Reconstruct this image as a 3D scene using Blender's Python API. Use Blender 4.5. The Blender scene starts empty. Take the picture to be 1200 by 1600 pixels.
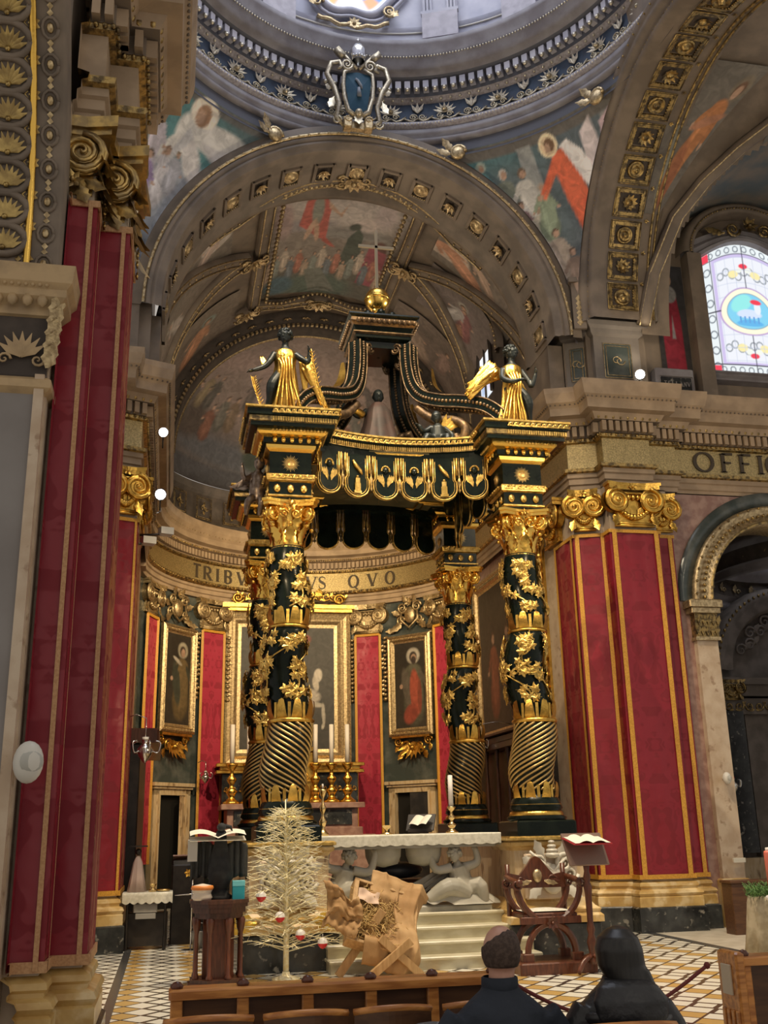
import bpy, math, random
from math import sin, cos, pi, radians, sqrt, atan2, hypot
from mathutils import Matrix, Vector, Euler, noise as mnoise
import numpy as np

S = bpy.context.scene
COL = S.collection
# ------------------------------------------------------------------ camera
PITCH, YAW, ROLL = radians(17.2), radians(11.8), radians(1.25)
cam_d = bpy.data.cameras.new('camera'); cam = bpy.data.objects.new('camera', cam_d); COL.objects.link(cam)
cam.location = (0, 0, 1.65)
_f = Vector((sin(YAW)*cos(PITCH), cos(YAW)*cos(PITCH), sin(PITCH)))
_rt = Vector((cos(YAW), -sin(YAW), 0)); _up = _rt.cross(_f)
_R = _rt*cos(ROLL) - _up*sin(ROLL)
_U = _up*cos(ROLL) + _rt*sin(ROLL)
cam.rotation_euler = Matrix((( _R.x, _U.x, -_f.x), (_R.y, _U.y, -_f.y), (_R.z, _U.z, -_f.z))).to_euler()
cam_d.sensor_fit = 'VERTICAL'; cam_d.sensor_height = 36.0; cam_d.sensor_width = 27.0
cam_d.lens = 36.0   # 1600 px focal length on a 1600 px tall frame
cam_d.clip_end = 200
S.camera = cam
# ------------------------------------------------------------------ world, exposure
S.view_settings.view_transform = 'Standard'; S.view_settings.look = 'None'
S.view_settings.gamma = 1.0; S.view_settings.exposure = 0.12; S.view_settings.use_curve_mapping = False
W = bpy.data.worlds.new('world'); S.world = W; W.use_nodes = True
W.node_tree.nodes['Background'].inputs[0].default_value = (0.92, 0.84, 0.75, 1)
W.node_tree.nodes['Background'].inputs[1].default_value = 0.46
S.cycles.max_bounces = 5; S.cycles.diffuse_bounces = 3; S.cycles.glossy_bounces = 3
S.cycles.caustics_reflective = False; S.cycles.caustics_refractive = False
S.cycles.sample_clamp_indirect = 4.0

def area(name, loc, target, size, power, color, size_y=None):
    l = bpy.data.lights.new(name, 'AREA'); l.energy = power; l.color = color; l.size = size
    if size_y: l.shape = 'RECTANGLE'; l.size_y = size_y
    o = bpy.data.objects.new(name, l); COL.objects.link(o); o.location = loc
    o.rotation_euler = (Vector(target)-Vector(loc)).to_track_quat('-Z', 'Y').to_euler(); return o
def spot(name, loc, target, power, color, angle=60, blend=.6, radius=.08):
    l = bpy.data.lights.new(name, 'SPOT'); l.energy = power; l.color = color
    l.spot_size = radians(angle); l.spot_blend = blend; l.shadow_soft_size = radius
    o = bpy.data.objects.new(name, l); COL.objects.link(o); o.location = loc
    o.rotation_euler = (Vector(target)-Vector(loc)).to_track_quat('-Z', 'Y').to_euler(); return o
WARM = (1, .76, .44); WARM2 = (1, .83, .60); COOL = (.80, .86, 1.0)
# daylight through the dome's drum windows and the nave's high windows behind the viewer
area('drum_daylight', (3.15, 12.2, 21.5), (3.15, 12.2, 10), 6.0, 420, COOL)
area('nave_window_light', (7.5, -6.0, 11.0), (3.0, 14.0, 8.0), 5.0, 70, (1, .90, .76))
# church spotlights aimed at the sanctuary; added lights are marked
spot('rim_spot', (6.2, 9.9, 15.9), (3.4, 13.6, 0.8), 4300, WARM2, 50)
spot('rim_spot', (0.4, 9.7, 15.9), (5.2, 14.4, 1.6), 3600, WARM2, 58)
spot('rim_spot', (3.2, 8.5, 15.9), (3.3, 14.4, 4.5), 2600, WARM, 55)
spot('low_spot', (6.9, 9.6, 6.2), (2.9, 14.2, 5.6), 480, WARM, 60)
spot('low_spot', (-0.3, 9.7, 6.2), (3.9, 14.2, 5.8), 480, WARM, 60)
spot('added_pier_spot', (-.1, 15.9, 9.6), (6.6, 14.8, 13.0), 330, WARM2, 75)  # added pair of cross-lights, brightening the opposite pendentives
spot('added_pier_spot', (6.5, 15.9, 9.6), (-.4, 14.8, 13.2), 260, WARM2, 75)
spot('cornice_spot', (0.0, 9.0, 9.6), (8.2, 16.3, 8.2), 420, WARM, 42)  # added light to warm the right pier's capitals and entablature
spot('added_canopy_uplight', (3.25, 16.6, 1.7), (3.25, 16.7, 7), 110, WARM, 60)  # added light below the canopy, brightening its ceiling panel
area('added_crossing_uplight', (8.0, 9.0, 9.4), (8.3, 14.0, 13.5), .6, 60, WARM2)  # added fill to lift the arch and vault at the crossing
area('added_vault_uplight', (6.6, 20.0, 9.4), (4.6, 20.0, 14), .5, 55, WARM2, 5.0)  # added pair of hidden area lights, raising the chancel vault's brightness
area('added_vault_uplight', (-.3, 20.0, 9.4), (1.8, 20.0, 14), .5, 55, WARM2, 5.0)
area('apse_uplight', (3.15, 26.3, 9.5), (3.15, 24.5, 14), 4.0, 45, WARM2, .4)
spot('apse_spot', (-0.25, 18.6, 7.9), (5.0, 27.0, 4.0), 800, WARM, 90)
spot('apse_spot', (6.7, 18.6, 7.9), (1.5, 27.0, 4.0), 800, WARM, 90)
spot('apse_spot', (3.2, 17.9, 9.0), (3.15, 27.3, 5.0), 1500, WARM, 80)
spot('cornice_spot', (8.3, 15.6, 9.75), (8.0, 17.2, 13.0), 25, WARM2, 120)

# ------------------------------------------------------------------ materials
MATS = {}
def mat(name, base, rough=.6, metal=0, c2=None, scale=6, detail=4, lo=.4, hi=.6, bump=0, bscale=None,
        emit=None, estr=0, spec=.5, stretch=None, c3=None, s3=30, lo3=.6, hi3=.66, attr=None, trans=0, sheen=0):
    if name in MATS: return MATS[name]
    m = bpy.data.materials.new(name); m.use_nodes = True; MATS[name] = m
    nt = m.node_tree; N = nt.nodes; L = nt.links; b = N['Principled BSDF']
    b.inputs['Base Color'].default_value = (*base, 1); b.inputs['Roughness'].default_value = rough
    b.inputs['Metallic'].default_value = metal; b.inputs['Specular IOR Level'].default_value = spec
    if trans: b.inputs['Transmission Weight'].default_value = trans
    if sheen: b.inputs['Sheen Weight'].default_value = sheen
    tc = N.new('ShaderNodeTexCoord'); vec = tc.outputs['Object']
    if stretch:
        mp = N.new('ShaderNodeMapping'); mp.inputs['Scale'].default_value = stretch; L.new(vec, mp.inputs[0]); vec = mp.outputs[0]
    out = None
    if attr:
        a = N.new('ShaderNodeAttribute'); a.attribute_name = attr; out = a.outputs['Color']
    def layer(prev, col, sc, lo, hi, det):
        n = N.new('ShaderNodeTexNoise'); n.inputs['Scale'].default_value = sc; n.inputs['Detail'].default_value = det
        L.new(vec, n.inputs['Vector'])
        mr = N.new('ShaderNodeMapRange'); mr.inputs[1].default_value = lo; mr.inputs[2].default_value = hi
        L.new(n.outputs['Fac'], mr.inputs[0])
        mx = N.new('ShaderNodeMix'); mx.data_type = 'RGBA'; L.new(mr.outputs[0], mx.inputs[0])
        if prev is None: mx.inputs[6].default_value = (*base, 1)
        else: L.new(prev, mx.inputs[6])
        mx.inputs[7].default_value = (*col, 1); return mx.outputs[2]
    if c2: out = layer(out, c2, scale, lo, hi, detail)
    if c3: out = layer(out, c3, s3, lo3, hi3, 6)
    if out is not None: L.new(out, b.inputs['Base Color'])
    if bump:
        n = N.new('ShaderNodeTexNoise'); n.inputs['Scale'].default_value = bscale or scale*3; n.inputs['Detail'].default_value = 3
        L.new(vec, n.inputs['Vector']); bp = N.new('ShaderNodeBump'); bp.inputs['Strength'].default_value = bump
        bp.inputs['Distance'].default_value = .02; L.new(n.outputs['Fac'], bp.inputs['Height']); L.new(bp.outputs[0], b.inputs['Normal'])
    if emit: b.inputs['Emission Color'].default_value = (*emit, 1); b.inputs['Emission Strength'].default_value = estr
    return m
GOLD = mat('bright_gilding', (.88, .55, .12), .30, 1, c2=(.62, .37, .08), scale=9, bump=.25, bscale=40)
GOLDB = mat('burnished_gold', (.95, .60, .13), .24, 1, bump=.1, bscale=30)
GOLDD = mat('aged_gilding', (.52, .37, .15), .42, 1, c2=(.16, .12, .07), scale=14, lo=.42, hi=.62, bump=.4, bscale=35)
GOLDP = mat('pale_gilt_trim', (.66, .52, .30), .40, .85, c2=(.40, .30, .17), scale=20, bump=.2)
MOSAIC = mat('gold_mosaic', (.40, .31, .15), .38, .8, c2=(.66, .52, .26), scale=38, detail=2, lo=.35, hi=.65, bump=.5, bscale=60)
TAUPE = mat('taupe_painted_stucco', (.235, .185, .140), .62, 0, c2=(.165, .130, .100), scale=2.2, bump=.1)
TAUPEL = mat('warm_cornice_stone', (.46, .335, .22), .55, 0, c2=(.36, .26, .17), scale=3, bump=.1)
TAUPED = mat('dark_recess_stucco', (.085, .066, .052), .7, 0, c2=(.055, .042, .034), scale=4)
GREY = mat('grey_lilac_stucco', (.30, .285, .30), .6, 0, c2=(.22, .20, .21), scale=2.5, bump=.1)
GREYL = mat('pale_lilac_stucco', (.52, .51, .56), .6, 0, c2=(.40, .40, .47), scale=1.5)
BLUEF = mat('blue_frieze_ground', (.045, .075, .13), .6, 0, c2=(.04, .055, .09), scale=4)
MARBG = mat('grey_marble', (.27, .25, .24), .32, 0, c2=(.21, .19, .18), scale=1.6, detail=6, lo=.35, hi=.7, c3=(.22, .19, .18), s3=3.2, lo3=.66, hi3=.70)
MARBT = mat('cream_marble', (.62, .50, .37), .35, 0, c2=(.52, .39, .27), scale=4, c3=(.38, .26, .17), s3=7, lo3=.6, hi3=.68)
GIALLO = mat('yellow_marble', (.64, .44, .17), .28, 0, c2=(.50, .31, .10), scale=5, detail=6, c3=(.74, .58, .32), s3=4, lo3=.52, hi3=.62)
TANM = mat('tan_veined_marble', (.60, .44, .25), .3, 0, c2=(.68, .54, .36), scale=5, detail=6, stretch=(3, 3, .8), c3=(.30, .19, .10), s3=3, lo3=.58, hi3=.66)
PINKM = mat('rose_marble', (.42, .27, .22), .3, 0, c2=(.30, .17, .14), scale=7, detail=6)
NERO = mat('black_veined_marble', (.022, .024, .026), .18, 0, c2=(.06, .065, .065), scale=4, detail=8, lo=.42, hi=.66, c3=(.26, .25, .22), s3=9.0, lo3=.60, hi3=.68)
GREENM = mat('green_grey_marble', (.055, .070, .068), .25, 0, c2=(.14, .15, .14), scale=3, detail=8, lo=.45, hi=.75)
LACQ = mat('black_green_lacquer', (.004, .008, .006), .24, 0, c2=(.008, .013, .009), scale=6, spec=.22)
WHITEM = mat('white_marble', (.72, .68, .58), .35, 0, c2=(.60, .56, .47), scale=4)
CREAMST = mat('cream_step_marble', (.66, .62, .47), .3, 0, c2=(.54, .49, .34), scale=3, detail=6, stretch=(1, 1, 3))
WOODD = mat('dark_walnut', (.055, .022, .012), .35, 0, c2=(.09, .035, .02), scale=5, stretch=(6, 6, 1))
WOODR = mat('red_mahogany', (.14, .045, .022), .3, 0, c2=(.085, .026, .014), scale=6, stretch=(6, 6, 1))
WOODP = mat('orange_pew_oak', (.66, .29, .08), .28, 0, c2=(.40, .15, .04), scale=4, stretch=(1, 8, 8))
WOODB = mat('pew_panel_brown', (.105, .045, .017), .4, 0, c2=(.07, .028, .011), scale=4, stretch=(1, 8, 8))
WOODL = mat('raw_pine', (.52, .33, .15), .6, 0, c2=(.42, .25, .10), scale=5, stretch=(6, 6, 1))
EBON = mat('ebonised_wood', (.012, .010, .009), .35, 0, c2=(.03, .024, .02), scale=5)
BLACKC = mat('black_cloth', (.016, .017, .019), .85, 0, c2=(.028, .03, .032), scale=10)
LACE = mat('white_lace_cloth', (.74, .72, .62), .8, 0, c2=(.62, .60, .50), scale=25)
SACK = mat('hessian_cloth', (.50, .32, .15), .8, 0, c2=(.38, .22, .09), scale=3, detail=5, bump=.5, bscale=9)
STRAW = mat('straw', (.66, .46, .18), .7, 0, c2=(.46, .29, .10), scale=20)
WIRE = mat('champagne_tinsel', (.90, .78, .42), .4, 0, c2=(.97, .92, .70), scale=30)
WAX = mat('white_wax', (.86, .80, .74), .5, 0)
WAXR = mat('coral_red_wax', (.78, .20, .14), .45, 0)
REDP = mat('red_glass', (.55, .02, .03), .2, 0)
SILV = mat('silver_metal', (.70, .70, .68), .22, 1)
BRASS = mat('brass', (.75, .55, .25), .25, 1)
SKIN = mat('skin', (.60, .34, .25), .5, 0, c2=(.52, .27, .19), scale=9)
HAIRB = mat('short_brown_hair', (.085, .055, .042), .8, 0, c2=(.05, .03, .022), scale=70)
HAIRK = mat('black_hair', (.010, .009, .009), .38, 0, c2=(.02, .018, .016), scale=8, stretch=(8, 8, .6))
NAVY = mat('navy_jacket', (.012, .018, .030), .8, 0, c2=(.020, .027, .042), scale=5, bump=.4, bscale=18)
PUFF = mat('black_puffer', (.014, .014, .016), .38, 0, c2=(.022, .022, .025), scale=6, bump=.5, bscale=14)
PAPER = mat('paper_pages', (.80, .76, .64), .7, 0)
GREEN = mat('fir_green', (.07, .16, .04), .7, 0, c2=(.14, .28, .07), scale=30)
TRIM = mat('yellow_silk_galloon', (.72, .38, .055), .5, 0, c2=(.56, .27, .03), scale=60)
TRIMP = mat('faded_galloon', (.58, .34, .17), .6, 0, c2=(.48, .26, .12), scale=60)
CYAN = mat('teal_box_card', (.02, .30, .38), .5); ORNG = mat('orange_lacquer', (.70, .24, .05), .4)
PLASW = mat('white_plastic', (.70, .68, .62), .45)
LAMPE = mat('lamp_glass_lit', (1, .95, .85), .3, 0, emit=(1, .93, .78), estr=22)
LAMPC = mat('lamp_glass_daylight', (1, 1, 1), .3, 0, emit=(1, 1, 1), estr=14)
DARK = mat('dark_opening', (.006, .005, .004), .9)
ROPE = mat('dark_red_rope', (.16, .03, .025), .8)

def damask(name, a, b, sc=2.6):
    m = bpy.data.materials.new(name); m.use_nodes = True; nt = m.node_tree; N = nt.nodes; L = nt.links
    bs = N['Principled BSDF']; tc = N.new('ShaderNodeTexCoord'); sx = N.new('ShaderNodeSeparateXYZ'); L.new(tc.outputs['UV'], sx.inputs[0])
    def pp(sock, s):
        p = N.new('ShaderNodeMath'); p.operation = 'PINGPONG'; p.inputs[1].default_value = s; L.new(sock, p.inputs[0]); return p.outputs[0]
    cx = N.new('ShaderNodeCombineXYZ'); L.new(pp(sx.outputs[0], .30), cx.inputs[0]); L.new(pp(sx.outputs[1], 1.45), cx.inputs[1])
    n = N.new('ShaderNodeTexNoise'); n.inputs['Scale'].default_value = sc*1.5; n.inputs['Detail'].default_value = 1.2; n.inputs['Distortion'].default_value = 1.6
    L.new(cx.outputs[0], n.inputs['Vector'])
    mr = N.new('ShaderNodeMapRange'); mr.inputs[1].default_value = .47; mr.inputs[2].default_value = .53; L.new(n.outputs['Fac'], mr.inputs[0])
    mx = N.new('ShaderNodeMix'); mx.data_type = 'RGBA'; L.new(mr.outputs[0], mx.inputs[0]); mx.inputs[6].default_value = (*a, 1); mx.inputs[7].default_value = (*b, 1)
    L.new(mx.outputs[2], bs.inputs['Base Color'])
    r = N.new('ShaderNodeMapRange'); L.new(mr.outputs[0], r.inputs[0]); r.inputs[3].default_value = .36; r.inputs[4].default_value = .62; L.new(r.outputs[0], bs.inputs['Roughness'])
    n2 = N.new('ShaderNodeTexNoise'); n2.inputs['Scale'].default_value = 3.5; L.new(tc.outputs['Object'], n2.inputs['Vector'])
    bp = N.new('ShaderNodeBump'); bp.inputs['Strength'].default_value = .35; bp.inputs['Distance'].default_value = .05; L.new(n2.outputs['Fac'], bp.inputs['Height']); L.new(bp.outputs[0], bs.inputs['Normal'])
    return m
DAM = damask('crimson_damask', (.26, .013, .026), (.215, .010, .021))
DAMB = damask('bright_crimson_damask', (.46, .040, .080), (.33, .018, .045))

def tile_mat():
    m = bpy.data.materials.new('diamond_floor_tiles'); m.use_nodes = True; nt = m.node_tree; N = nt.nodes; L = nt.links; bs = N['Principled BSDF']
    tc = N.new('ShaderNodeTexCoord'); sx = N.new('ShaderNodeSeparateXYZ'); L.new(tc.outputs['Object'], sx.inputs[0])
    def M(op, a, b=None):
        n = N.new('ShaderNodeMath'); n.operation = op; n.inputs[2].default_value = .1
        for i, v in enumerate((a, b)):
            if v is None: continue
            if isinstance(v, (int, float)): n.inputs[i].default_value = v
            else: L.new(v, n.inputs[i])
        return n.outputs[0]
    x = M('DIVIDE', sx.outputs[0], .36); y = M('DIVIDE', sx.outputs[1], .40)
    a = M('ADD', x, y); b = M('SUBTRACT', x, y)
    c4 = M('FLOORED_MODULO', M('ADD', M('FLOOR', a), M('FLOOR', b)), 4)
    par = M('COMPARE', c4, 1.0); dk = M('COMPARE', c4, 3.0)
    fa = M('FRACT', a); fb = M('FRACT', b)
    ea = M('MINIMUM', fa, M('SUBTRACT', 1, fa)); eb = M('MINIMUM', fb, M('SUBTRACT', 1, fb))
    edge = M('LESS_THAN', M('MINIMUM', ea, eb), M('ADD', M('MULTIPLY', dk, .10), .05))
    mx = N.new('ShaderNodeMix'); mx.data_type = 'RGBA'; L.new(par, mx.inputs[0]); mx.inputs[6].default_value = (.84, .81, .70, 1); mx.inputs[7].default_value = (.58, .38, .13, 1)
    mn = N.new('ShaderNodeMix'); mn.data_type = 'RGBA'; L.new(edge, mn.inputs[0]); L.new(mx.outputs[2], mn.inputs[6]); mn.inputs[7].default_value = (.05, .04, .035, 1)
    L.new(mn.outputs[2], bs.inputs['Base Color']); bs.inputs['Roughness'].default_value = .22
    return m
TILE = tile_mat()
def paint_mat(name, rough=.55, var=.75, gain=1.15):
    m = bpy.data.materials.new(name); m.use_nodes = True; nt = m.node_tree; N = nt.nodes; L = nt.links; bs = N['Principled BSDF']
    a = N.new('ShaderNodeAttribute'); a.attribute_name = 'paint'
    tc = N.new('ShaderNodeTexCoord'); n = N.new('ShaderNodeTexNoise'); n.inputs['Scale'].default_value = 5; n.inputs['Detail'].default_value = 6; n.inputs['Distortion'].default_value = 1.2
    L.new(tc.outputs['Object'], n.inputs['Vector'])
    mr = N.new('ShaderNodeMapRange'); mr.inputs[1].default_value = .35; mr.inputs[2].default_value = .65; mr.inputs[3].default_value = var*gain/1.15; mr.inputs[4].default_value = gain; L.new(n.outputs['Fac'], mr.inputs[0])
    mx = N.new('ShaderNodeVectorMath'); mx.operation = 'SCALE'; L.new(a.outputs['Color'], mx.inputs[0]); L.new(mr.outputs[0], mx.inputs['Scale'])
    L.new(mx.outputs[0], bs.inputs['Base Color']); bs.inputs['Roughness'].default_value = rough; return m
PAINT = paint_mat('painted_scene'); FRESCO = paint_mat('light_fresco', .6, .8, 1.6)
def glass_mat():
    m = bpy.data.materials.new('lit_stained_glass'); m.use_nodes = True; nt = m.node_tree; N = nt.nodes; L = nt.links; bs = N['Principled BSDF']
    a = N.new('ShaderNodeAttribute'); a.attribute_name = 'paint'; L.new(a.outputs['Color'], bs.inputs['Emission Color']); bs.inputs['Emission Strength'].default_value = 1.0
    bs.inputs['Base Color'].default_value = (.05, .05, .05, 1); bs.inputs['Roughness'].default_value = .3; return m
GLASS = glass_mat()

# ------------------------------------------------------------------ mesh builder
class MB:
    def __init__(s): s.v = []; s.f = []; s.mi = []; s.sm = []; s.uv = []; s.m = 0; s.T = None; s.hasuv = False
    def add(s, vs, fs, smooth=False, uvs=None):
        o = len(s.v)
        if s.T is not None: vs = [s.T @ Vector(v) for v in vs]
        s.v.extend([tuple(v) for v in vs])
        for f in fs: s.f.append(tuple(i+o for i in f)); s.mi.append(s.m); s.sm.append(smooth)
        if uvs: s.hasuv = True
        s.uv.extend(uvs if uvs else [(0, 0)]*len(vs)); return s
    def box(s, x0, x1, y0, y1, z0, z1):
        vs = [(x0,y0,z0),(x1,y0,z0),(x1,y1,z0),(x0,y1,z0),(x0,y0,z1),(x1,y0,z1),(x1,y1,z1),(x0,y1,z1)]
        return s.add(vs, [(0,3,2,1),(4,5,6,7),(0,1,5,4),(1,2,6,5),(2,3,7,6),(3,0,4,7)])
    def cbox(s, c, d, rz=0):
        o = s.T; M = Matrix.Translation(c) @ Matrix.Rotation(rz, 4, 'Z'); s.T = (o @ M) if o is not None else M
        s.box(-d[0]/2, d[0]/2, -d[1]/2, d[1]/2, -d[2]/2, d[2]/2); s.T = o; return s
    def bbox(s, x0, x1, y0, y1, z0, z1, b=.01):
        # bevelled box: chamfered vertical and top edges
        p = [(x0+b,y0),(x1-b,y0),(x1,y0+b),(x1,y1-b),(x1-b,y1),(x0+b,y1),(x0,y1-b),(x0,y0+b)]
        q = [(x0+2*b,y0+b),(x1-2*b,y0+b),(x1-b,y0+2*b),(x1-b,y1-2*b),(x1-2*b,y1-b),(x0+2*b,y1-b),(x0+b,y1-2*b),(x0+b,y0+2*b)]
        vs = [(x,y,z0) for x,y in p]+[(x,y,z1-b) for x,y in p]+[(x,y,z1) for x,y in q]
        fs = [tuple(range(7,-1,-1)), tuple(range(16,24))]
        for i in range(8):
            j = (i+1)%8; fs += [(i,j,8+j,8+i),(8+i,8+j,16+j,16+i)]
        return s.add(vs, fs)
    def lathe(s, prof, c=(0,0,0), n=24, a0=0, a1=2*pi, smooth=True, closed=None):
        full = abs(a1-a0-2*pi) < 1e-6 if closed is None else closed
        k = len(prof); m = n if full else n+1; vs = []
        for i in range(m):
            a = a0+(a1-a0)*i/n; ca, sa = cos(a), sin(a)
            for r, z in prof: vs.append((c[0]+r*ca, c[1]+r*sa, c[2]+z))
        fs = []
        for i in range(n):
            j = (i+1) % m
            for t in range(k-1):
                fs.append((i*k+t, j*k+t, j*k+t+1, i*k+t+1))
        return s.add(vs, fs, smooth)
    def cyl(s, c, r, h, n=16, r2=None):
        r2 = r if r2 is None else r2
        return s.lathe([(0.0001,0),(r,0)], c, n, smooth=False).lathe([(r,0),(r2,h)], c, n).lathe([(r2,h),(0.0001,h)], c, n, smooth=False)
    def sphere(s, c, r, n=10, sc=(1,1,1)):
        k = max(4, n//2); vs = []; fs = []
        for i in range(k+1):
            t = pi*i/k
            for j in range(n):
                a = 2*pi*j/n; vs.append((c[0]+r*sc[0]*sin(t)*cos(a), c[1]+r*sc[1]*sin(t)*sin(a), c[2]+r*sc[2]*cos(t)))
        for i in range(k):
            for j in range(n):
                fs.append((i*n+j, (i+1)*n+j, (i+1)*n+(j+1)%n, i*n+(j+1)%n))
        return s.add(vs, fs, True)
    def tube(s, pts, r, n=6, smooth=True, cap=True):
        pts = [Vector(p) for p in pts]; k = len(pts)
        rr = r if isinstance(r, (list, tuple)) else [r]*k
        vs = []; fs = []; up = Vector((0,0,1)); last = None
        for i, p in enumerate(pts):
            d = (pts[min(i+1,k-1)]-pts[max(i-1,0)])
            if d.length < 1e-9: d = Vector((0,0,1))
            d.normalize()
            if last is None:
                x = d.orthogonal().normalized()
            else:
                x = (last - d*last.dot(d))
                x = x.normalized() if x.length > 1e-6 else d.orthogonal().normalized()
            last = x; y = d.cross(x)
            for j in range(n):
                a = 2*pi*j/n; vs.append(p + x*(rr[i]*cos(a)) + y*(rr[i]*sin(a)))
        for i in range(k-1):
            for j in range(n): fs.append((i*n+j, i*n+(j+1)%n, (i+1)*n+(j+1)%n, (i+1)*n+j))
        if cap: fs += [tuple(range(n-1,-1,-1)), tuple((k-1)*n+j for j in range(n))]
        return s.add(vs, fs, smooth)
    def prism(s, poly, z0, z1, smooth=False):
        n = len(poly); vs = [(x,y,z0) for x,y in poly]+[(x,y,z1) for x,y in poly]
        return s.add(vs, [tuple(range(n-1,-1,-1)), tuple(range(n,2*n))]+[(i,(i+1)%n,n+(i+1)%n,n+i) for i in range(n)], smooth)
    def grid(s, fn, nu, nv, smooth=True, uv=False):
        vs = [fn(i/nu, j/nv) for i in range(nu+1) for j in range(nv+1)]
        fs = [(i*(nv+1)+j, (i+1)*(nv+1)+j, (i+1)*(nv+1)+j+1, i*(nv+1)+j+1) for i in range(nu) for j in range(nv)]
        return s.add(vs, fs, smooth)
    def at(s, M):   # context: returns saved transform
        o = s.T; s.T = (o @ M) if o is not None else M; return o
def offs(path, d, closed=False):
    # offset an open plan path to its right-hand side by d with mitred corners
    n = len(path); out = []
    for i in range(n):
        p = Vector(path[i]).to_2d()
        a = Vector(path[i-1]).to_2d() if (i > 0 or closed) else None
        b = Vector(path[(i+1) % n]).to_2d() if (i < n-1 or closed) else None
        ns = []
        if a is not None: t = (p-a).normalized(); ns.append(Vector((t.y, -t.x)))
        if b is not None: t = (b-p).normalized(); ns.append(Vector((t.y, -t.x)))
        if len(ns) == 2:
            m = (ns[0]+ns[1]);
            m = m/ max(.2, m.length_squared)*2 if m.length > 1e-6 else ns[0]
        else: m = ns[0]
        q = p + m*d; out.append((q.x, q.y))
    return out
def sweep(mb, path, prof, closed=False, uv=False):
    rings = [offs(path, d, closed) for d, z in prof]; n = len(path); k = len(prof); vs = []; uvs = []
    L = [0]
    for i in range(1, n): L.append(L[-1]+hypot(path[i][0]-path[i-1][0], path[i][1]-path[i-1][1]))
    for i in range(n):
        for t in range(k): vs.append((rings[t][i][0], rings[t][i][1], prof[t][1])); uvs.append((L[i], prof[t][1]))
    fs = []
    for i in range(n if closed else n-1):
        j = (i+1) % n
        for t in range(k-1): fs.append((i*k+t, j*k+t, j*k+t+1, i*k+t+1))
    mb.add(vs, fs, False, uvs if uv else None)
def along(path, d, sp, fn, z):
    # call fn(frame) at steps sp along the path offset by d; frame: x along, y outward, z up
    q = offs(path, d)
    for i in range(len(q)-1):
        a = Vector(q[i]); b = Vector(q[i+1]); l = (b-a).length; n = max(1, int(round(l/sp)))
        if l < sp*.6: continue
        t = (b-a)/l; nn = Vector((t.y, -t.x))
        for k in range(n):
            p = a + t*(l*(k+.5)/n)
            fn(Matrix(((t.x, nn.x, 0, p.x), (t.y, nn.y, 0, p.y), (0, 0, 1, z), (0, 0, 0, 1))), l/n)
def make(name, mb, mats, parent=None, world=None):
    me = bpy.data.meshes.new(name); me.from_pydata(mb.v, [], mb.f)
    mats = mats if isinstance(mats, (list, tuple)) else [mats]
    for m in mats: me.materials.append(m)
    me.polygons.foreach_set('material_index', [min(i, len(mats)-1) for i in mb.mi]); me.polygons.foreach_set('use_smooth', mb.sm)
    if mb.hasuv:
        uvl = me.uv_layers.new(name='UVMap'); li = np.zeros(len(me.loops), dtype=np.int32); me.loops.foreach_get('vertex_index', li)
        uvl.data.foreach_set('uv', np.array(mb.uv, dtype=np.float32)[li].ravel())
    me.validate(); me.update()
    o = bpy.data.objects.new(name, me); COL.objects.link(o)
    if parent is not None:
        o.parent = parent
        if world: o.matrix_parent_inverse = parent_world(parent).inverted()
    return o
def parent_world(p):
    M = Matrix.LocRotScale(p.location, p.rotation_euler, p.scale)
    if p.parent: M = parent_world(p.parent) @ p.matrix_parent_inverse @ M
    return M
def part(name, mb, mats, parent, world=True, label=None):
    o = make(name, mb, mats, parent, world)
    if label: o['label'] = label
    return o
def struct(name, mb, mats):
    o = make(name, mb, mats); o['kind'] = 'structure'; return o
def tag(o, label, cat, group=None, kind=None):
    o['label'] = label; o['category'] = cat
    if group: o['group'] = group
    if kind: o['kind'] = kind
    return o
def thing(name, label, cat, loc=(0,0,0), rz=0, group=None):
    o = bpy.data.objects.new(name, None); COL.objects.link(o); o.location = loc; o.rotation_euler = (0,0,rz); o.empty_display_size = .1
    return tag(o, label, cat, group)
def copy_tree(o, parent=None):
    c = o.copy(); COL.objects.link(c); c.parent = parent
    for ch in list(o.children): copy_tree(ch, c)
    return c
def FR(o, u, v=(0,0,1)):
    # local frame: x along u, y along v, z outward = u x v
    u = Vector(u).normalized(); v = Vector(v).normalized(); w = u.cross(v)
    return Matrix(((u.x, v.x, w.x, o[0]), (u.y, v.y, w.y, o[1]), (u.z, v.z, w.z, o[2]), (0,0,0,1)))
def TR(*a): return Matrix.Translation(a)
def RZ(a): return Matrix.Rotation(a, 4, 'Z')
def RX(a): return Matrix.Rotation(a, 4, 'X')
def RY(a): return Matrix.Rotation(a, 4, 'Y')
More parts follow.
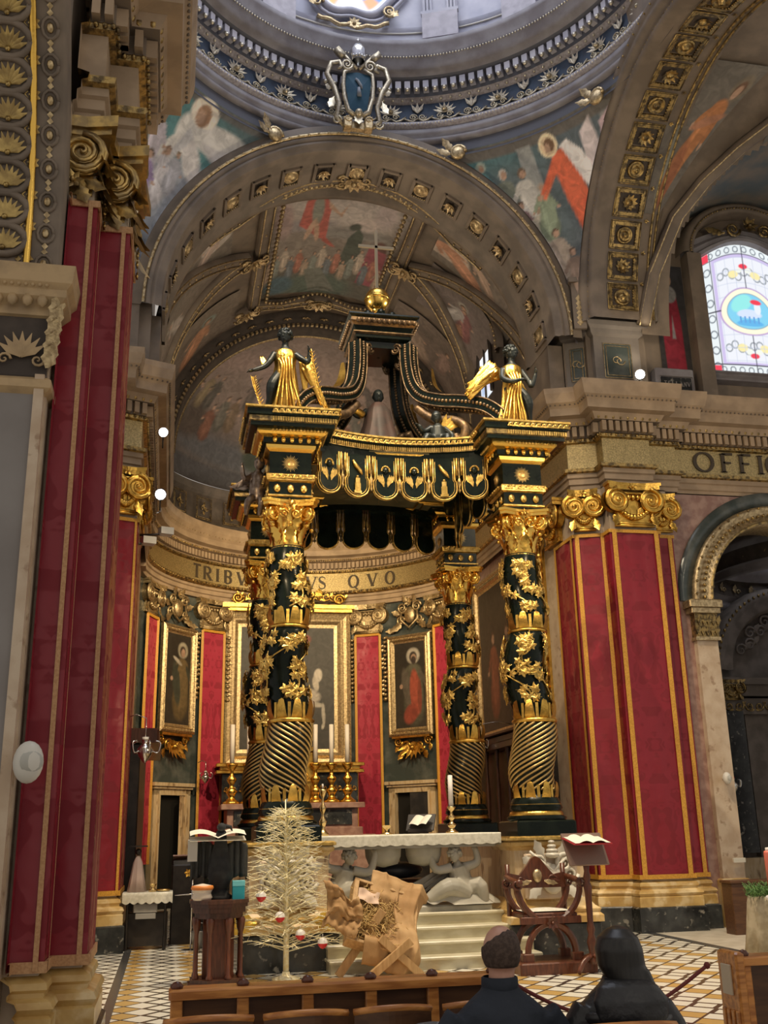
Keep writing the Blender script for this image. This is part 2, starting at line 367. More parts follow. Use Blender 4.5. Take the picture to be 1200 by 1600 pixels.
# ---- carved ornament, in a local plane: x right, y up, z out
def spiral(mb, cx, cy, r, turns=2, t=.02, sgn=1, z0=0, start=0, n=None, dome=0):
    n = n or int(10*turns); pts = []; rr = []
    for i in range(n+1):
        q = i/n; a = start + sgn*q*turns*2*pi; R = r*(1-q)**.85
        pts.append((cx+R*cos(a), cy+R*sin(a), z0+dome*q)); rr.append(t*(1-.55*q))
    mb.tube(pts, rr, 5)
def leaf(mb, x, y, a, l, w, curl=.3, z0=0, lobes=3):
    ca, sa = cos(a), sin(a); n = 2*lobes; vs = []
    for i in range(n+1):
        q = i/n; ww = w*sin(pi*min(1, q*.92+.06))*(1 if i % 2 == 0 else .68)*.5
        zz = z0 + curl*l*q*q
        for sx, dz in ((-1, 0), (0, w*.22), (1, 0)):
            px, py = l*q, sx*ww; vs.append((x+px*ca-py*sa, y+px*sa+py*ca, zz+dz*(1-q)))
    fs = []
    for i in range(n):
        for k in range(2): fs.append((i*3+k, (i+1)*3+k, (i+1)*3+k+1, i*3+k+1))
    mb.add(vs, fs, True)
def rosette(mb, cx, cy, r, n=8, z0=0, h=.3):
    for i in range(n):
        leaf(mb, cx, cy, 2*pi*i/n, r, r*.75, h, z0, 2)
    mb.sphere((cx, cy, z0+r*.18), r*.26, 8)
def scroll_unit(mb, x, y, s, mir=1, t=None, z0=0, sg=1):
    t = t or s*.07
    spiral(mb, x, y, s*.42, 1.6, t, mir, z0, start=pi if mir > 0 else 0)
    leaf(mb, x-mir*s*.42, y, pi/2*sg+mir*.5, s*.55, s*.3, .12, z0, 3)
    leaf(mb, x, y-s*.42*sg, (0 if mir > 0 else pi)+mir*.3*sg, s*.5, s*.26, .12, z0, 3)
    mb.sphere((x, y, z0+t), s*.1, 6)
def filigree(mb, w, h, seed=0, z0=0, n=None):
    # a panel of carved scrolls, mirrored about x=0
    R = random.Random(seed); s = h; k = n or max(1, int(w/2/s))
    for i in range(k):
        x = (i+.5)*w/2/k
        for m in (1, -1): scroll_unit(mb, m*x, 0, min(s, w/2/k)*.9, m, None, z0, 1 if i % 2 == 0 else -1)
def volute_capital(w, h, d, seed=0):
    # Ionic/composite pilaster capital with garland; local x right, y up (0..h), z out (0..d)
    mb = MB(); r = h*.30
    mb.add([(-w*.44,0,0),(w*.44,0,0),(w*.44,0,d*.3),(-w*.44,0,d*.3),(-w*.44,h*.8,0),(w*.44,h*.8,0),(w*.46,h*.8,d*.4),(-w*.46,h*.8,d*.4)],
           [(3,2,6,7),(2,1,5,6),(0,3,7,4),(0,1,2,3)])
    # abacus with concave front
    pts = [(-w*.60, d*.95), (-w*.3, d*.62), (0, d*.55), (w*.3, d*.62), (w*.60, d*.95)]
    for z0, z1, g in ((h*.84, h*.93, 1.0), (h*.93, h, 1.06)):
        poly = [(x*g, z*g) for x, z in pts]; vs = []; n = len(poly)
        for yy in (z0, z1): vs += [(x, yy, z) for x, z in poly]+[(w*.60*g, yy, 0), (-w*.60*g, yy, 0)]
        k = n+2; mb.add(vs, [tuple(range(k)), tuple(range(2*k-1, k-1, -1))]+[(i, (i+1)%k, k+(i+1)%k, k+i) for i in range(k)])
    for sx in (-1, 1):
        for q in range(2):   # front spiral, double coil for a rich scroll
            spiral(mb, sx*w*.40, h*.58, r*(1-.10*q), 2.3, r*.13, -sx, d*(.72+.05*q), start=pi/2, n=30, dome=d*.1)
        mb.sphere((sx*w*.40, h*.58, d*.66), r*.92, 12, (1, 1, .14)); mb.sphere((sx*w*.40, h*.58, d*.74), r*.20, 8)
        # side barrel of the scroll
        o = mb.at(TR(sx*w*.46, h*.58, 0)); mb.lathe([(r*.75, 0), (r*.95, d*.2), (r*.6, d*.45), (r*.95, d*.7)], n=12); mb.T = o
        leaf(mb, sx*w*.42, h*.30, -pi/2+sx*.25, h*.34, h*.2, .25, d*.5, 3)
    # egg and dart between scrolls
    for i in range(5): mb.sphere(((i-2)*w*.11, h*.66, d*.52), h*.055, 6, (1, 1.35, 1))
    mb.tube([(x*w*.3, h*.76, d*.55) for x in (-1, -.5, 0, .5, 1)], h*.03, 6)
    # garland
    for i in range(11):
        q = (i-5)/5.; mb.sphere((q*w*.36, h*(.20+.20*q*q), d*.5), h*(.085-.03*abs(q)), 6)
    rosette(mb, 0, h*.90, h*.10, 6, d*.62)
    for sx in (-1, 1): leaf(mb, sx*w*.08, h*.22, pi/2-sx*.5, h*.3, h*.16, .2, d*.4, 2)
    for zz in (.02, .07): mb.tube([(-w*.47, h*zz, d*.35), (w*.47, h*zz, d*.35)], h*.03, 6)
    return mb
def merge(dst, src, M, mi=None):
    o = dst.T; dst.T = (o @ M) if o is not None else M
    base = len(dst.v); dst.v.extend([tuple(dst.T @ Vector(v)) for v in src.v]); dst.uv.extend(src.uv)
    for f, m, sm in zip(src.f, src.mi, src.sm):
        dst.f.append(tuple(i+base for i in f)); dst.mi.append(m if mi is None else mi); dst.sm.append(sm)
    dst.hasuv = dst.hasuv or src.hasuv; dst.T = o
# ---- painting: colour a fine mesh from a list of soft shapes
def painting(name, pos, nu, nv, asp, bg, shapes, mat_=None, parent=None, world=True, seed=1, kind=None, vary=.18):
    U, V = np.meshgrid(np.linspace(0, asp, nu+1), np.linspace(0, 1, nv+1), indexing='ij')
    rs = np.random.RandomState(seed)
    c0 = np.array(bg[0]); c1 = np.array(bg[1]); C = c0[None,None]*(1-V[...,None])+c1[None,None]*V[...,None]
    # cloudy ground
    for k in range(10):
        x, y = rs.rand()*asp, rs.rand(); sx, sy = .08+.2*rs.rand(), .05+.12*rs.rand()
        g = np.exp(-(((U-x)/sx)**2+((V-y)/sy)**2))[...,None]; C = C*(1+g*(rs.rand()*2-1)*vary*2)
    for s in shapes:
        if s[0] == 'e':
            _, cx, cy, rx, ry, rot, col, soft = s
            dx, dy = U-cx, V-cy; ca, sa = cos(rot), sin(rot); a = (dx*ca+dy*sa)/rx; b = (-dx*sa+dy*ca)/ry
            d = np.sqrt(a*a+b*b); m = np.clip((1-d)/max(soft, 1e-3)+.5, 0, 1)
        elif s[0] == 'r':
            _, cx, cy, r, w, col, soft = s
            d = np.sqrt((U-cx)**2+(V-cy)**2); m = np.clip((w-np.abs(d-r))/max(soft*w, 1e-4)+.5, 0, 1)
        else:
            _, pts, col, soft = s
            P = np.array(pts); n = len(P); inside = np.zeros(U.shape, bool)
            for i in range(n):
                x1, y1 = P[i]; x2, y2 = P[(i+1)%n]
                cnd = ((y1 > V) != (y2 > V)) & (U < (x2-x1)*(V-y1)/((y2-y1) if y2 != y1 else 1e-9)+x1); inside ^= cnd
            sd = np.full(U.shape, 9.)
            for i in range(n):
                ax, ay = P[i]; bx, by = P[(i+1)%n]; ex, ey = bx-ax, by-ay; L2 = ex*ex+ey*ey+1e-12
                tt = np.clip(((U-ax)*ex+(V-ay)*ey)/L2, 0, 1); sd = np.minimum(sd, np.hypot(U-ax-tt*ex, V-ay-tt*ey))
            w_ = 1.1/nv; m = np.clip(.5+np.where(inside, sd, -sd)/w_, 0, 1)
        C = C*(1-m[...,None])+np.array(col)[None,None]*m[...,None]
    mb = MB(); mb.grid(lambda u, v: pos(u, v), nu, nv, True)
    o = make(name, mb, mat_ or PAINT, parent, world) if parent is not None else make(name, mb, mat_ or PAINT)
    if kind: o['kind'] = kind
    at_ = o.data.color_attributes.new('paint', 'FLOAT_COLOR', 'POINT')
    flat = np.concatenate([C.reshape(-1, 3), np.ones((C.shape[0]*C.shape[1], 1))], 1).astype(np.float32)
    at_.data.foreach_set('color', flat.ravel()); return o
SK = (.42, .27, .19)
def fig(x, y, h, robe, hair=(.10, .06, .04), halo=None, lean=0, wing=None, cloak=None, arms=None, skin=SK):
    # a robed standing or flying figure, feet at (x, y), height h
    R = []; c, s_ = cos(lean), sin(lean)
    def P(dx, dy): return (x+h*(dx*c - dy*s_), y+h*(dx*s_+dy*c))
    if wing:
        for sx in (-1, 1):
            px, py = P(sx*.20, .62); R.append(('e', px, py, h*.12, h*.30, lean-sx*.45, wing, .3))
    if halo: px, py = P(0, .91); R.append(('e', px, py, h*.11, h*.11, 0, halo, .25))
    px, py = P(0, .22); R.append(('e', px, py, h*.17, h*.26, lean, tuple(v*.75 for v in robe), .25))
    px, py = P(.02, .42); R.append(('e', px, py, h*.135, h*.30, lean, robe, .25))
    px, py = P(-.03, .35); R.append(('e', px, py, h*.03, h*.26, lean+.1, tuple(min(1, v*1.35) for v in robe), .6))
    if cloak:
        px, py = P(-.10, .45); R.append(('e', px, py, h*.08, h*.30, lean+.2, cloak, .25))
    px, py = P(0, .70); R.append(('e', px, py, h*.13, h*.10, lean, robe, .25))
    for sx in (-1, 1):
        px, py = P(sx*.15, .60); R.append(('e', px, py, h*.035, h*.13, lean+sx*.5, tuple(v*.9 for v in (cloak or robe)), .25))
        px, py = P(sx*.21, .50); R.append(('e', px, py, h*.028, h*.03, 0, skin, .25))
    px, py = P(0, .895); R.append(('e', px, py, h*.062, h*.075, lean, hair, .25))
    px, py = P(.008, .875); R.append(('e', px, py, h*.045, h*.058, lean, skin, .25))
    return R
# ================================================================== THE BUILDING
X0, YC = 3.15, 12.2       # crossing centre
YF = 16.3                 # plane of the chancel arch
ZS = 10.4                 # springing of the great arches
YA = 23.3; RA = 4.05      # apse centre and radius
# ---- floor
mb = MB(); mb.add([(-6,-3,0),(16,-3,0),(16,30,0),(-6,30,0)], [(0,1,2,3)]); struct('floor', mb, TILE)
mb = MB()
mb.box(7.55, 16, 3, 17, 0, .006); mb.box(-6, 16, -3, 8.45, 0, .006)
mb.m = 1; mb.box(7.42, 7.55, 8.5, 16.3, 0, .010); mb.box(-2, 7.42, 8.45, 8.62, 0, .010); mb.box(-.55, -.45, 8.6, 17, 0, .010)
struct('trim_1', mb, [mat('pale_floor_border', (.62, .57, .47), .3, c2=(.50, .45, .36), scale=4), mat('dark_floor_border', (.07, .07, .07), .25)])

# ---- cornice profiles
def entablature(name, path, z=0, rich=True, k=1.0, sp=.135, mats=None):
    P = lambda L: [(d*k, zz+z) for d, zz in L]
    mb = MB()
    mb.m = 0; sweep(mb, path, P([(0,7.48),(.0,7.56),(.03,7.58),(.03,7.68),(.06,7.70),(.06,7.78)]))
    mb.m = 1; sweep(mb, path, P([(.06,7.78),(.11,7.80),(.12,7.86),(.02,7.89)]))
    mb.m = 2; sweep(mb, path, P([(.02,7.89),(.02,8.36)]))
    mb.m = 1; sweep(mb, path, P([(.02,8.36),(.08,8.38),(.09,8.43),(.08,8.45)]))
    mb.m = 3; sweep(mb, path, P([(.08,8.45),(.08,8.66),(.20,8.66)]))
    mb.m = 0; sweep(mb, path, P([(.20,8.66),(.24,8.74),(.26,8.78),(.40,8.80),(.41,8.94),(.43,8.98),(.48,9.03),(.50,9.12),(.52,9.20),(.53,9.30),(-.4,9.30)]))
    mb.m = 0; along(path, .08*k, sp, lambda F, l: merge(mb, MB().box(-sp*.30, sp*.30, -.02, .10*k, 0, .19), F, 0), 8.46+z)
    mb.m = 1; along(path, .20*k, sp, lambda F, l: merge(mb, MB().sphere((0,0,0), .042, 6, (1,.8,1.1)), F, 1), 8.71+z)
    along(path, .10*k, sp*.7, lambda F, l: merge(mb, MB().sphere((0,0,0), .026, 5), F, 1), 8.41+z)
    along(path, .45*k, sp*.62, lambda F, l: merge(mb, MB().sphere((0,0,0), .018, 5), F, 3), 8.99+z)
    def orn(F, l):
        m = MB(); o = m.at(Matrix(((1,0,0,0),(0,0,1,0),(0,1,0,0),(0,0,0,1))));
        spiral(m, 0, 0, .035, 1.2, .009); leaf(m, .04, 0, 0, .05, .04, .1); m.T = o; merge(mb, m, F, 1)
    along(path, .11*k, .16, orn, 7.83+z)
    return struct(name, mb, mats or [TAUPEL, GOLDD, MOSAIC, TAUPE])
def base_and_plinth(name, path, z=0):
    mb = MB(); mb.m = 0; sweep(mb, path, [(.14,z),(.14,z+.36),(.11,z+.38)])
    mb.m = 1; sweep(mb, path, [(.11,z+.38),(.11,z+.52),(.09,z+.54),(.12,z+.58),(.10,z+.62),(.05,z+.64),(.05,z+.67),(.07,z+.69),(.06,z+.73),(.0,z+.77),(-.3,z+.77)])
    return struct(name, mb, [NERO, GIALLO])
def banner(name, label, path, z0, z1, trims, tm, cloth=None, wob=.012, group=None):
    # cloth following the pier faces; trims: list of (segment index, fraction) for vertical galloons
    t = thing(name, label, 'banner', (path[0][0], path[0][1], z0), 0, group)
    q = offs(path, .035); mb = MB(); R = random.Random(len(path)+int(z1*10)); L0 = 0
    for i in range(len(q)-1):
        a = Vector(q[i]); b = Vector(q[i+1]); l = (b-a).length; d = (b-a)/l; nn = Vector((d.y, -d.x)); nu = max(2, int(l/.07)); nv = 44
        ph = R.random()*6
        vs = []; uvs = []
        for u in range(nu+1):
            for v in range(nv+1):
                x = l*u/nu; z = z0+(z1-z0)*v/nv; e = sin(pi*u/nu)
                w = wob*e*(sin(z*2.1+ph+x*5)+.7*sin(x*22+z*.6+ph)+.5*sin(z*5.3+x*9))
                p = a+d*x+nn*w; vs.append((p.x, p.y, z)); uvs.append((x-l/2, z))
        mb.add(vs, [(u*(nv+1)+v, (u+1)*(nv+1)+v, (u+1)*(nv+1)+v+1, u*(nv+1)+v+1) for u in range(nu) for v in range(nv)], True, uvs)
    part('cloth', mb, cloth or DAM, t)
    mb = MB()
    for si, fr, w in trims:
        a = Vector(q[si]); b = Vector(q[si+1]); l = (b-a).length; d = (b-a)/l; nn = Vector((d.y, -d.x))
        c = a+d*(l*fr); x0 = max(0, l*fr-w/2); x1 = min(l, l*fr+w/2)
        p0 = a+d*x0; p1 = a+d*x1
        sweep(mb, [tuple(p0), tuple(p1)], [(.004, z0), (.018, z0), (.018, z1), (.004, z1)])
    sweep(mb, q, [(.004, z0-.01), (.02, z0-.01), (.02, z0+.06), (.004, z0+.06)])
    part('hem_trim', mb, tm, t); mb = MB()
    sweep(mb, q, [(.004, z1-.05), (.02, z1-.05), (.02, z1+.01), (.004, z1+.01)])
    part('header_trim', mb, tm, t); return t
_cap_cache = {}
def capital_on(name, p, nrm, w, h=.80, z=6.68, d=.26, mat_=None):
    # pilaster capital centred at plan point p facing nrm
    mb = MB(); u = Vector((-nrm[1], nrm[0], 0)); merge(mb, volute_capital(w, h, d), FR((p[0], p[1], z), u))
    return struct(name, mb, mat_ or GOLD)
NT = [10]
def trim():
    NT[0] += 1; return 'trim_%d' % NT[0]

# ---- the pier right of the chancel (path runs from the choir side round to the transept wall)
PR = [(6.98, 17.6), (6.98, 16.70), (7.48, 16.52), (7.48, 16.25), (8.36, 16.25), (8.36, 16.5), (8.74, 16.5), (8.74, 16.75)]
PR = PR[::-1]; PR = [(x, y) for x, y in PR]
def flip(p): return p[::-1]
def body(name, path, back, z0, z1, m):
    mb = MB(); mb.prism(path+back, z0, z1); return struct(name, mb, m)
# orientation check: outward normal must point away from the stone
def oriented(path, inside):
    q = offs(path, .1); c = Vector(inside); n = len(path)//2
    return path if (Vector(q[n])-c).length > (Vector(path[n])-c).length else path[::-1]
PR = oriented(PR, (8.0, 17.4))
body('wall_right_pier', PR, [(8.74, 18.3)] if PR[0][1] > 18 else [(8.74,18.3)], 0, 9.25, TAUPE) if False else None
mb = MB(); mb.prism([(6.98,18.3),(6.98,16.70),(7.48,16.52),(7.48,16.25),(8.36,16.25),(8.36,16.5),(8.74,16.5),(8.74,18.3)], 0, 7.5); struct('wall_right', mb, MARBT)
base_and_plinth('baseboard_right', PR)
entablature('trim_2', oriented([(6.98,22.9),(6.98,16.70),(7.48,16.52),(7.48,16.25),(8.36,16.25),(8.36,16.5),(9.0,16.5),(9.0,16.62),(15,16.62)], (8.0, 17.4)))
banner('damask_banner', 'tall crimson damask hanging with yellow galloons wrapping the pier right of the canopy', PR, .80, 6.62,
       [], TRIM)
bt = bpy.data.objects['damask_banner']
def vtrims(t, segs, tm, z0, z1, name='galloon_trim'):
    for (xa, ya), (xb, yb), w, side in segs:
        mb = MB()
        a = Vector((xa, ya)); b = Vector((xb, yb)); l = (b-a).length; d = (b-a)/l; p0, p1 = (a, a+d*w) if side == 0 else ((b-d*w), b)
        sweep(mb, [tuple(p0), tuple(p1)], [(.045, z0), (.06, z0), (.06, z1), (.045, z1)])
        part(name, mb, tm, t)
_segs = []
for i in range(len(PR)-1):
    a, b = PR[i], PR[i+1]; l = hypot(b[0]-a[0], b[1]-a[1])
    if l > .3:
        w = .075 if l < .8 else .085
        _segs += [(a, b, w, 0), (a, b, w, 1)]
vtrims(bt, _segs, TRIM, .80, 6.62)
capital_on(trim(), (7.92, 16.25), (0, -1), .80, d=.22); capital_on(trim(), (8.58, 16.5), (0, -1), .42, h=.72, d=.16)
capital_on(trim(), (7.16, 16.62), (-.34, -.94), .42, h=.76, d=.2); capital_on(trim(), (6.98, 17.6), (-1, 0), .8, d=.22)
# dark winged crest between the two capitals
mb = MB(); mb.T = FR((7.40, 16.50, 7.08), (1, -.3, 0)); mb.sphere((0,0,.05), .15, 12, (.8,1.1,.5)); spiral(mb, -.1, .12, .09, 1.5, .02, 1, .05); spiral(mb, .1, .12, .09, 1.5, .02, -1, .05); leaf(mb, 0, .1, pi/2, .16, .14, .3, .05)
mb.T = None; struct(trim(), mb, mat('dark_bronze', (.05, .045, .04), .35, .8))

# ---- the second pier on the left (mostly behind the near one)
PL = oriented([(-.70,18.3),(-.70,16.70),(-1.20,16.52),(-1.20,16.25),(-2.1,16.25)], (-1.8, 17.4))
mb = MB(); mb.prism([(-.70,18.3),(-.70,16.70),(-1.20,16.52),(-1.20,16.25),(-2.6,16.25),(-2.6,18.3)], 0, 7.5); struct('wall_left', mb, MARBT)
base_and_plinth('baseboard_left', PL)
entablature('trim_3', oriented([(-.70,22.9),(-.70,16.70),(-1.20,16.52),(-1.20,16.25),(-2.3,16.25)], (-1.8, 17.4)))
b2 = banner('damask_banner', 'crimson damask hanging on the farther left pier with one bright yellow stripe', PL, .80, 6.62, [], TRIM)
vtrims(b2, [((-1.20,16.52),(-.70,16.70),.075,0),((-1.20,16.52),(-.70,16.70),.04,1),((-.70,16.70),(-.70,18.3),.07,0)] if PL[0][0] < -2 else [((-.70,16.70),(-1.20,16.52),.075,0),((-.70,16.70),(-1.20,16.52),.04,1),((-.70,18.3),(-.70,16.70),.07,1)], TRIM, .80, 6.62)
capital_on(trim(), (-.92, 16.62), (.34, -.94), .46, h=.80, d=.24); capital_on(trim(), (-.70, 17.5), (1, 0), .8, d=.24)

# ---- the near left pier
PN = oriented([(-1.02,7.55),(-1.02,7.70),(-.80,7.70),(-.80,8.05),(-.55,8.05),(-.55,8.80),(-.80,8.80),(-.80,9.15),(-2.5,9.15)], (-1.6, 8.5))
mb = MB(); mb.prism([(-1.02,7.45),(-1.02,7.70),(-.80,7.70),(-.80,8.05),(-.55,8.05),(-.55,8.80),(-.80,8.80),(-.80,9.15),(-3.2,9.15),(-3.2,7.45)], 0, 7.5); struct('wall_near_left', mb, MARBT)
base_and_plinth('baseboard_near_left', PN)
e = entablature('trim_4', PN, sp=.12, mats=[TAUPEL, GOLDD, TAUPEL, TAUPE])
b3 = banner('damask_banner', 'tallest dark crimson damask hanging with faded stripes, on the nearest left pier', PN, .80, 6.66, [], TRIMP, wob=.006)
def nseg(a, b, w, s): return (a, b, w, s)
_s = []
for i in range(len(PN)-1):
    a, b = PN[i], PN[i+1]
    for vtx in ((-.80,7.70), (-.55,8.05)):
        if abs(a[0]-vtx[0])+abs(a[1]-vtx[1]) < 1e-6: _s.append((a, b, .035, 0))
        if abs(b[0]-vtx[0])+abs(b[1]-vtx[1]) < 1e-6: _s.append((a, b, .035, 1))
vtrims(b3, _s, TRIMP, .80, 6.66)
# big gilt capitals of the near pier, one corner volute on each stepped pilaster, seen from the side
def corner_capital(name, x0, x1, y0, y1, z=6.72, h=.76, m=None):
    mb = MB(); w = x1-x0; cx = x1-.02
    mb.m = 0; mb.box(x0-.2, x1-.02, y0-.0, y1, z+.02, z+h)
    # the scroll barrel runs along y at the nave corner; its coil faces the viewer
    for yy, sg in ((y0-.03, 1), (y1+.03, -1)):
        mb.T = FR((cx-.10, yy, z+h*.50), (1,0,0)) if sg > 0 else FR((cx-.10, yy, z+h*.50), (-1,0,0))
        for q in range(2): spiral(mb, 0, 0, .205-.022*q, 2.6, .030, -1 if sg > 0 else 1, .02+.02*q, start=pi/2, n=34, dome=.03)
        mb.sphere((0,0,0), .205, 16, (1,1,.25)); mb.T = None
    o = mb.at(TR(cx-.10, (y0+y1)/2, z+h*.50) @ RX(pi/2)); l = (y1-y0)
    mb.lathe([(.20,-l/2),(.20,-l*.4),(.12,0),(.20,l*.4),(.20,l/2)], n=16); mb.T = o
    # abacus
    mb.prism([(x0-.2,y0-.06),(x1-.1,y0-.04),(x1+.16,y0-.10),(x1+.12,(y0+y1)/2),(x1+.16,y1+.10),(x0-.2,y1+.1)], z+h*.86, z+h)
    mb.prism([(x0-.2,y0-.03),(x1-.1,y0-.01),(x1+.11,y0-.06),(x1+.08,(y0+y1)/2),(x1+.11,y1+.06),(x0-.2,y1+.06)], z+h*.78, z+h*.86)
    # acanthus down the corner and hanging drops
    for yy in (y0, (y0+y1)/2, y1):
        mb.T = FR((x1-.02, yy, z+h*.45), (0,1,0)) ; leaf(mb, 0, 0, -pi/2, .42, .22, .45, .02, 4); leaf(mb, 0, .05, -pi/2-.5, .3, .18, .5, .05, 3); mb.T = None
    mb.T = FR((x0+.12, y0-.03, z+.12), (1,0,0)); rosette(mb, 0, 0, .09, 7, .02); leaf(mb, .1, .02, -.5, .2, .14, .2); leaf(mb, -.08, .0, pi+.4, .16, .12, .2); leaf(mb, .05,-.02,-1.2,.22,.14,.2); mb.T = None
    mb.T = FR((x1+.06, y1-.1, z+h*.3), (0,1,0));
    for k in range(5): rosette(mb, .05*sin(k*2), -.08*k, .06, 6, 0, .4)
    mb.T = None
    return struct(name, mb, m or mat('worn_volute_gilding', (.66,.46,.17), .34, .9, c2=(.34,.25,.13), scale=8, lo=.4, hi=.6, bump=.15))
corner_capital(trim(), -1.10, -.80, 7.68, 8.0)
corner_capital(trim(), -.86, -.55, 8.04, 8.80)

# ---- nave arcade on the near left: jamb, impost and shell-coffered soffit
mb = MB(); mb.m = 0; mb.box(-3.2, -1.10, 7.40, 7.55, 0, 4.95)
mb.m = 1; mb.box(-1.10, -1.03, 7.36, 7.50, 0, 4.95); struct('wall_nave_left', mb, [MARBG, MARBT])
mb = MB(); mb.m = 0
sweep(mb, oriented([(-3.2,7.40),(-1.03,7.40),(-1.03,7.7)], (-2, 8)), [(0,4.80),(.05,4.84),(.05,4.90),(.02,4.93)])
sweep(mb, oriented([(-3.2,7.40),(-1.03,7.40),(-1.03,7.7)], (-2, 8)), [(.02,5.42),(.05,5.43),(.05,5.50),(.12,5.56),(.12,5.62),(.16,5.66),(.17,5.74),(.18,5.80),(-.3,5.80)])
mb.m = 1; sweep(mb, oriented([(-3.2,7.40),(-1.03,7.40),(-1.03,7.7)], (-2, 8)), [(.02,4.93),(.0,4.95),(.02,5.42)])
mb.m = 2
P = oriented([(-3.2,7.40),(-1.03,7.40)], (-2, 8))
def shell(F, l):
    m = MB(); o = m.at(FR((0,.0,0), (1,0,0), (0,0,1)) @ Matrix.Scale(-1, 4, (0,0,1)))
    for k in range(7): leaf(m, 0, -.10, pi/2+(k-3)*.35, .2, .06, .15, .02, 2)
    spiral(m, -.12, -.12, .05, 1.3, .012, 1, .02); spiral(m, .12, -.12, .05, 1.3, .012, -1, .02)
    m.T = o; merge(mb, m, F)
along(P, .02, .36, shell, 5.18)
def egg(F, l): merge(mb, MB().sphere((0,0,0), .045, 6, (1,.8,1.2)), F)
along(P, .10, .11, egg, 5.53); along(P, .14, .05, lambda F, l: merge(mb, MB().sphere((0,0,0), .017, 5), F), 5.64)
mb.T = FR((-1.02, 7.37, 5.0), (.7,.7,0));
for k in range(5): leaf(mb, 0, .1*k, pi/2, .2, .16, .4, .01*k, 3)
mb.T = None
struct(trim(), mb, [mat('honey_stone', (.52,.37,.20), .5, 0, c2=(.38,.27,.15), scale=5), TAUPED, GOLDP])
CL, RL = (0, 7.38-2.6, 5.80), 2.6      # arch centre (y, z) and radius
def YZ(x, a, r): return (x, CL[1]+r*cos(a), CL[2]+r*sin(a))
mb = MB()
def arc(mb, prof, a0, a1, n, fn):
    vs = []; k = len(prof)
    for i in range(n+1):
        a = a0+(a1-a0)*i/n
        for p, r in prof: vs.append(fn(p, a, r))
    mb.add(vs, [(i*k+t, (i+1)*k+t, (i+1)*k+t+1, i*k+t+1) for i in range(n) for t in range(k-1)], True)
mb.m = 0; arc(mb, [(-3.0,RL),(-1.62,RL),(-1.62,RL-.03),(-1.56,RL-.03),(-1.56,RL)], 0, 1.7, 40, YZ)
mb.m = 2; arc(mb, [(-1.26,RL),(-1.26,RL-.035),(-1.235,RL-.045),(-1.21,RL-.035),(-1.21,RL)], 0, 1.7, 40, YZ)
mb.m = 0; arc(mb, [(-1.56,RL),(-1.21,RL),(-1.02,RL),(-1.00,RL+.01),(-1.00,RL+.4)], 0, 1.7, 40, YZ)
mb.m = 1
def soffit(x, a, r=RL):   # frame on the soffit: x along the arch, y across, z towards the opening
    t = Vector((0, -sin(a), cos(a))); n = Vector((0, -cos(a), -sin(a))); u = Vector((1, 0, 0)); p = YZ(x, a, r)
    return Matrix(((u.x, t.x, n.x, p[0]), (u.y, t.y, n.y, p[1]), (u.z, t.z, n.z, p[2]), (0,0,0,1)))
for k in range(17):
    a = .10+k*.098; F = soffit(-1.42, a)
    m = MB()
    m.tube([(.17*cos(q), .125*sin(q)*(1 if abs(q-pi/2) > .01 else 1.2), .02) for q in [i*2*pi/14 for i in range(15)]], .030, 6); m.mi = [1]*len(m.mi)
    for j in range(9): leaf(m, 0, -.07, pi/2+(j-4)*.30, .16, .05, .12, .015, 2)
    m.sphere((0,-.07,.03), .025, 6)
    for sx in (1,-1):
        for q in (-1,1): leaf(m, sx*.15, .0+q*.125, (0 if sx > 0 else pi)+q*.3, .09, .07, .2, .01, 2); leaf(m, sx*.12, q*.125, q*pi/2, .05, .05, .2, .01, 2)
    m.mi = [0 if i == 1 else 3 for i in m.mi]; merge(mb, m, F)
for k in range(34):
    a = .03+k*.05; F = soffit(-1.11, a); m = MB()
    m.m = 1
    if k % 2 == 0: m.sphere((0,0,.015), .032, 8, (.9,1.3,.6)); m.mi = [1]*len(m.mi); m.m = 0; m.tube([(.06*cos(q), .078*sin(q), .012) for q in [i*pi/5 for i in range(11)]], .014, 5); m.m = 1
    else: leaf(m, 0, 0, pi/2, .05, .05, .2, .01, 2); leaf(m, 0, 0, -pi/2, .05, .05, .2, .01, 2)
    merge(mb, m, F)
struct(trim(), mb, [TAUPE, GOLDP, GOLDB, mat('muted_shell_gilding', (.60,.44,.17), .38, .9, c2=(.34,.24,.10), scale=10)])

# ---- attic above the entablature, with panels
def attic(name, path, z0=9.28, z1=10.35, panels=(), z_=0):
    mb = MB(); mb.m = 0; sweep(mb, path, [(.08,z0),(.08,z0+.12),(.0,z0+.14),(.0,z1-.12),(.06,z1-.08),(.08,z1),(.14,z1+.05),(.16,z1+.14),(-.3,z1+.16)])
    for cx, cy, nx, ny, w, h in panels:
        mb.T = FR((cx, cy, (z0+z1)/2+.03), (-ny, nx, 0)); mb.m = 1; mb.box(-w/2, w/2, -h/2, h/2, .0, .008)
        mb.m = 2
        for r in (0, .05):
            a, b = w/2-r, h/2-r; mb.tube([(-a,-b,.012),(a,-b,.012),(a,b,.012),(-a,b,.012),(-a,-b,.012)], .010, 4, False)
        spiral(mb, -.04, 0, h*.14, 1.2, .012, 1, .02); spiral(mb, .04, 0, h*.14, 1.2, .012, -1, .02); mb.T = None
    return struct(name, mb, [mat('grey_brown_attic', (.20,.175,.155), .6, 0, c2=(.15,.13,.115), scale=2.5), GREENM, GOLDP])
attic('wall_attic_right', oriented([(7.05,18.2),(7.05,16.72),(7.50,16.45),(7.50,16.30),(8.42,16.30),(8.42,16.62)], (8.0, 17.4)), z1=10.58,
      panels=[(7.96,16.30,0,-1,.55,.70),(7.27,16.57,-.5,-.85,.26,.66)])
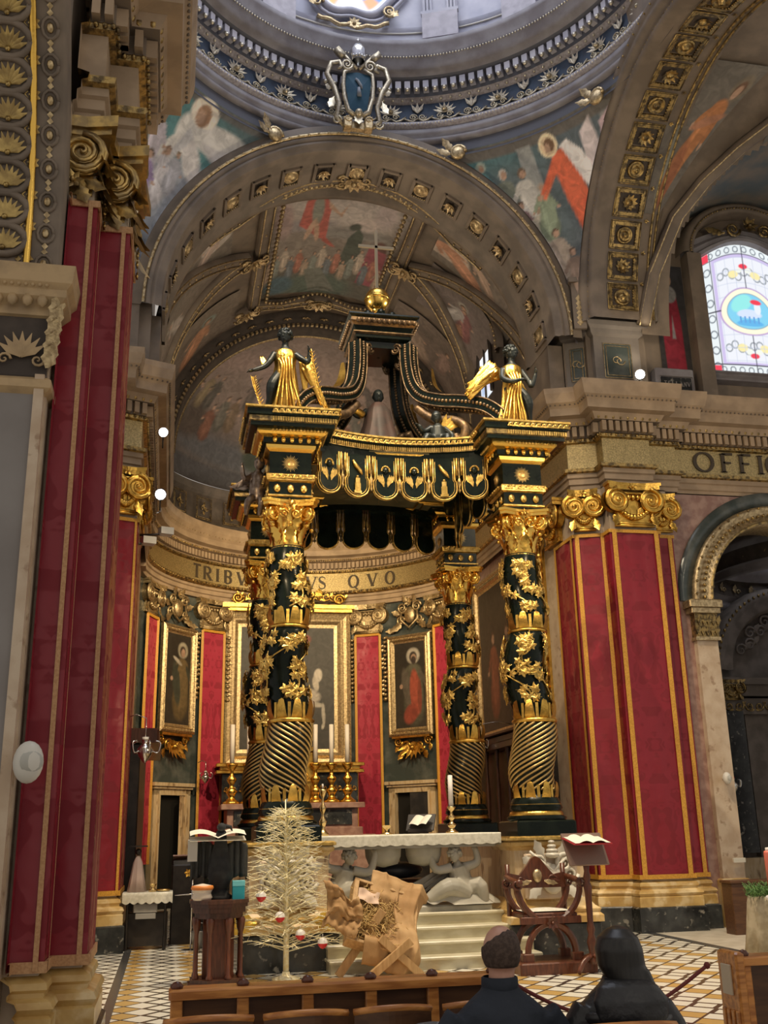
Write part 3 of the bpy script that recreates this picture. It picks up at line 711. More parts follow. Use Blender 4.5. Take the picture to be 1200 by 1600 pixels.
attic('wall_attic_left', oriented([(-.80,18.2),(-.80,16.72),(-1.25,16.45),(-1.25,16.30),(-2.5,16.30)], (-1.8, 17.4)))
attic('wall_attic_near_left', oriented([(-1.2,7.0),(-.80,7.9),(-.80,9.2),(-2.5,9.2)], (-1.8, 8.4)))

# ---- chancel arch: mouldings, coffered soffit
def XZ(y, a, r): return (X0+r*cos(a), y, ZS+r*sin(a))
mb = MB(); mb.m = 0
arc(mb, [(YF+.32,4.30),(YF+.02,4.14),(YF+.02,3.96),(YF-.05,3.94)], 0, pi, 72, XZ)
mb.m = 1; arc(mb, [(YF-.05,3.94),(YF-.08,3.93),(YF-.08,3.895),(YF-.04,3.885)], 0, pi, 72, XZ)
mb.m = 0; arc(mb, [(YF-.04,3.885),(YF-.06,3.86),(YF-.02,3.80),(YF,3.79),(YF-.03,3.77),(YF-.03,3.72),(YF+.02,3.69),(YF+.02,3.62),(YF+.05,3.60),(YF+1.4,3.60),(YF+1.42,3.55),(YF+1.55,3.55),(YF+1.57,3.75)], 0, pi, 72, XZ)
mb.m = 1
for k in range(64):
    a = pi*(k+.5)/64; mb.sphere(XZ(YF-.08, a, 3.91), .026, 5)
for k in range(120):
    a = pi*(k+.5)/120; mb.sphere(XZ(YF-.01, a, 3.745), .014, 4)
def csoff(a, y, r, c=None):
    n = Vector((-cos(a), 0, -sin(a))); t = Vector((-sin(a), 0, cos(a))); u = Vector((0, 1, 0)); p = XZ(y, a, r)
    return Matrix(((t.x, u.x, n.x, p[0]), (t.y, u.y, n.y, p[1]), (t.z, u.z, n.z, p[2]), (0,0,0,1)))
def coffer(w, h, frame=1):
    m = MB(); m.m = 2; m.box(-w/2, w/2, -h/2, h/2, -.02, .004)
    m.m = 0 if frame == 1 else 1
    for s in (-1, 1): m.box(s*w/2-.03, s*w/2+.03, -h/2-.03, h/2+.03, 0, .05); m.box(-w/2, w/2, s*h/2-.03, s*h/2+.03, 0, .05)
    m.m = 1
    if frame == 2:
        for s in (-1, 1): m.tube([(s*(w/2+.05),-h/2-.05,.05),(s*(w/2+.05),h/2+.05,.05)], .012, 4); m.tube([(-w/2-.05,s*(h/2+.05),.05),(w/2+.05,s*(h/2+.05),.05)], .012, 4)
    nn = 7
    for k in range(nn):
        q = (k+.5)/nn-.5
        for s in (-1, 1): m.sphere((q*w*.86, s*h*.44, .03), .020, 4); m.sphere((s*w*.44, q*h*.86, .03), .020, 4)
    return m
CK = [coffer(.40, .62), ]
for k in range(17):
    a = pi*(k+.5)/17; m = MB(); merge(m, coffer(.36, .50), Matrix.Identity(4))
    m.m = 1
    if k % 2: rosette(m, 0, 0, .14, 8, .02, .5)
    else: m.lathe([(.02,.09),(.08,.08),(.13,.02),(.15,.05),(.17,0)], n=14); rosette(m, 0, 0, .08, 6, .05)
    F = csoff(a, YF+.70, 3.60)
    merge(mb, m, F)
    # gold bar between coffers
    mb.m = 0
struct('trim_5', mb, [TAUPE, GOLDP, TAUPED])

# ---- transept arch on the right, with its gold framed coffers
CT, RT = (12.59, 10.69), 3.40
def TZ(x, a, r): return (x, CT[0]+r*cos(a), CT[1]+r*sin(a))
mb = MB(); mb.m = 0
arc(mb, [(7.36,3.98),(7.26,3.92),(7.23,3.86),(7.28,3.80),(7.30,3.72),(7.24,3.66),(7.30,3.60),(7.38,3.55),(7.36,3.48),(7.42,RT),(8.50,RT)], 0, pi, 72, TZ)
mb.m = 1; arc(mb, [(8.50,RT),(8.50,RT-.05),(8.53,RT-.05),(8.53,RT)], 0, pi, 60, TZ); arc(mb, [(8.60,RT),(8.60,RT-.04),(8.63,RT-.04),(8.63,RT)], 0, pi, 60, TZ)
mb.m = 0; arc(mb, [(8.53,RT),(8.60,RT)], 0, pi, 60, TZ); arc(mb, [(8.63,RT),(8.70,RT),(8.71,RT+.12)], 0, pi, 60, TZ)
mb.m = 1
for k in range(110):
    a = pi*(k+.5)/110; mb.sphere(TZ(7.37, a, 3.50), .018, 4)
    if k % 2 == 0: mb.sphere(TZ(7.25, a, 3.84), .022, 4)
def tsoff(a, x, r):
    n = Vector((0, -cos(a), -sin(a))); t = Vector((0, -sin(a), cos(a))); u = Vector((1, 0, 0)); p = TZ(x, a, r)
    return Matrix(((u.x, t.x, n.x, p[0]), (u.y, t.y, n.y, p[1]), (u.z, t.z, n.z, p[2]), (0,0,0,1)))
for k in range(18):
    a = .125+pi*k/18; m = MB(); merge(m, coffer(.49, .41, 2), Matrix.Identity(4)); m.m = 1
    if k % 2: rosette(m, 0, 0, .15, 10, .02, .4); m.lathe([(.02,.08),(.06,.06),(.07,0)], n=10)
    else: m.lathe([(.02,.09),(.05,.08),(.06,.02),(.12,.02),(.14,.06),(.16,.02),(.17,0)], n=16); rosette(m, 0, 0, .06, 6, .06)
    merge(mb, m, tsoff(a, 8.00, RT))
    rs = MB(); rosette(rs, 0, 0, .05, 5, .02); merge(mb, rs, tsoff(a+.085, 8.40, RT), 1)
struct('trim_6', mb, [TAUPE, GOLDD, TAUPED])
# shell and scroll at the foot of the coffered band
mb = MB(); mb.T = FR((8.02, 16.05, 10.98), (1,0,0))
for k in range(9): leaf(mb, 0, 0, pi/2+(k-4)*.33, .22, .07, .15, .02, 2)
for s in (-1, 1): spiral(mb, s*.22, -.05, .08, 1.5, .018, s, .02); mb.tube([(0,-.08,.02),(s*.15,-.12,.02),(s*.30,-.05,.02),(s*.42,-.10,.02)], .018, 5)
mb.T = None; struct(trim(), mb, GOLDP)
# little pilaster strip left of it
mb = MB(); mb.m = 0; mb.T = FR((7.25, 16.28, 10.55), (1,-.2,0)); mb.box(-.12,.12,0,.95,0,.06); mb.box(-.17,.17,.95,1.05,0,.12); mb.m = 1
for k in range(6): leaf(mb, 0, .05+.1*k, pi/2, .14, .12, .2, .06, 2)
mb.T = None; struct(trim(), mb, [TAUPE, GOLDP])

# ---- pendentives with their paintings
def pendpos(a0, a1):
    def fn(u, v):
        a = a0+(a1-a0)*u; rb = min(4.10/max(1e-6, abs(cos(a))), 4.10/max(1e-6, abs(sin(a))))
        e = radians(3+37.4*v); r = min(5.80*cos(e), max(rb, 4.42)); return (X0+r*cos(a), YC+r*sin(a), ZS+sqrt(max(0, 5.80**2-r*r)))
    return fn
ORR = (.62, .13, .06)
shp = [('e', .45,.86,.30,.16,0,(.07,.17,.19),.6), ('e', .62,.60,.3,.3,0,(.10,.13,.14),.6)]
shp += [('p', [(0,.93),(1.6,.93),(1.6,1),(0,1)], (.12,.11,.10), .1)]
shp += [('p', [(.68,.70),(.76,.70),(.74,.94),(.66,.94)], (.30,.31,.30), .1), ('p', [(1.14,.6),(1.24,.6),(1.26,.93),(1.16,.93)], (.26,.26,.26), .1)]
shp += fig(.45,.66,.26,(.12,.26,.28),(.36,.30,.24),(.30,.36,.32)) + fig(.56,.52,.36,(.16,.18,.15),(.52,.48,.44)) + fig(.66,.50,.36,(.50,.48,.44),(.15,.1,.07)) + fig(.62,.40,.30,(.22,.13,.13)) + fig(.70,.36,.30,(.42,.38,.31)) + fig(.74,.46,.30,(.24,.29,.20),(.34,.3,.25))
shp += fig(.66,.26,.30,(.20,.15,.16)) + fig(.76,.22,.30,(.33,.27,.22)) + fig(.70,.12,.28,(.18,.14,.12)) + fig(.82,.12,.28,(.24,.17,.13))
WG = (.72,.69,.67)
shp += [('p', [(1.03,.60),(1.10,.72),(1.14,.90),(1.24,.94),(1.26,.80),(1.17,.62)], (.50,.38,.42), .1), ('p', [(1.00,.36),(1.10,.38),(1.16,.60),(1.12,.74),(1.03,.70)], ORR, .1), ('p', [(1.0,.70),(1.02,.90),(1.10,.95),(1.10,.80)], (.62,.55,.56), .1)]
shp += [('p', [(.89,.88),(.94,.90),(1.00,.82),(1.045,.66),(1.04,.50),(1.02,.49),(.99,.62),(.95,.70),(.91,.80)], WG, .1), ('p', [(.985,.62),(1.02,.49),(1.035,.50),(1.01,.66)], (.52,.50,.50), .1)]
shp += [('p', [(.84,.86),(.90,.87),(.955,.70),(.98,.54),(.985,.30),(.94,.29),(.90,.42),(.855,.62),(.835,.76)], ORR, .1), ('p', [(.93,.60),(.95,.60),(.975,.32),(.955,.31)], (.45,.08,.04), .1), ('p', [(.845,.80),(.86,.80),(.75,.655),(.735,.67)], (.70,.18,.09), .1), ('p', [(.85,.86),(.88,.80),(.74,.68),(.73,.695)], ORR, .1), ('e', .725,.675,.018,.014,0,SK,.2)]
shp += [('e', .835,.905,.052,.058,0,(.80,.68,.46),.15), ('e', .835,.90,.040,.045,0,(.66,.50,.32),.15), ('e', .842,.905,.028,.034,0,(.16,.09,.05),.2), ('e', .828,.893,.018,.024,0,SK,.2)] + fig(.96,.27,.26,(.50,.42,.32),(.06,.04,.03))
painting('wall_pendentive_right', pendpos(radians(80), radians(10)), 170, 130, 1.6, ((.11,.10,.10), (.09,.12,.14)), shp, FRESCO, kind='structure', seed=3, vary=.08)
shp = [('e', .75,.7,.4,.3,0,(.08,.20,.21),.6), ('e', .80,.50,.3,.2,0,(.26,.28,.32),.6), ('p', [(0,.95),(1.6,.95),(1.6,1),(0,1)], (.12,.12,.12), .1)]
shp += [('e', .96,.84,.13,.07,-.25,(.62,.60,.57),.25), ('e', 1.05,.80,.10,.06,-.5,(.52,.50,.50),.3), ('e', .86,.80,.07,.10,.3,(.66,.64,.60),.25), ('e', .80,.72,.03,.10,-.5,(.60,.58,.54),.3), ('e', .93,.70,.05,.11,.5,(.60,.57,.55),.3), ('e', 1.02,.86,.16,.05,.1,(.60,.58,.55),.3), ('e', .90,.93,.085,.07,0,(.76,.70,.60),.15), ('e', .90,.915,.045,.055,0,(.34,.20,.12),.2), ('e', .888,.905,.026,.034,0,SK,.2), ('p', [(.86,.84),(.80,.66),(.83,.655),(.90,.80)], (.50,.49,.49), .1), ('e', .79,.66,.02,.02,0,SK,.3)]
shp += fig(.70,.52,.34,(.46,.42,.46),(.14,.1,.08)) + fig(.80,.42,.30,(.50,.48,.50),(.2,.13,.09)) + fig(.72,.36,.30,(.30,.22,.38),(.1,.07,.05)) + fig(.62,.62,.3,(.16,.30,.30),(.1,.08,.07)) + fig(.86,.50,.22,(.36,.36,.40),(.2,.15,.1))
painting('wall_pendentive_left', pendpos(radians(170), radians(100)), 150, 120, 1.6, ((.12,.12,.14), (.08,.13,.14)), shp, FRESCO, kind='structure', seed=5, vary=.08)
mb = MB(); vs = []; n = 60
for i in range(n+1):
    a = pi*i/n; vs += [(7.38, 12.59+3.70*cos(a), 10.69+3.70*sin(a)), (7.38, 12.59+4.9*cos(a), 10.69+4.9*sin(a))]
mb.add(vs, [(2*i, 2*i+1, 2*i+3, 2*i+2) for i in range(n)])
mb.box(7.40, 8.60, 16.42, 16.9, 9.25, 12.5); mb.box(-4, -.62, 16.45, 17.2, 9.25, 10.5); mb.box(-4, -1.08, 7.55, 9.1, 7.4, 16); mb.box(7.05, 8.7, 16.7, 24, 9.25, 15); mb.box(-4, -.82, 16.34, 24, 9.25, 15)
struct('wall_crossing_backing', mb, TAUPE)
# spandrel wall behind pendentives' lower tips
mb = MB(); vs = []; n = 60
for i in range(n+1):
    a = pi*i/n; vs += [(X0+4.1*cos(a), YF+.25, ZS+4.1*sin(a)), (X0+4.35*cos(a), YF+.32, ZS+4.35*sin(a))]
mb.add(vs, [(2*i, 2*i+1, 2*i+3, 2*i+2) for i in range(n)]); struct('wall_chancel_spandrel', mb, GREY)
# curled corbels where the ring meets the arches
for a in (radians(65), radians(113), radians(27)):
    mb = MB(); r = 4.40; F = FR((X0+r*cos(a), YC+r*sin(a), 14.05), (sin(a), -cos(a), 0))
    mb.T = F; spiral(mb, 0, 0, .16, 2, .035, 1, .1, n=24); mb.sphere((0,0,.08), .15, 12, (1,1,.5)); leaf(mb, -.1, .05, 2.2, .32, .18, .3, .1); leaf(mb, -.12, -.02, 2.8, .3, .16, .3, .1); mb.T = None
    struct(trim(), mb, GOLDP)

# ---- ring of the dome
mb = MB(); c = (X0, YC, 0)
A = 96
mb.m = 3; mb.lathe([(4.45,14.08),(4.44,14.40)], c, A); mb.m = 0; mb.lathe([(4.44,14.40),(4.38,14.41),(4.34,14.48),(4.40,14.54),(4.34,14.58),(4.34,14.70),(4.38,14.72)], c, A)
mb.m = 1; mb.lathe([(4.38,14.72),(4.30,14.76),(4.29,14.84),(4.40,14.88)], c, A)
mb.m = 2; mb.lathe([(4.40,14.88),(4.42,15.34)], c, A)
mb.m = 1; mb.lathe([(4.42,15.34),(4.36,15.36),(4.34,15.40),(4.30,15.42)], c, A)
mb.m = 3; mb.lathe([(4.30,15.42),(4.30,15.66),(4.16,15.70),(4.10,15.74)], c, A)
mb.m = 0; mb.lathe([(4.10,15.74),(4.04,15.80),(3.98,15.82),(3.98,15.98),(3.92,16.06),(3.90,16.10),(3.90,16.18),(3.84,16.28),(3.82,16.38),(3.90,16.42),(4.45,16.46)], c, A)
for k in range(144):
    a = 2*pi*k/144
    if -.2 < a < 3.3:
        F = Matrix.Translation(c) @ RZ(a)
        merge(mb, MB().box(4.12, 4.30, -.055, .055, 15.50, 15.66), F, 4)
        merge(mb, MB().sphere((4.14, 0, 15.47), .045, 6), F, 5); merge(mb, MB().sphere((4.34, .10, 15.38), .030, 5), F, 5)
for k in range(220):
    a = 3.4*k/220-.1; F = Matrix.Translation(c) @ RZ(a)
    merge(mb, MB().sphere((4.30, 0, 14.80), .022, 4), F, 5); merge(mb, MB().sphere((3.90, 0, 16.04), .022, 4), F, 5)
def ringF(a, r, z):
    return FR((X0+r*cos(a), YC+r*sin(a), z), (sin(a), -cos(a), 0))
for k in range(28):
    a = radians(-2+k*7.0); m = MB()
    if k % 2 == 0:
        for j in range(7): leaf(m, 0, -.05, pi/2+(j-3)*.42, .24, .08, .15, .02, 2)
        for s in (-1, 1): spiral(m, s*.10, -.12, .07, 1.6, .018, s, .03)
        m.sphere((0, .02, .05), .06, 6)
    else:
        for j in range(3): leaf(m, 0, -.02, pi/2+(j-1)*.5, .26, .08, .15, .02, 2)
        for s in (-1, 1): spiral(m, s*.09, -.13, .08, 1.8, .018, -s, .03)
    m.tube([(.0,-.17,.03),(.10,-.24,.03),(.20,-.20,.03),(.30,-.12,.03)], .022, 5); m.tube([(.0,-.17,.03),(-.10,-.24,.03),(-.20,-.20,.03),(-.30,-.14,.03)], .022, 5)
    merge(mb, m, ringF(a, 4.40, 15.12) @ Matrix.Diagonal((1,.88,1,1)), 6)
struct('trim_7', mb, [GREY, mat('lilac_moulding', (.40,.37,.39), .5, 0, c2=(.28,.25,.26), scale=20), BLUEF, mat('dark_modillion_ground', (.10,.105,.13), .6), GREYL, mat('pale_silver_gilt', (.72,.66,.52), .35, .8), mat('silver_gilt_relief', (.66,.58,.42), .38, .8, c2=(.40,.35,.26), scale=30)])
# drum of the dome
mb = MB(); mb.m = 0; mb.lathe([(4.45,16.46),(4.45,16.60),(4.38,16.62),(4.38,16.70),(4.45,16.74),(4.45,17.15),(4.40,17.2),(4.45,17.25),(4.45,21.5)], c, 64)
for dg in (2, 24, 46, 68, 113, 135, 157):
    a = radians(dg); F = Matrix.Translation(c) @ RZ(a)
    m = MB(); m.m = 0; m.box(4.28, 4.46, -.36, .36, 16.46, 21); m.m = 1; m.box(4.20, 4.30, -.36, .36, 16.75, 17.35); m.m = 0
    for q in (-.33,-.26,-.19,.15,.22,.29): m.box(4.22, 4.30, q, q+.04, 17.42, 21)
    m.box(4.2, 4.3, -.38, .38, 17.35, 17.42)
    merge(mb, m, F)
mb.m = 2
for lo_, hi_ in ((72,109),(28,42),(50,64),(117,131)):
    for z_ in (16.82, 17.08): mb.tube([(X0+4.43*cos(radians(lo_+(hi_-lo_)*i/10)), YC+4.43*sin(radians(lo_+(hi_-lo_)*i/10)), z_) for i in range(11)], .018, 4)
    for e_ in (lo_, hi_): mb.tube([(X0+4.43*cos(radians(e_)), YC+4.43*sin(radians(e_)), z_) for z_ in (16.82, 17.08)], .018, 4)
struct('wall_dome_drum', mb, [GREYL, mat('mauve_marble', (.42,.38,.42), .3, 0, c2=(.32,.29,.32), scale=5, detail=6), mat('cream_fillet', (.66,.62,.52), .5)])
# window in the drum
wn = thing('window_1', 'bright oval stained window', 'window', (X0, YC+4.42, 17.4)); del wn['label'], wn['category']; wn['kind'] = 'structure'
def ovalpos(u, v):
    a = -pi*u; r = .80*v*(1+.16*cos(2*a)+.05*cos(6*a)); aa = pi/2+.03; x = r*cos(a)*1.0; z = r*sin(a)*1.0
    an = aa-x/4.4; return (X0+4.40*cos(an), YC+4.40*sin(an), 18.30+z*1.15)
g = [('p', [(0,0),(1,0),(1,1),(0,1)], (.10,.30,.75), .1), ('p', [(.33,0),(.67,0),(.67,1),(.33,1)], (1.0,1.0,1.0), .1), ('p', [(.2,.6),(.33,.6),(.33,.9),(.2,.9)], (.9,.4,.15), .1), ('p', [(.67,.6),(.8,.6),(.8,.9),(.67,.9)], (.9,.5,.15), .1), ('p', [(0,.88),(1,.88),(1,1),(0,1)], (.85,.85,.95), .1)]
painting('pane', ovalpos, 60, 30, 1.0, ((.2,.4,.8), (.3,.5,.9)), g, GLASS, wn, True, kind=None)
mb = MB()
def ov(q, r): 
    a = -pi*q; rr = r*(1+.16*cos(2*a)+.05*cos(6*a)); an = pi/2+.03-rr*cos(a)/4.4; return (X0+4.36*cos(an), YC+4.36*sin(an), 18.30+rr*sin(a)*1.15)
mb.tube([ov(i/24, .86) for i in range(25)], .07, 8); mb.tube([ov(i/24, 1.02) for i in range(25)], .04, 8)
part('frame', mb, GREYL, wn)
mb = MB()
for s in (-1, 1):
    an = pi/2+.03-s*.78/4.4; mb.T = FR((X0+4.33*cos(an), YC+4.33*sin(an), 17.50), (sin(an), -cos(an), 0)); spiral(mb, 0, 0, .15, 2, .035, -s, .06, n=22); leaf(mb, 0, 0, -pi/2+s*.8, .25, .16, .3, .06); mb.T = None
mb.tube([(X0-.12+4.33*cos(pi/2+q*.17), YC+4.33*sin(pi/2+q*.17), 17.22-.12*cos(q*pi/2)+.03*sin(q*12)) for q in [i/8-1 for i in range(17)]], .045, 6)
mb.T = FR((X0-.1, YC+4.3, 17.12), (1,0,0)); rosette(mb, 0, 0, .14, 8, .02); mb.T = None
part('garland', mb, GOLDP, wn)

# ---- cartouche on the dome ring
t = thing('heraldic_cartouche', 'carved gilt cartouche with blue shield and small crown on the dome ring', 'cartouche', (3.0, 16.0, 14.3))
M = FR((3.0, 16.0, 14.98), (1,0,0)) @ RX(.06) @ Matrix.Diagonal((1.0,1.12,1,1))
mb = MB(); mb.T = M
mb.add([(x, y, .10) for x, y in [(-.25,.36),(.0,.40),(.25,.36),(.24,.1),(.17,-.3),(0,-.42),(-.17,-.3),(-.24,.1)]]+[(0,0,.16)], [(i,(i+1)%8,8) for i in range(8)][::-1] if False else [((i+1)%8,i,8) for i in range(8)])
part('shield', mb, mat('deep_blue_enamel', (.03,.085,.14), .6, 0, c2=(.045,.11,.16), scale=6, spec=.2), t)
mb = MB(); mb.T = M
for s in (-1, 1):
    mb.tube([(s*.05,-.46,.1),(s*.20,-.36,.12),(s*.27,-.1,.12),(s*.29,.15,.12),(s*.27,.36,.12),(s*.10,.44,.14)], [.045,.05,.04,.04,.045,.03], 7)
    mb.tube([(s*.28,-.62,.05),(s*.42,-.50,.08),(s*.36,-.25,.1),(s*.46,.05,.10),(s*.60,.30,.10),(s*.52,.52,.10),(s*.36,.55,.12),(s*.32,.44,.14),(s*.40,.40,.14)], [.03,.05,.05,.055,.055,.05,.045,.04,.02], 7)
    spiral(mb, s*.22, .50, .11, 1.8, .03, s, .15, n=20); spiral(mb, s*.40, -.55, .09, 1.5, .025, -s, .08, n=16)
    leaf(mb, s*.45, -.1, -pi/2+s*.4, .3, .16, .3, .08); leaf(mb, s*.50, .05, s*.2 if s > 0 else pi-.2, .14, .14, .3, .08)
    mb.tube([(s*.02,.46,.1),(s*.34,.80,.08)], .035, 6); mb.tube([(s*.28,.68,.08),(s*.42,.82,.08)], .075, 4)
mb.sphere((0,-.42,.16), .08, 8); leaf(mb, 0, -.4, -pi/2, .25, .2, .3, .12)
part('scroll_frame', mb, mat('silver_gilt_relief', (.66,.58,.42)), t)
mb = MB(); mb.T = M; mb.m = 0
mb.lathe([(.13,0),(.16,.10),(.15,.22),(.09,.30),(.03,.34)], (0,.0,0), 14) if False else None
mb.T = M @ TR(0,.62,.10) @ RX(-pi/2); mb.lathe([(.12,0),(.15,.08),(.15,.2),(.10,.29),(.02,.34)], n=14); mb.T = M; mb.tube([(0,.98,.1),(0,1.08,.1)], .012, 5); mb.tube([(-.04,1.04,.1),(.04,1.04,.1)], .012, 5)
for k in range(5): mb.sphere(((k-2)*.055,.66,.24-.02*abs(k-2)), .03, 5)
part('crown', mb, SILV, t)
mb = MB(); mb.T = M; mb.tube([(-.06,.24,.15),(-.02,.20,.16),(.04,.10,.17),(.06,.05,.17)], [.02,.03,.03,.015], 6); mb.tube([(0,.06,.17),(.01,-.10,.17)], [.03,.05], 6)
part('arm_emblem', mb, mat('faded_emblem', (.22,.24,.27), .5), t)
# plinth scrolls under the cartouche
mb = MB(); mb.T = FR((3.0, 16.08, 14.32), (1,0,0)) @ Matrix.Diagonal((.9,.9,.9,1))
for s in (-1, 1): mb.bbox(s*.22-.09, s*.22+.09, -.12, .12, 0, .2, .02); spiral(mb, s*.22, .08, .08, 1.4, .02, s, .2)
mb.box(-.15,.15,-.1,.06,0,.12); mb.T = None; struct(trim(), mb, GOLDP)
# ================================================================== CHANCEL AND APSE
def BZ(a, y, r=3.75): return (X0+r*cos(a), y, ZS+r*sin(a))
# painted barrel vault (ground), plus raised ribs and framed panel
mb = MB(); mb.grid(lambda u, v: BZ(pi*u, 17.8+5.7*v, 3.78), 60, 20); struct('ceiling', mb, TAUPE)
mb = MB(); mb.box(-1.10, -.60, 17.8, 23.4, 9.2, 10.45); mb.box(6.90, 7.4, 17.8, 23.4, 9.2, 10.45); mb.box(6.76, 7.3, 16.75, 17.9, 9.2, 10.42); mb.box(-1.0, -.46, 16.75, 17.9, 9.2, 10.42)
struct('wall_chancel_attic', mb, TAUPE)
def vpos(a0, a1, y0, y1, r=3.745, fn=None):
    return lambda u, v: BZ(radians(a0+(a1-a0)*u), y1+(y0-y1)*v, r)      # v up in the picture = nearer the viewer
# central painting, with a lobed upper end
bg = ((.12, .105, .085), (.30, .26, .235))
sh = [('e',.75,.84,.6,.20,0,(.46,.42,.40),.7), ('e',.35,.66,.3,.05,.0,(.26,.24,.25),.6), ('e',.85,.60,.42,.05,.05,(.22,.21,.20),.6), ('p',[(0,0),(1.5,0),(1.5,.2),(.9,.34),(.5,.22),(0,.30)],(.10,.095,.08),.3)]
sh += [('e',.14,.72,.09,.16,.2,(.34,.26,.25),.4), ('p',[(.34,.92),(.50,.93),(.58,.80),(.60,.52),(.50,.55),(.42,.60),(.30,.66)],(.42,.12,.10),.1), ('p',[(.58,.56),(.72,.46),(.66,.47),(.56,.52)],(.38,.10,.08),.1), ('e',.46,.78,.055,.13,.1,(.24,.25,.22),.3), ('e',.42,.62,.028,.10,-.4,(.46,.32,.24),.3), ('e',.49,.60,.025,.09,.2,(.44,.30,.22),.3), ('p',[(.42,.93),(.33,.86),(.40,1.0),(.43,.99)],(.44,.30,.22),.1), ('e',.48,.955,.035,.05,0,(.46,.31,.22),.2), ('e',.48,.985,.04,.03,0,(.20,.12,.07),.3), ('p',[(.54,.86),(.68,.76),(.74,.84),(.70,.73),(.56,.80)],(.44,.30,.22),.1)]
sh += [('e',.98,.70,.14,.06,.2,(.48,.42,.40),.6), ('e',1.12,.80,.10,.10,0,(.44,.38,.38),.6), ('e',1.16,.52,.07,.07,0,(.12,.06,.05),.3), ('p',[(1.02,.16),(1.26,.16),(1.24,.50),(1.05,.52)],(.26,.07,.09),.1)]
sh += [('p',[(.78,.30),(.82,.56),(.90,.66),(.96,.60),(.98,.40),(.92,.28)],(.07,.085,.07),.1), ('e',.86,.66,.06,.03,.2,(.06,.07,.06),.4)]
for k in range(16): sh += fig(.06+.078*k, .12+.16*((k*7) % 5)/5, .24, [(.34,.26,.20),(.20,.22,.20),(.42,.36,.30),(.14,.16,.18),(.34,.15,.11)][k % 5], (.09,.06,.05))
sh += [('e',.60,.08,.38,.12,0,(.09,.12,.10),.4), ('e',.2,.1,.16,.09,0,(.07,.12,.15),.4), ('p',[(.45,.24),(.62,.26),(.85,.02),(.55,.02)],(.15,.16,.14),.1)]
painting('ceiling_painting', vpos(114, 68, 17.55, 22.0, 3.73), 110, 120, 1.35, bg, sh, mat_=FRESCO, kind='structure', seed=8, vary=.1)
# side scenes on the vault
s2 = fig(.55,.25,.55,(.38,.30,.26),(.14,.09,.06),(.3,.27,.2),-.6,(.40,.36,.32)) + fig(.35,.1,.4,(.30,.24,.20),(.1,.07,.05),None,.5)
painting('ceiling_painting', vpos(160, 128, 17.8, 19.3, 3.74), 60, 60, 1.0, ((.14,.12,.10),(.20,.17,.14)), s2, mat_=FRESCO, kind='structure', seed=11)
s2 = fig(.5,.1,.8,(.42,.22,.14),(.12,.08,.05),None,.9,(.42,.34,.28)) + fig(.65,.3,.5,(.36,.26,.2),(.14,.09,.06),None,.7)
painting('ceiling_painting', vpos(58, 18, 17.8, 19.0, 3.74), 60, 60, 1.0, ((.14,.12,.10),(.22,.18,.15)), s2, mat_=FRESCO, kind='structure', seed=12)
s2 = fig(.6,.15,.6,(.22,.10,.10),(.1,.06,.04),(.3,.28,.24),.3) + fig(.3,.2,.5,(.36,.34,.33),(.14,.09,.06),None,-.4) + fig(.5,0,.35,(.30,.17,.11))
painting('ceiling_painting', vpos(56, 14, 19.2, 20.9, 3.74), 70, 70, 1.1, ((.16,.13,.12),(.15,.125,.115)), s2, mat_=FRESCO, kind='structure', seed=13)
painting('ceiling_painting', vpos(62, 20, 21.3, 23.2, 3.74), 60, 60, 1.1, ((.17,.13,.11),(.15,.12,.10)), fig(.5,.15,.7,(.32,.24,.19),(.12,.08,.05),None,.6)+fig(.7,.3,.5,(.26,.18,.15)), mat_=FRESCO, kind='structure', seed=14)
s2 = fig(.55,.2,.6,(.34,.30,.27),(.13,.08,.05),(.32,.30,.26),.4)
painting('ceiling_painting', vpos(172, 130, 19.3, 20.8, 3.74), 60, 60, 1.1, ((.15,.12,.10),(.17,.145,.12)), s2, mat_=FRESCO, kind='structure', seed=15)
s2 = fig(.45,.1,.75,(.38,.20,.12),(.12,.08,.05),(.20,.25,.23),-.5)
painting('ceiling_painting', vpos(168, 122, 21.2, 23.1, 3.74), 60, 60, 1.1, ((.14,.11,.09),(.18,.15,.12)), s2, mat_=FRESCO, kind='structure', seed=16)
# ribs
def rib(mb, pts, w, h, m0=0, m1=1):
    # flat band with gilt edges through vault points given as (angle deg, y)
    P = []
    for i in range(len(pts)-1):
        for k in range(8): q = k/8; P.append((pts[i][0]*(1-q)+pts[i+1][0]*q, pts[i][1]*(1-q)+pts[i+1][1]*q))
    P.append(pts[-1]); vs = []; e1 = []; e2 = []
    for i, (a, y) in enumerate(P):
        a2, y2 = P[min(i+1, len(P)-1)]; a1, y1 = P[max(0, i-1)]
        da, dy = radians(a2-a1)*3.7, y2-y1; l = hypot(da, dy) or 1; na, ny = -dy/l, da/l
        for s in (-1, 1):
            vs.append(BZ(radians(a)+s*na*w/2/3.7, y+s*ny*w/2, 3.75)); vs.append(BZ(radians(a)+s*na*w/2/3.7, y+s*ny*w/2, 3.75-h))
        e1.append(BZ(radians(a)-na*w*.36/3.7, y-ny*w*.36, 3.75-h-.01)); e2.append(BZ(radians(a)+na*w*.36/3.7, y+ny*w*.36, 3.75-h-.01))
    n = len(P); fs = []
    for i in range(n-1):
        b = 4*i; fs += [(b, b+4, b+5, b+1), (b+1, b+5, b+7, b+3), (b+3, b+7, b+6, b+2)]
    mb.m = m0; mb.add(vs, fs, True); mb.m = m1; mb.tube(e1, .022, 4); mb.tube(e2, .022, 4)
    mb.m = 1
    for i in range(0, n, 2): mb.sphere(BZ(radians(P[i][0]), P[i][1], 3.75-h-.01), .03, 5)
mb = MB()
rib(mb, [(122,19.9),(137,20.2),(152,20.6),(170,21.2),(180,21.6)], .42, .12)
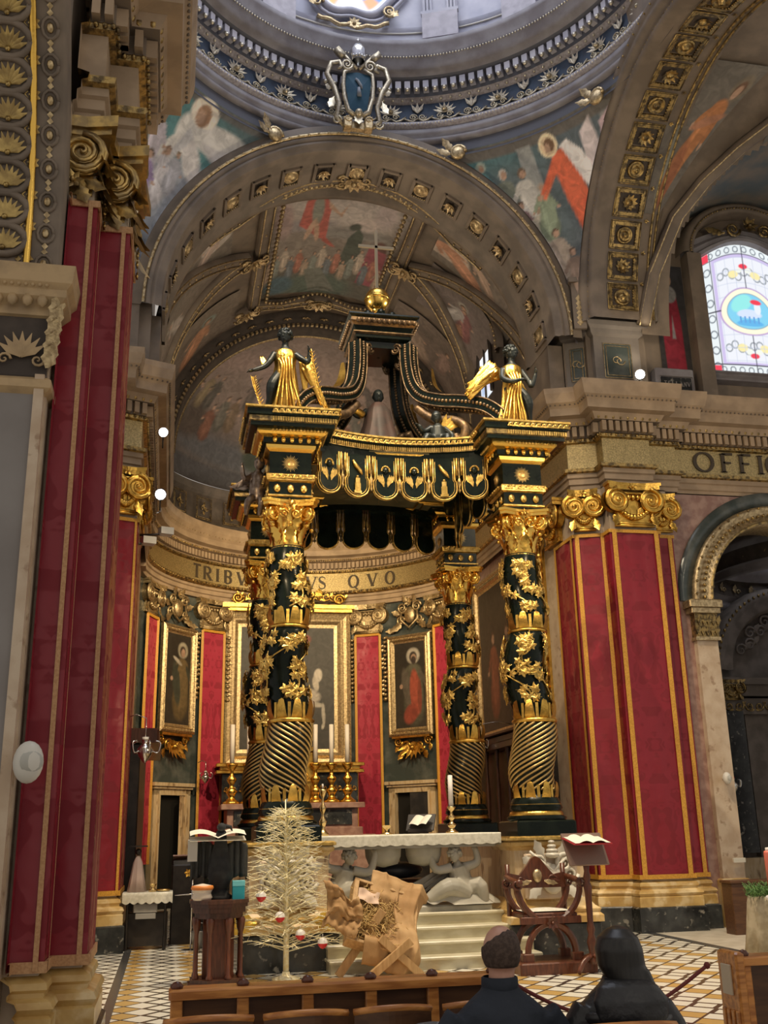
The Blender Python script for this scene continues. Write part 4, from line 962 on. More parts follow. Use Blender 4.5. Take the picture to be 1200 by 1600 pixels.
rib(mb, [(62,19.9),(50,20.3),(38,20.8),(20,21.4),(0,21.9)], .42, .12)
rib(mb, [(122,19.8),(135,19.3),(150,18.7),(172,17.9)], .34, .12)
rib(mb, [(62,19.8),(48,19.3),(28,18.7),(6,17.9)], .34, .12)
rib(mb, [(116,17.9),(116,22.2)], .30, .12); rib(mb, [(66,17.9),(66,22.2)], .30, .12)
rib(mb, [(140,17.95),(128,18.0),(112,17.6),(104,17.45),(90,17.35),(76,17.45),(68,17.6),(52,18.0),(40,17.95)], .26, .14)
rib(mb, [(116,22.2),(104,22.45),(90,22.3),(78,22.45),(66,22.2)], .26, .14)
mb.m = 1
for i in range(26):
    q = i/25
    for a in (111.5, 70.5): mb.sphere(BZ(radians(a), 17.7+4.3*q, 3.62), .055, 6)
    mb.sphere(BZ(radians(70.5+41*q), 17.62-.18*sin(pi*q*1), 3.62), .055, 6); mb.sphere(BZ(radians(70.5+41*q), 22.05+.18*sin(3*pi*q), 3.62), .045, 6)
for a, y in ((119, 19.9), (64, 19.9), (90, 22.35), (119, 22.3), (64, 22.3), (90, 17.3)):
    p = BZ(radians(a), y, 3.60); n = Vector((-cos(radians(a)), 0, -sin(radians(a)))); t = Vector((-sin(radians(a)), 0, cos(radians(a)))); u = Vector((0,1,0))
    F = Matrix(((t.x,u.x,n.x,p[0]),(t.y,u.y,n.y,p[1]),(t.z,u.z,n.z,p[2]),(0,0,0,1))); m = MB()
    rosette(m, 0, 0, .24, 9, .02); 
    for s in (-1, 1): spiral(m, s*.22, .1, .14, 1.6, .035, s, .03); spiral(m, s*.22, -.1, .12, 1.6, .035, -s, .03)
    merge(mb, m, F, 1)
struct('trim_8', mb, [TAUPE, GOLDP])
# side lunettes (arch bands round the vault windows)
def lunette(name, xw, s, yc, zc, r, win=True):
    mb = MB(); mb.m = 0
    prof = [(0,r+.30),(.12*s,r+.28),(.16*s,r+.12),(.10*s,r+.10),(.10*s,r),(0,r-.02)]
    vs = []; n = 28; k = len(prof)
    for i in range(n+1):
        a = pi*i/n
        for x, rr in prof: vs.append((xw-x, yc+rr*cos(a), zc+rr*sin(a)))
    mb.add(vs, [(i*k+t, (i+1)*k+t, (i+1)*k+t+1, i*k+t+1) for i in range(n) for t in range(k-1)], True)
    mb.m = 1
    for i in range(26): a = pi*(i+.5)/26; mb.sphere((xw-.15*s, yc+(r+.2)*cos(a), zc+(r+.2)*sin(a)), .03, 5)
    mb.m = 2; mb.add([(xw-.01*s, yc+r*1.3*cos(pi*i/20), zc+r*1.3*sin(pi*i/20)) for i in range(21)]+[(xw-.01*s, yc-r*1.3, zc-2), (xw-.01*s, yc+r*1.3, zc-2)], [tuple(range(23))])
    return struct(name, mb, [TAUPE, GOLDP, TAUPED])
lunette('trim_9', 6.62, 1, 20.1, 11.4, .95)
w2 = thing('window_2', 'x', 'y', (6.55, 20.1, 10.3)); del w2['label'], w2['category']; w2['kind'] = 'structure'
def wpos(x, yc, zc, w, h, flip=1):
    def fn(u, v):
        zz = v*h; hw = w/2
        if v > .6: q = (v-.6)/.4; hw = w/2*sqrt(max(0, 1-q*q*.97))
        return (x, yc+flip*(.5-u)*2*hw, zc+zz)
    return fn
painting('pane', wpos(6.60, 20.1, 10.75, .85, 1.55), 30, 40, .6, ((.75,.80,.85), (1,1,1)), [('p',[(.05,.1),(.28,.1),(.28,.45),(.05,.45)],(.45,.55,.75),.1),('p',[(.34,.1),(.55,.1),(.55,.5),(.34,.5)],(.75,.7,.85),.1)], GLASS, w2, True)
mb = MB(); mb.tube([wpos(6.58,20.1,10.75,.9,1.6)(0,i/20) for i in range(21)]+[wpos(6.58,20.1,10.75,.9,1.6)(1,1-i/20) for i in range(21)], .05, 6); mb.tube([(6.58,20.1,10.75),(6.58,20.1,12.3)], .03, 5); mb.tube([(6.58,19.65,11.5),(6.58,20.55,11.5)], .03, 5)
part('frame', mb, TAUPED, w2)
# chancel side walls
mb = MB(); mb.m = 0; mb.box(7.10, 7.5, 18.2, 23.4, 0, 9.3); mb.m = 1; mb.box(7.02, 7.11, 18.35, 18.75, 3.4, 7.4); mb.box(7.02, 7.11, 22.9, 23.3, 0, 7.4)
struct('wall_chancel_right', mb, [PINKM, MARBG]);
mb = MB(); mb.box(-1.3, -.82, 18.2, 23.4, 0, 9.3); struct('wall_chancel_left', mb, PINKM)
mb = MB(); mb.box(6.98, 7.4, 22.9, 23.4, 7.4, 9.2); mb.box(-1.2, -.7, 22.9, 23.4, 7.4, 9.2); struct('wall_apse_corner', mb, TAUPEL)

# ---- mouth of the apse
mb = MB(); mb.m = 0
arc(mb, [(23.0,3.80),(23.02,3.62),(23.10,3.60),(23.12,3.50),(23.2,3.48),(23.2,3.40),(23.35,3.38),(23.6,3.36)], 0, pi, 60, XZ)
mb.m = 1
for k in range(90): a = pi*(k+.5)/90; merge(mb, MB().box(-.03,.03,-.05,.05,-.03,.03), csoff(a, 23.15, 3.44), 1)
for k in range(24):
    a = pi*(k+.5)/24; m = MB(); leaf(m, 0, 0, 0, .12, .1, .3, .02); leaf(m, 0, 0, pi, .12, .1, .3, .02); m.sphere((0,0,.03), .04, 6); merge(mb, m, csoff(a, 23.05, 3.60), 1)
arc(mb, [(23.6,3.36),(23.62,3.32),(23.66,3.34)], 0, pi, 60, XZ)
struct('trim_23', mb, [TAUPED, GOLDP])
# semidome painting: smoky procession under a rosy sky
def dome(u, v):
    a = radians(178-176*u); e = radians(2+86*v); r = 3.98
    return (X0+r*cos(a)*cos(e)**.9, YA+.15+r*sin(a)*cos(e), 10.5+r*.86*sin(e))
sh = [('e',.7,.62,.5,.16,.1,(.30,.22,.20),.8), ('e',1.3,.55,.4,.2,-.1,(.31,.23,.20),.8), ('e',.45,.5,.25,.12,.3,(.22,.17,.15),.7), ('e',1.0,.40,.5,.10,0,(.24,.18,.155),.8), ('e',.62,.18,.5,.07,-.1,(.10,.10,.11),.7), ('e',.35,.30,.14,.10,0,(.08,.06,.05),.5), ('e',.95,.28,.10,.12,0,(.19,.045,.04),.4), ('e',.80,.20,.07,.08,0,(.05,.06,.045),.3), ('p',[(0,0),(2,0),(2,.10),(1.2,.12),(.6,.10),(0,.14)],(.07,.068,.075),.5)]
cols = [(.17,.12,.08),(.11,.09,.08),(.23,.18,.11),(.09,.08,.07),(.20,.09,.06),(.14,.13,.11)]
for k in range(26): sh += fig(.22+.065*k, .16+.07*((k*5) % 4)+(.06 if k % 3 else 0), .20+.04*((k*3) % 3), cols[k % 6], (.06,.04,.03))
painting('wall_apse_semidome', dome, 150, 90, 2.0, ((.10,.085,.08), (.22,.17,.15)), sh, FRESCO, kind='structure', seed=21, vary=.2)
# ---- apse cylinder
def AP(a, z, r=RA): return (X0+r*cos(a), YA+r*sin(a), z)
def apF(deg, z, r=RA-.02):
    a = radians(deg); return FR((X0+r*cos(a), YA+r*sin(a), z), (sin(a), -cos(a), 0))
mb = MB(); mb.m = 0; mb.lathe([(RA,0),(RA,3.7)], (X0,YA,0), 80, 0, pi, False); mb.m = 1; mb.lathe([(RA,3.7),(RA,7.5)], (X0,YA,0), 80, 0, pi, False)
struct('wall_apse', mb, [GREENM, GREENM])
def ringsweep(mb, prof, a0, a1, n):
    mb.lathe([(RA-d, z) for d, z in prof], (X0,YA,0), n, a0, a1, False, closed=False)
mb = MB()
mb.m = 0; ringsweep(mb, [(0,7.45),(.10,7.46),(.10,7.56),(.14,7.58),(.14,7.68),(.18,7.70),(.18,7.76)], 0, pi, 90)
mb.m = 1; ringsweep(mb, [(.18,7.76),(.24,7.80),(.24,7.87),(.12,7.90)], 0, pi, 90)
mb.m = 2; ringsweep(mb, [(.12,7.90),(.12,8.38)], 0, pi, 90)
mb.m = 1; ringsweep(mb, [(.12,8.38),(.18,8.40),(.18,8.46)], 0, pi, 90)
mb.m = 0; ringsweep(mb, [(.18,8.46),(.18,8.66),(.30,8.68),(.34,8.76),(.48,8.80),(.48,8.94),(.52,9.0),(.58,9.12),(.60,9.22),(.60,9.30),(0,9.32)], 0, pi, 90)
for k in range(100):
    a = pi*(k+.5)/100; F = Matrix.Translation((X0,YA,0)) @ RZ(a)
    merge(mb, MB().box(RA-.30, RA-.18, -.035, .035, 8.48, 8.64), F, 0)
    for h in (0, .5): F2 = Matrix.Translation((X0,YA,0)) @ RZ(a+h*pi/100); merge(mb, MB().sphere((RA-.31,0,8.71), .030, 5), F2, 1); merge(mb, MB().sphere((RA-.20,0,8.42), .022, 4), F2, 1)
    merge(mb, MB().sphere((RA-.24,0,7.83), .032, 4, (1,1.6,1)), F, 1); merge(mb, MB().sphere((RA-.53,0,9.02), .018, 4), F, 3)
struct('trim_24', mb, [TAUPEL, GOLDD, MOSAIC, GOLDP])
mb = MB(); mb.m = 0; ringsweep(mb, [(.02,9.3),(.02,9.45),(-.02,9.47),(-.02,10.30),(.06,10.36),(.10,10.45),(.14,10.52),(.02,10.58)], 0, pi, 80)
for k in range(13):
    m = MB(); m.m = 1
    for w, h in ((.26,.30),(.22,.26)): m.tube([(-w,-h,.02),(w,-h,.02),(w,h,.02),(-w,h,.02),(-w,-h,.02)], .010, 4, False)
    spiral(m, -.06, 0, .07, 1.3, .018, 1, .03); spiral(m, .06, 0, .07, 1.3, .018, -1, .03); leaf(m, 0, .05, pi/2, .14, .1, .1, .02); leaf(m, 0, -.05, -pi/2, .14, .1, .1, .02)
    merge(mb, m, apF(12+13*k, 9.9))
struct('wall_apse_attic', mb, [TAUPED, GOLDD])

# ---- strips of damask, capitals, pictures, doors round the apse
def apstrip(d0, d1, z0, z1, lab):
    t = thing('damask_strip', lab, 'hanging', AP(radians((d0+d1)/2), z0), 0, 'damask strips round the apse')
    n = 8; r = RA-.10; vs = []; uvs = []
    for i in range(n+1):
        a = radians(d0+(d1-d0)*i/n)
        for j in range(25):
            z = z0+(z1-z0)*j/24; vs.append(AP(a, z, r+.006*sin(j*1.3+i))); uvs.append((r*(a-radians((d0+d1)/2))*1.5+.3, z))
    mb = MB(); mb.add(vs, [(i*25+j, (i+1)*25+j, (i+1)*25+j+1, i*25+j+1) for i in range(n) for j in range(24)], True, uvs)
    part('cloth', mb, DAMB, t)
    mb = MB()
    for dd in (d0, d1): mb.tube([AP(radians(dd), z0, r-.01), AP(radians(dd), z1, r-.01)], .045, 4, False)
    mb.tube([AP(radians(d0+(d1-d0)*i/6), z1, r-.01) for i in range(7)], .045, 4, False)
    part('galloon_trim', mb, TRIM, t)
    return t
apstrip(118.5, 128.5, 1.0, 6.62, 'narrow crimson damask strip in the apse, between the left saint picture and the altarpiece')
apstrip(56, 66, 1.0, 6.62, 'narrow crimson damask strip in the apse, between the altarpiece and the red-robed saint picture')
apstrip(23.5, 31, 1.0, 6.62, 'thin crimson damask strip behind the right rear canopy column')
apstrip(154.5, 164, 1.0, 6.62, 'crimson damask strip at the left edge of the apse beside the pier')
def apcap(deg, w=.84):
    mb = MB(); merge(mb, volute_capital(w, .78, .24), apF(deg, 6.68, RA)); return struct(trim(), mb, GOLDP)
for d in (123.5, 61, 27, 159): apcap(d)
WIN = [(61,)]
# pilaster shafts peeping beside the strips and carved drops
for d in (130.2, 116.2, 67.6, 54.2, 33.4):
    mb = MB(); F = apF(d, 0, RA-.03); R = random.Random(int(d))
    m = MB()
    for k in range(15):
        z = 4.9+.115*k; m.sphere((0,z,.04), .055+.02*R.random(), 6, (1,.8,.7)); leaf(m, 0, z, R.choice((.3, pi-.3)), .12, .09, .3, .03, 2)
    merge(mb, m, F); struct(trim(), mb, GOLDP)
def framed(name, label, F, w, h, fw, shapes, bg, asp=None, mats=None, seed=1, nu=60, nv=110, cat='picture', fd=.12):
    t = thing(name, label, cat, tuple(F.to_translation()))
    t2 = MB(); 
    mb = MB(); mb.T = F; prof = [(0,0),(fw*.0,fd*.7),(fw*.25,fd),(fw*.45,fd*.75),(fw*.62,fd*.9),(fw*.8,fd*.45),(fw,fd*.35)]
    k = len(prof); vs = []
    for sx, sy in ((-1,-1),(1,-1),(1,1),(-1,1)):
        for d, z in prof: vs.append((sx*(w/2-d), sy*(h/2-d), z))
    mb.add(vs, [(i*k+j, ((i+1)%4)*k+j, ((i+1)%4)*k+j+1, i*k+j+1) for i in range(4) for j in range(k-1)])
    n1, n2 = int(w/.06), int(h/.06)
    for i in range(n1):
        x = -w/2+fw*.5+(w-fw)*(i+.5)/n1
        for s in (-1, 1): mb.sphere((x, s*(h/2-fw*.45), fd*.8), .018, 4)
    for i in range(n2):
        y = -h/2+fw*.5+(h-fw)*(i+.5)/n2
        for s in (-1, 1): mb.sphere((s*(w/2-fw*.45), y, fd*.8), .018, 4)
    part('gilt_frame', mb, mats or GOLDP, t)
    iw, ih = w-2*fw+.02, h-2*fw+.02; a = iw/ih
    o = painting('canvas', lambda u, v: tuple(F @ Vector(((u-.5)*iw, (v-.5)*ih, fd*.34))), nu, nv, a, bg, shapes, None, t, True, seed=seed, vary=.1)
    return t
DK = ((.035,.028,.020), (.030,.024,.018))
F = apF(142.0, 5.27, RA-.16)
framed('saint_picture', 'gilt framed dark picture of a haloed saint in ochre robe, left side of the apse', F, 1.36, 2.60, .21, fig(.26,.08,.82,(.16,.11,.05),(.06,.04,.03),(.36,.32,.24),-.04,None,(.05,.055,.04))+[('e',.20,.70,.09,.022,-.5,(.40,.36,.30),.3)], DK)
F = apF(42.3, 5.20, RA-.16)
framed('saint_picture', 'gilt framed dark picture of a bearded haloed saint in red robe', F, 1.36, 2.60, .21, fig(.27,.06,.85,(.10,.095,.065),(.04,.03,.025),(.42,.38,.32),0,None,(.11,.09,.07))+[('e',.29,.40,.075,.27,.06,(.34,.075,.045),.2),('e',.22,.16,.09,.12,-.5,(.26,.055,.035),.3),('e',.35,.36,.03,.20,0,(.20,.05,.03),.3),('e',.275,.78,.035,.05,0,(.05,.035,.03),.3)], DK)
F = FR((2.95, 27.0, 5.25), (1,0,0))
framed('altarpiece_picture', 'large gilt framed dark altarpiece with a white horse behind the canopy columns', F, 3.34, 4.05, .44,
       [('e',.64,.60,.035,.055,-.1,(.60,.54,.46),.3),('e',.62,.53,.025,.06,.2,(.54,.48,.40),.3),('e',.56,.43,.10,.06,-.1,(.46,.41,.36),.3),('e',.62,.36,.07,.02,-.1,(.46,.42,.36),.3),('e',.685,.28,.014,.09,.05,(.46,.42,.36),.3),('e',.68,.185,.012,.025,-.15,(.46,.42,.36),.3),('e',.53,.90,.05,.04,0,(.28,.07,.05),.4),('e',.42,.72,.09,.18,.1,(.06,.05,.045),.4),('e',.22,.6,.1,.2,0,(.09,.08,.07),.5),('e',.3,.3,.12,.1,0,(.05,.06,.05),.5)]+fig(.30,.5,.45,(.16,.05,.04),(.05,.03,.02)), ((.055,.05,.045), (.075,.07,.065)), seed=4, nu=110, nv=130)
# gilt pediment over the altarpiece and inner fluted band
mb = MB(); mb.T = FR((2.95, 26.95, 7.32), (1,0,0)); mb.box(-1.75,1.75,0,.10,0,.28); mb.box(-1.7,1.7,-.08,.0,0,.2)
for k in range(15):
    x = (k-7)*.20; R = random.Random(k); scroll_unit(mb, x, .28+.10*cos(x*1.0), .26, 1 if k % 2 else -1, .025, .15)
for s in (-1, 1): spiral(mb, s*1.35, .26, .16, 2, .04, s, .2); leaf(mb, s*.8, .25, pi/2, .3, .25, .3, .2)
rosette(mb, 0, .34, .26, 9, .2); mb.T = None; struct(trim(), mb, GOLD)
# carved cartouches over and consoles under the saint pictures
def cart(deg, z, s=1, m=GOLDP):
    mb = MB(); F = apF(deg, z, RA-.06); m_ = MB()
    m_.sphere((0,.02,.06), .19*s, 12, (.8,1.1,.4))
    for sx in (-1, 1):
        spiral(m_, sx*.20*s, .20*s, .13*s, 2, .035*s, sx, .08); spiral(m_, sx*.26*s, -.10*s, .12*s, 1.8, .03*s, -sx, .06); leaf(m_, sx*.22*s, -.12*s, (-.7 if sx > 0 else pi+.7), .34*s, .2*s, .3, .05); leaf(m_, sx*.28*s, .05*s, (.4 if sx > 0 else pi-.4), .22*s, .16*s, .3, .05); leaf(m_, sx*.1*s, .3*s, pi/2-sx*.3, .2*s, .16*s, .3, .06)
        leaf(m_, sx*.40*s, -.28*s, (-.1 if sx > 0 else pi+.1), .26*s, .16*s, .3, .04)
    rosette(m_, 0, .32*s, .12*s, 7, .1); m_.tube([(-.22*s,.1,.1),(-.24*s,-.1,.1),(0,-.28*s,.1),(.24*s,-.1,.1),(.22*s,.1,.1)], .03*s, 6)
    merge(mb, m_, F); return struct(trim(), mb, m)
cart(142, 7.02, 1.15); cart(42.3, 7.02, 1.15)
def console(deg, z):
    mb = MB(); F = apF(deg, z, RA-.05); m_ = MB()
    for sx in (-1, 1):
        spiral(m_, sx*.46, .12, .13, 1.8, .035, sx, .08); spiral(m_, sx*.22, -.02, .15, 1.8, .035, -sx, .1); leaf(m_, sx*.3, -.1, (-1.0 if sx > 0 else pi+1.0), .28, .18, .3, .06); leaf(m_, sx*.5, .05, (-1.4 if sx > 0 else pi+1.4), .2, .14, .3, .06)
    for k in range(7): leaf(m_, 0, .1, -pi/2+(k-3)*.36, .45, .13, .3, .08, 3)
    m_.box(-.58,.58,.2,.26,0,.2); m_.sphere((0,-.05,.12), .08, 8); merge(mb, m_, F); return struct(trim(), mb, GOLD)
console(142, 3.70); console(42.3, 3.66)
# marble door cases with dark openings
for i, dg in enumerate((142.5, 43)):
    dn = thing('door_%d' % (i+1), 'x', 'y', AP(radians(dg), 0)); del dn['label'], dn['category']; dn['kind'] = 'structure'
    mb = MB(); mb.T = apF(dg, 0, RA-.12); w = .50
    for s in (-1, 1): mb.box(s*(w+.10)-.10, s*(w+.10)+.10, 0, 2.72, -.1, .08); mb.box(s*(w+.03)-.03, s*(w+.03)+.03, 0, 2.55, .08, .12)
    mb.box(-w-.2, w+.2, 2.52, 2.72, -.1, .08); mb.box(-w-.28, w+.28, 2.72, 2.80, -.1, .16); mb.box(-w-.24, w+.24, 2.66, 2.72, -.1, .12)
    part('marble_case', mb, TANM, dn)
    mb = MB(); mb.T = apF(dg, 0, RA-.08); mb.box(-w, w, 0, 2.54, -.02, .0); part('opening', mb, DARK, dn)
    mb = MB(); mb.T = apF(dg, 0, RA-.12) @ TR(w, 0, 0) @ Matrix.Rotation(.5, 4, (0,1,0)); mb.box(-.5, 0, .02, 2.5, 0, .04)
    for k in range(3):
        mb.box(-.42, -.08, .3+k*.74, .85+k*.74, .04, .055)
    part('door_leaf', mb, TANM if i == 0 else EBON, dn)
# letters on the apse frieze and on the right hand frieze
GL = {'T': [((0,1),(1,1),.14),((.5,0),(.5,1),.2)], 'R': [((.15,0),(.15,1),.2),'D',((.45,.5),(.95,0),.18)], 'I': [((.5,0),(.5,1),.2)], 'B': [((.2,0),(.2,1),.2),'B'],
      'V': [((.05,1),(.5,0),.2),((.5,0),(.95,1),.10)], 'S': ['S'], 'Q': ['O',((.55,.1),(.95,-.2),.12)], 'O': ['O'], 'F': [((.2,0),(.2,1),.2),((.2,1),(.85,1),.12),((.2,.52),(.7,.52),.10)], 'C': ['C'], 'E': [((.2,0),(.2,1),.2),((.2,1),(.85,1),.12),((.2,.52),(.7,.52),.10),((.2,0),(.85,0),.12)], 'L': [((.2,0),(.2,1),.2),((.2,0),(.85,0),.12)], 'A': [((.05,0),(.5,1),.10),((.5,1),(.95,0),.2),((.25,.35),(.75,.35),.08)], 'N': [((.1,0),(.1,1),.1),((.1,1),(.9,0),.2),((.9,0),(.9,1),.1)]}
def ribbon(mb, pts, ws, F, w, h, out):
    vs = []
    for i, (x, y) in enumerate(pts):
        x2, y2 = pts[min(i+1, len(pts)-1)]; x1, y1 = pts[max(i-1, 0)]; dx, dy = (x2-x1)*w, (y2-y1)*h; l = hypot(dx, dy) or 1; ww = ws[i] if isinstance(ws, list) else ws
        nx, ny = -dy/l*ww/2*h, dx/l*ww/2*h
        for s in (-1, 1):
            for z in (0, out): vs.append(F(x*w+s*nx, y*h+s*ny, z))
    n = len(pts); mb.add(vs, [f for i in range(n-1) for f in ((4*i+1,4*i+5,4*i+7,4*i+3),(4*i,4*i+4,4*i+5,4*i+1),(4*i+2,4*i+3,4*i+7,4*i+6))])
def letter(mb, ch, F, w, h, out=.02):
    for st in GL[ch]:
        if st == 'O': P = [(.5+.46*cos(2*pi*i/20), .5+.5*sin(2*pi*i/20)) for i in range(21)]; ribbon(mb, P, [.08+.12*abs(cos(2*pi*i/20)) for i in range(21)], F, w, h, out)
        elif st == 'C': P = [(.55+.46*cos(.75+(2*pi-1.5)*i/18), .5+.5*sin(.75+(2*pi-1.5)*i/18)) for i in range(19)]; ribbon(mb, P, [.08+.12*abs(cos(.75+(2*pi-1.5)*i/18)) for i in range(19)], F, w, h, out); ribbon(mb, [(.9,.98),(.9,.7)], .07, F, w, h, out)
        elif st == 'D' : P = [(.15,1)]+[(.45+.38*sin(pi*i/10), .75+.25*cos(pi*i/10)) for i in range(11)]+[(.15,.5)]; ribbon(mb, P, [.08]+[.08+.12*sin(pi*i/10) for i in range(11)]+[.08], F, w, h, out)
        elif st == 'B':
            for c0, r0 in ((.75,.25),(.25,.27)): P = [(.2,c0+r0)]+[(.45+.36*sin(pi*i/10), c0+r0*cos(pi*i/10)) for i in range(11)]+[(.2,c0-r0)]; ribbon(mb, P, [.08]+[.08+.12*sin(pi*i/10) for i in range(11)]+[.08], F, w, h, out)
        elif st == 'S': P = [(.80,.80),(.72,.94),(.5,1),(.28,.94),(.2,.78),(.3,.62),(.5,.52),(.72,.40),(.80,.24),(.70,.06),(.48,0),(.25,.06),(.16,.24)]; ribbon(mb, P, [.06,.07,.08,.1,.14,.18,.2,.18,.14,.1,.08,.07,.06], F, w, h, out)
        else:
            (xa, ya), (xb, yb), ww = st; ribbon(mb, [(xa,ya),(xb,yb)], ww, F, w, h, out)
            for x, y in ((xa,ya),(xb,yb)):
                if abs(xa-xb) < .6 and y in (0,1): ribbon(mb, [(x-.20,y-.02 if y else y+.02),(x+.20,y-.02 if y else y+.02)], .05, F, w, h, out)
INK = mat('dark_mosaic_letters', (.07,.05,.03), .5)
t_ = thing('frieze_lettering', 'dark capital letters on the gold mosaic frieze curving round the apse', 'lettering', AP(pi/2, 7.9, RA-.13))
for ch, dg in (('T',133),('R',127.6),('I',122.8),('B',118),('V',112),('V',83.5),('S',79.2),('Q',66.5),('V',58.6),('O',51)):
    def Fa(x, y, z, dg=dg): a = radians(dg)-(x-.12)/(RA-.12); return AP(a, 7.96+y, RA-.125-z)
    mb = MB(); letter(mb, ch, Fa, .27, .34); part('letter', mb, INK, t_)
t_ = thing('frieze_lettering', 'large dark capitals on the gold frieze above the right arch', 'lettering', (10, 16.58, 7.95))
for ch, x in (('O',9.44),('F',9.98),('F',10.36),('I',10.66),('C',10.93)):
    mb = MB(); letter(mb, ch, lambda a, b, z, x=x: (x+a, 16.595-z, 7.95+b), .40 if ch == 'O' else .32, .37); part('letter', mb, INK, t_)

# ---- high altar against the apse wall
t = thing('high_altar', 'stepped marble and gilt high altar under the altarpiece', 'altar', (2.95, 25.6, 0))
mb = MB(); mb.bbox(1.1, 4.8, 24.6, 26.6, 0, 1.55, .03); part('predella', mb, PINKM, t)
mb = MB(); mb.bbox(1.25, 4.55, 25.0, 26.6, 1.55, 1.72, .02); mb.bbox(1.35, 4.45, 25.1, 26.6, 1.72, 2.16, .01); mb.bbox(1.2, 4.60, 24.95, 26.6, 2.16, 2.28, .02); part('altar_table', mb, PINKM, t)
mb = MB(); mb.bbox(1.5, 4.3, 25.06, 25.12, 1.78, 2.12, .01); part('dark_antependium', mb, NERO, t)
mb = MB(); mb.bbox(1.25, 4.6, 25.9, 26.7, 2.28, 3.02, .02); part('gradine', mb, NERO, t)
mb = MB(); mb.bbox(1.1, 4.75, 25.8, 26.8, 3.02, 3.10, .02); mb.bbox(1.1, 4.75, 25.75, 26.8, 3.18, 3.26, .02); mb.bbox(1.2, 4.65, 25.85, 26.8, 3.10, 3.18, .01)
for k in range(9): mb.T = FR((1.45+k*.37, 25.86, 2.65), (1,0,0)); filigree(mb, .34, .30, k); mb.T = None
part('gilt_ledge', mb, GOLD, t)
mb = MB(); mb.bbox(2.45, 3.45, 25.4, 26.2, 2.28, 3.5, .03); mb.T = FR((2.95, 25.38, 2.9), (1,0,0)); rosette(mb, 0, 0, .3, 10, .02); filigree(mb, .9, .4, 3); mb.T = None
mb.prism([(2.4,25.35),(3.5,25.35),(3.5,26.2),(2.4,26.2)], 3.5, 3.6); mb.lathe([(.42,0),(.40,.15),(.2,.4),(.05,.5)], (2.95,25.8,3.6), 16); part('tabernacle', mb, GOLD, t)
def candlestick(h, r, m=GOLDB, candle=.0, cr=.04, name='candlestick', label='', group=None, cat='candlestick'):
    t = thing(name, label, cat, (0,0,0), 0, group)
    mb = MB(); mb.lathe([(0,0),(r,0),(r,.04*h),(r*.6,.10*h),(r*.35,.16*h),(r*.55,.24*h),(r*.75,.30*h),(r*.35,.38*h),(r*.22,.46*h),(r*.5,.54*h),(r*.62,.60*h),(r*.25,.68*h),(r*.2,.80*h),(r*.45,.86*h),(r*.7,.94*h),(r*.72,.97*h),(r*.3,h),(0,h)], n=14)
    part('stem', mb, m, t, world=False)
    mb = MB(); mb.lathe([(0.0001,h),(cr,h),(cr,h+candle),(cr*.4,h+candle+.004),(0.0001,h+candle+.004)], n=12); part('candle', mb, WAX, t, world=False); return t
cs = candlestick(.94, .20, GOLDB, .90, .055, label='tall gilt candlestick with thick white candle on the high altar', group='high altar candlesticks')
xs = (3.45, 3.84, 4.23, 1.45, 1.85, 2.25)
for i, x in enumerate(xs):
    o = cs if i == 0 else copy_tree(cs); o.location = (x, 25.25, 2.285)
    if i >= 3: o['label'] = 'gilt candlestick with white candle left of the tabernacle, %s of its three' % ('leftmost', 'middle', 'rightmost')[i-3]
    else: o['label'] = ('gilt candlestick with white candle nearest the front left column', 'gilt candlestick with white candle, middle of the three right of the column', 'gilt candlestick with white candle beside the right damask strip')[i]
# ---- big lateral painting and choir stalls on the right of the chancel
F = FR((7.02, 20.85, 5.25), (0,-1,0))
framed('lateral_picture', 'big dark lateral picture in a gilt frame on the right chancel wall', F, 4.4, 3.75, .30, fig(.3,.1,.6,(.22,.08,.05))+fig(.6,.15,.55,(.12,.10,.08))+fig(.85,.1,.6,(.10,.09,.08)), ((.06,.045,.035), (.05,.042,.036)), seed=6)
mb = MB()
R = random.Random(4)
for zz in [3.6+.11*k for k in range(34)]:
    mb.sphere((6.94, 18.42+.05*R.random(), zz), .07+.03*R.random(), 6); mb.T = FR((6.95, 18.40, zz), (0,-1,0)); leaf(mb, 0, 0, R.random()*6, .14, .1, .3, .04, 2); mb.T = None
mb.box(6.93,7.05,18.25,18.36,3.5,7.45); mb.box(6.93,7.05,18.50,18.60,3.5,7.45)
struct(trim(), mb, GOLD)
t = thing('choir_stall', 'dark carved choir stall bench along the right chancel wall', 'choir stall', (6.7, 20.7, 0))
mb = MB(); mb.bbox(6.75, 7.08, 18.3, 23.0, 0, 3.15, .02); part('back_panel', mb, EBON, t)
mb = MB(); mb.bbox(6.45, 7.1, 18.2, 23.1, 3.15, 3.28, .02); mb.bbox(6.5, 7.1, 18.25, 23.05, 3.28, 3.42, .03); mb.bbox(6.40, 7.1, 18.2, 23.1, 3.42, 3.47, .01); part('canopy_cornice', mb, WOODD, t)
for k in range(7):
    mb = MB(); y = 18.4+k*.72; mb.bbox(6.1, 6.75, y, y+.07, 0, 1.25, .015); mb.lathe([(.05,1.25),(.03,1.8),(.05,2.3),(.03,2.8),(.05,3.15)], (6.55,y+.035,0), 8); part('stall_divider', mb, WOODD, t)
mb = MB(); mb.bbox(6.2, 6.75, 18.4, 22.8, .42, .48, .01); part('seat', mb, WOODD, t)
t = thing('choir_stall', 'dark carved choir stall bench along the left chancel wall', 'choir stall', (-.5, 20.7, 0))
mb = MB(); mb.bbox(-.82, -.5, 18.5, 23.0, 0, 3.15, .02); part('back_panel', mb, EBON, t)
mb = MB(); mb.bbox(-.82, -.2, 18.4, 23.0, 3.15, 3.4, .03); part('canopy_cornice', mb, WOODD, t)

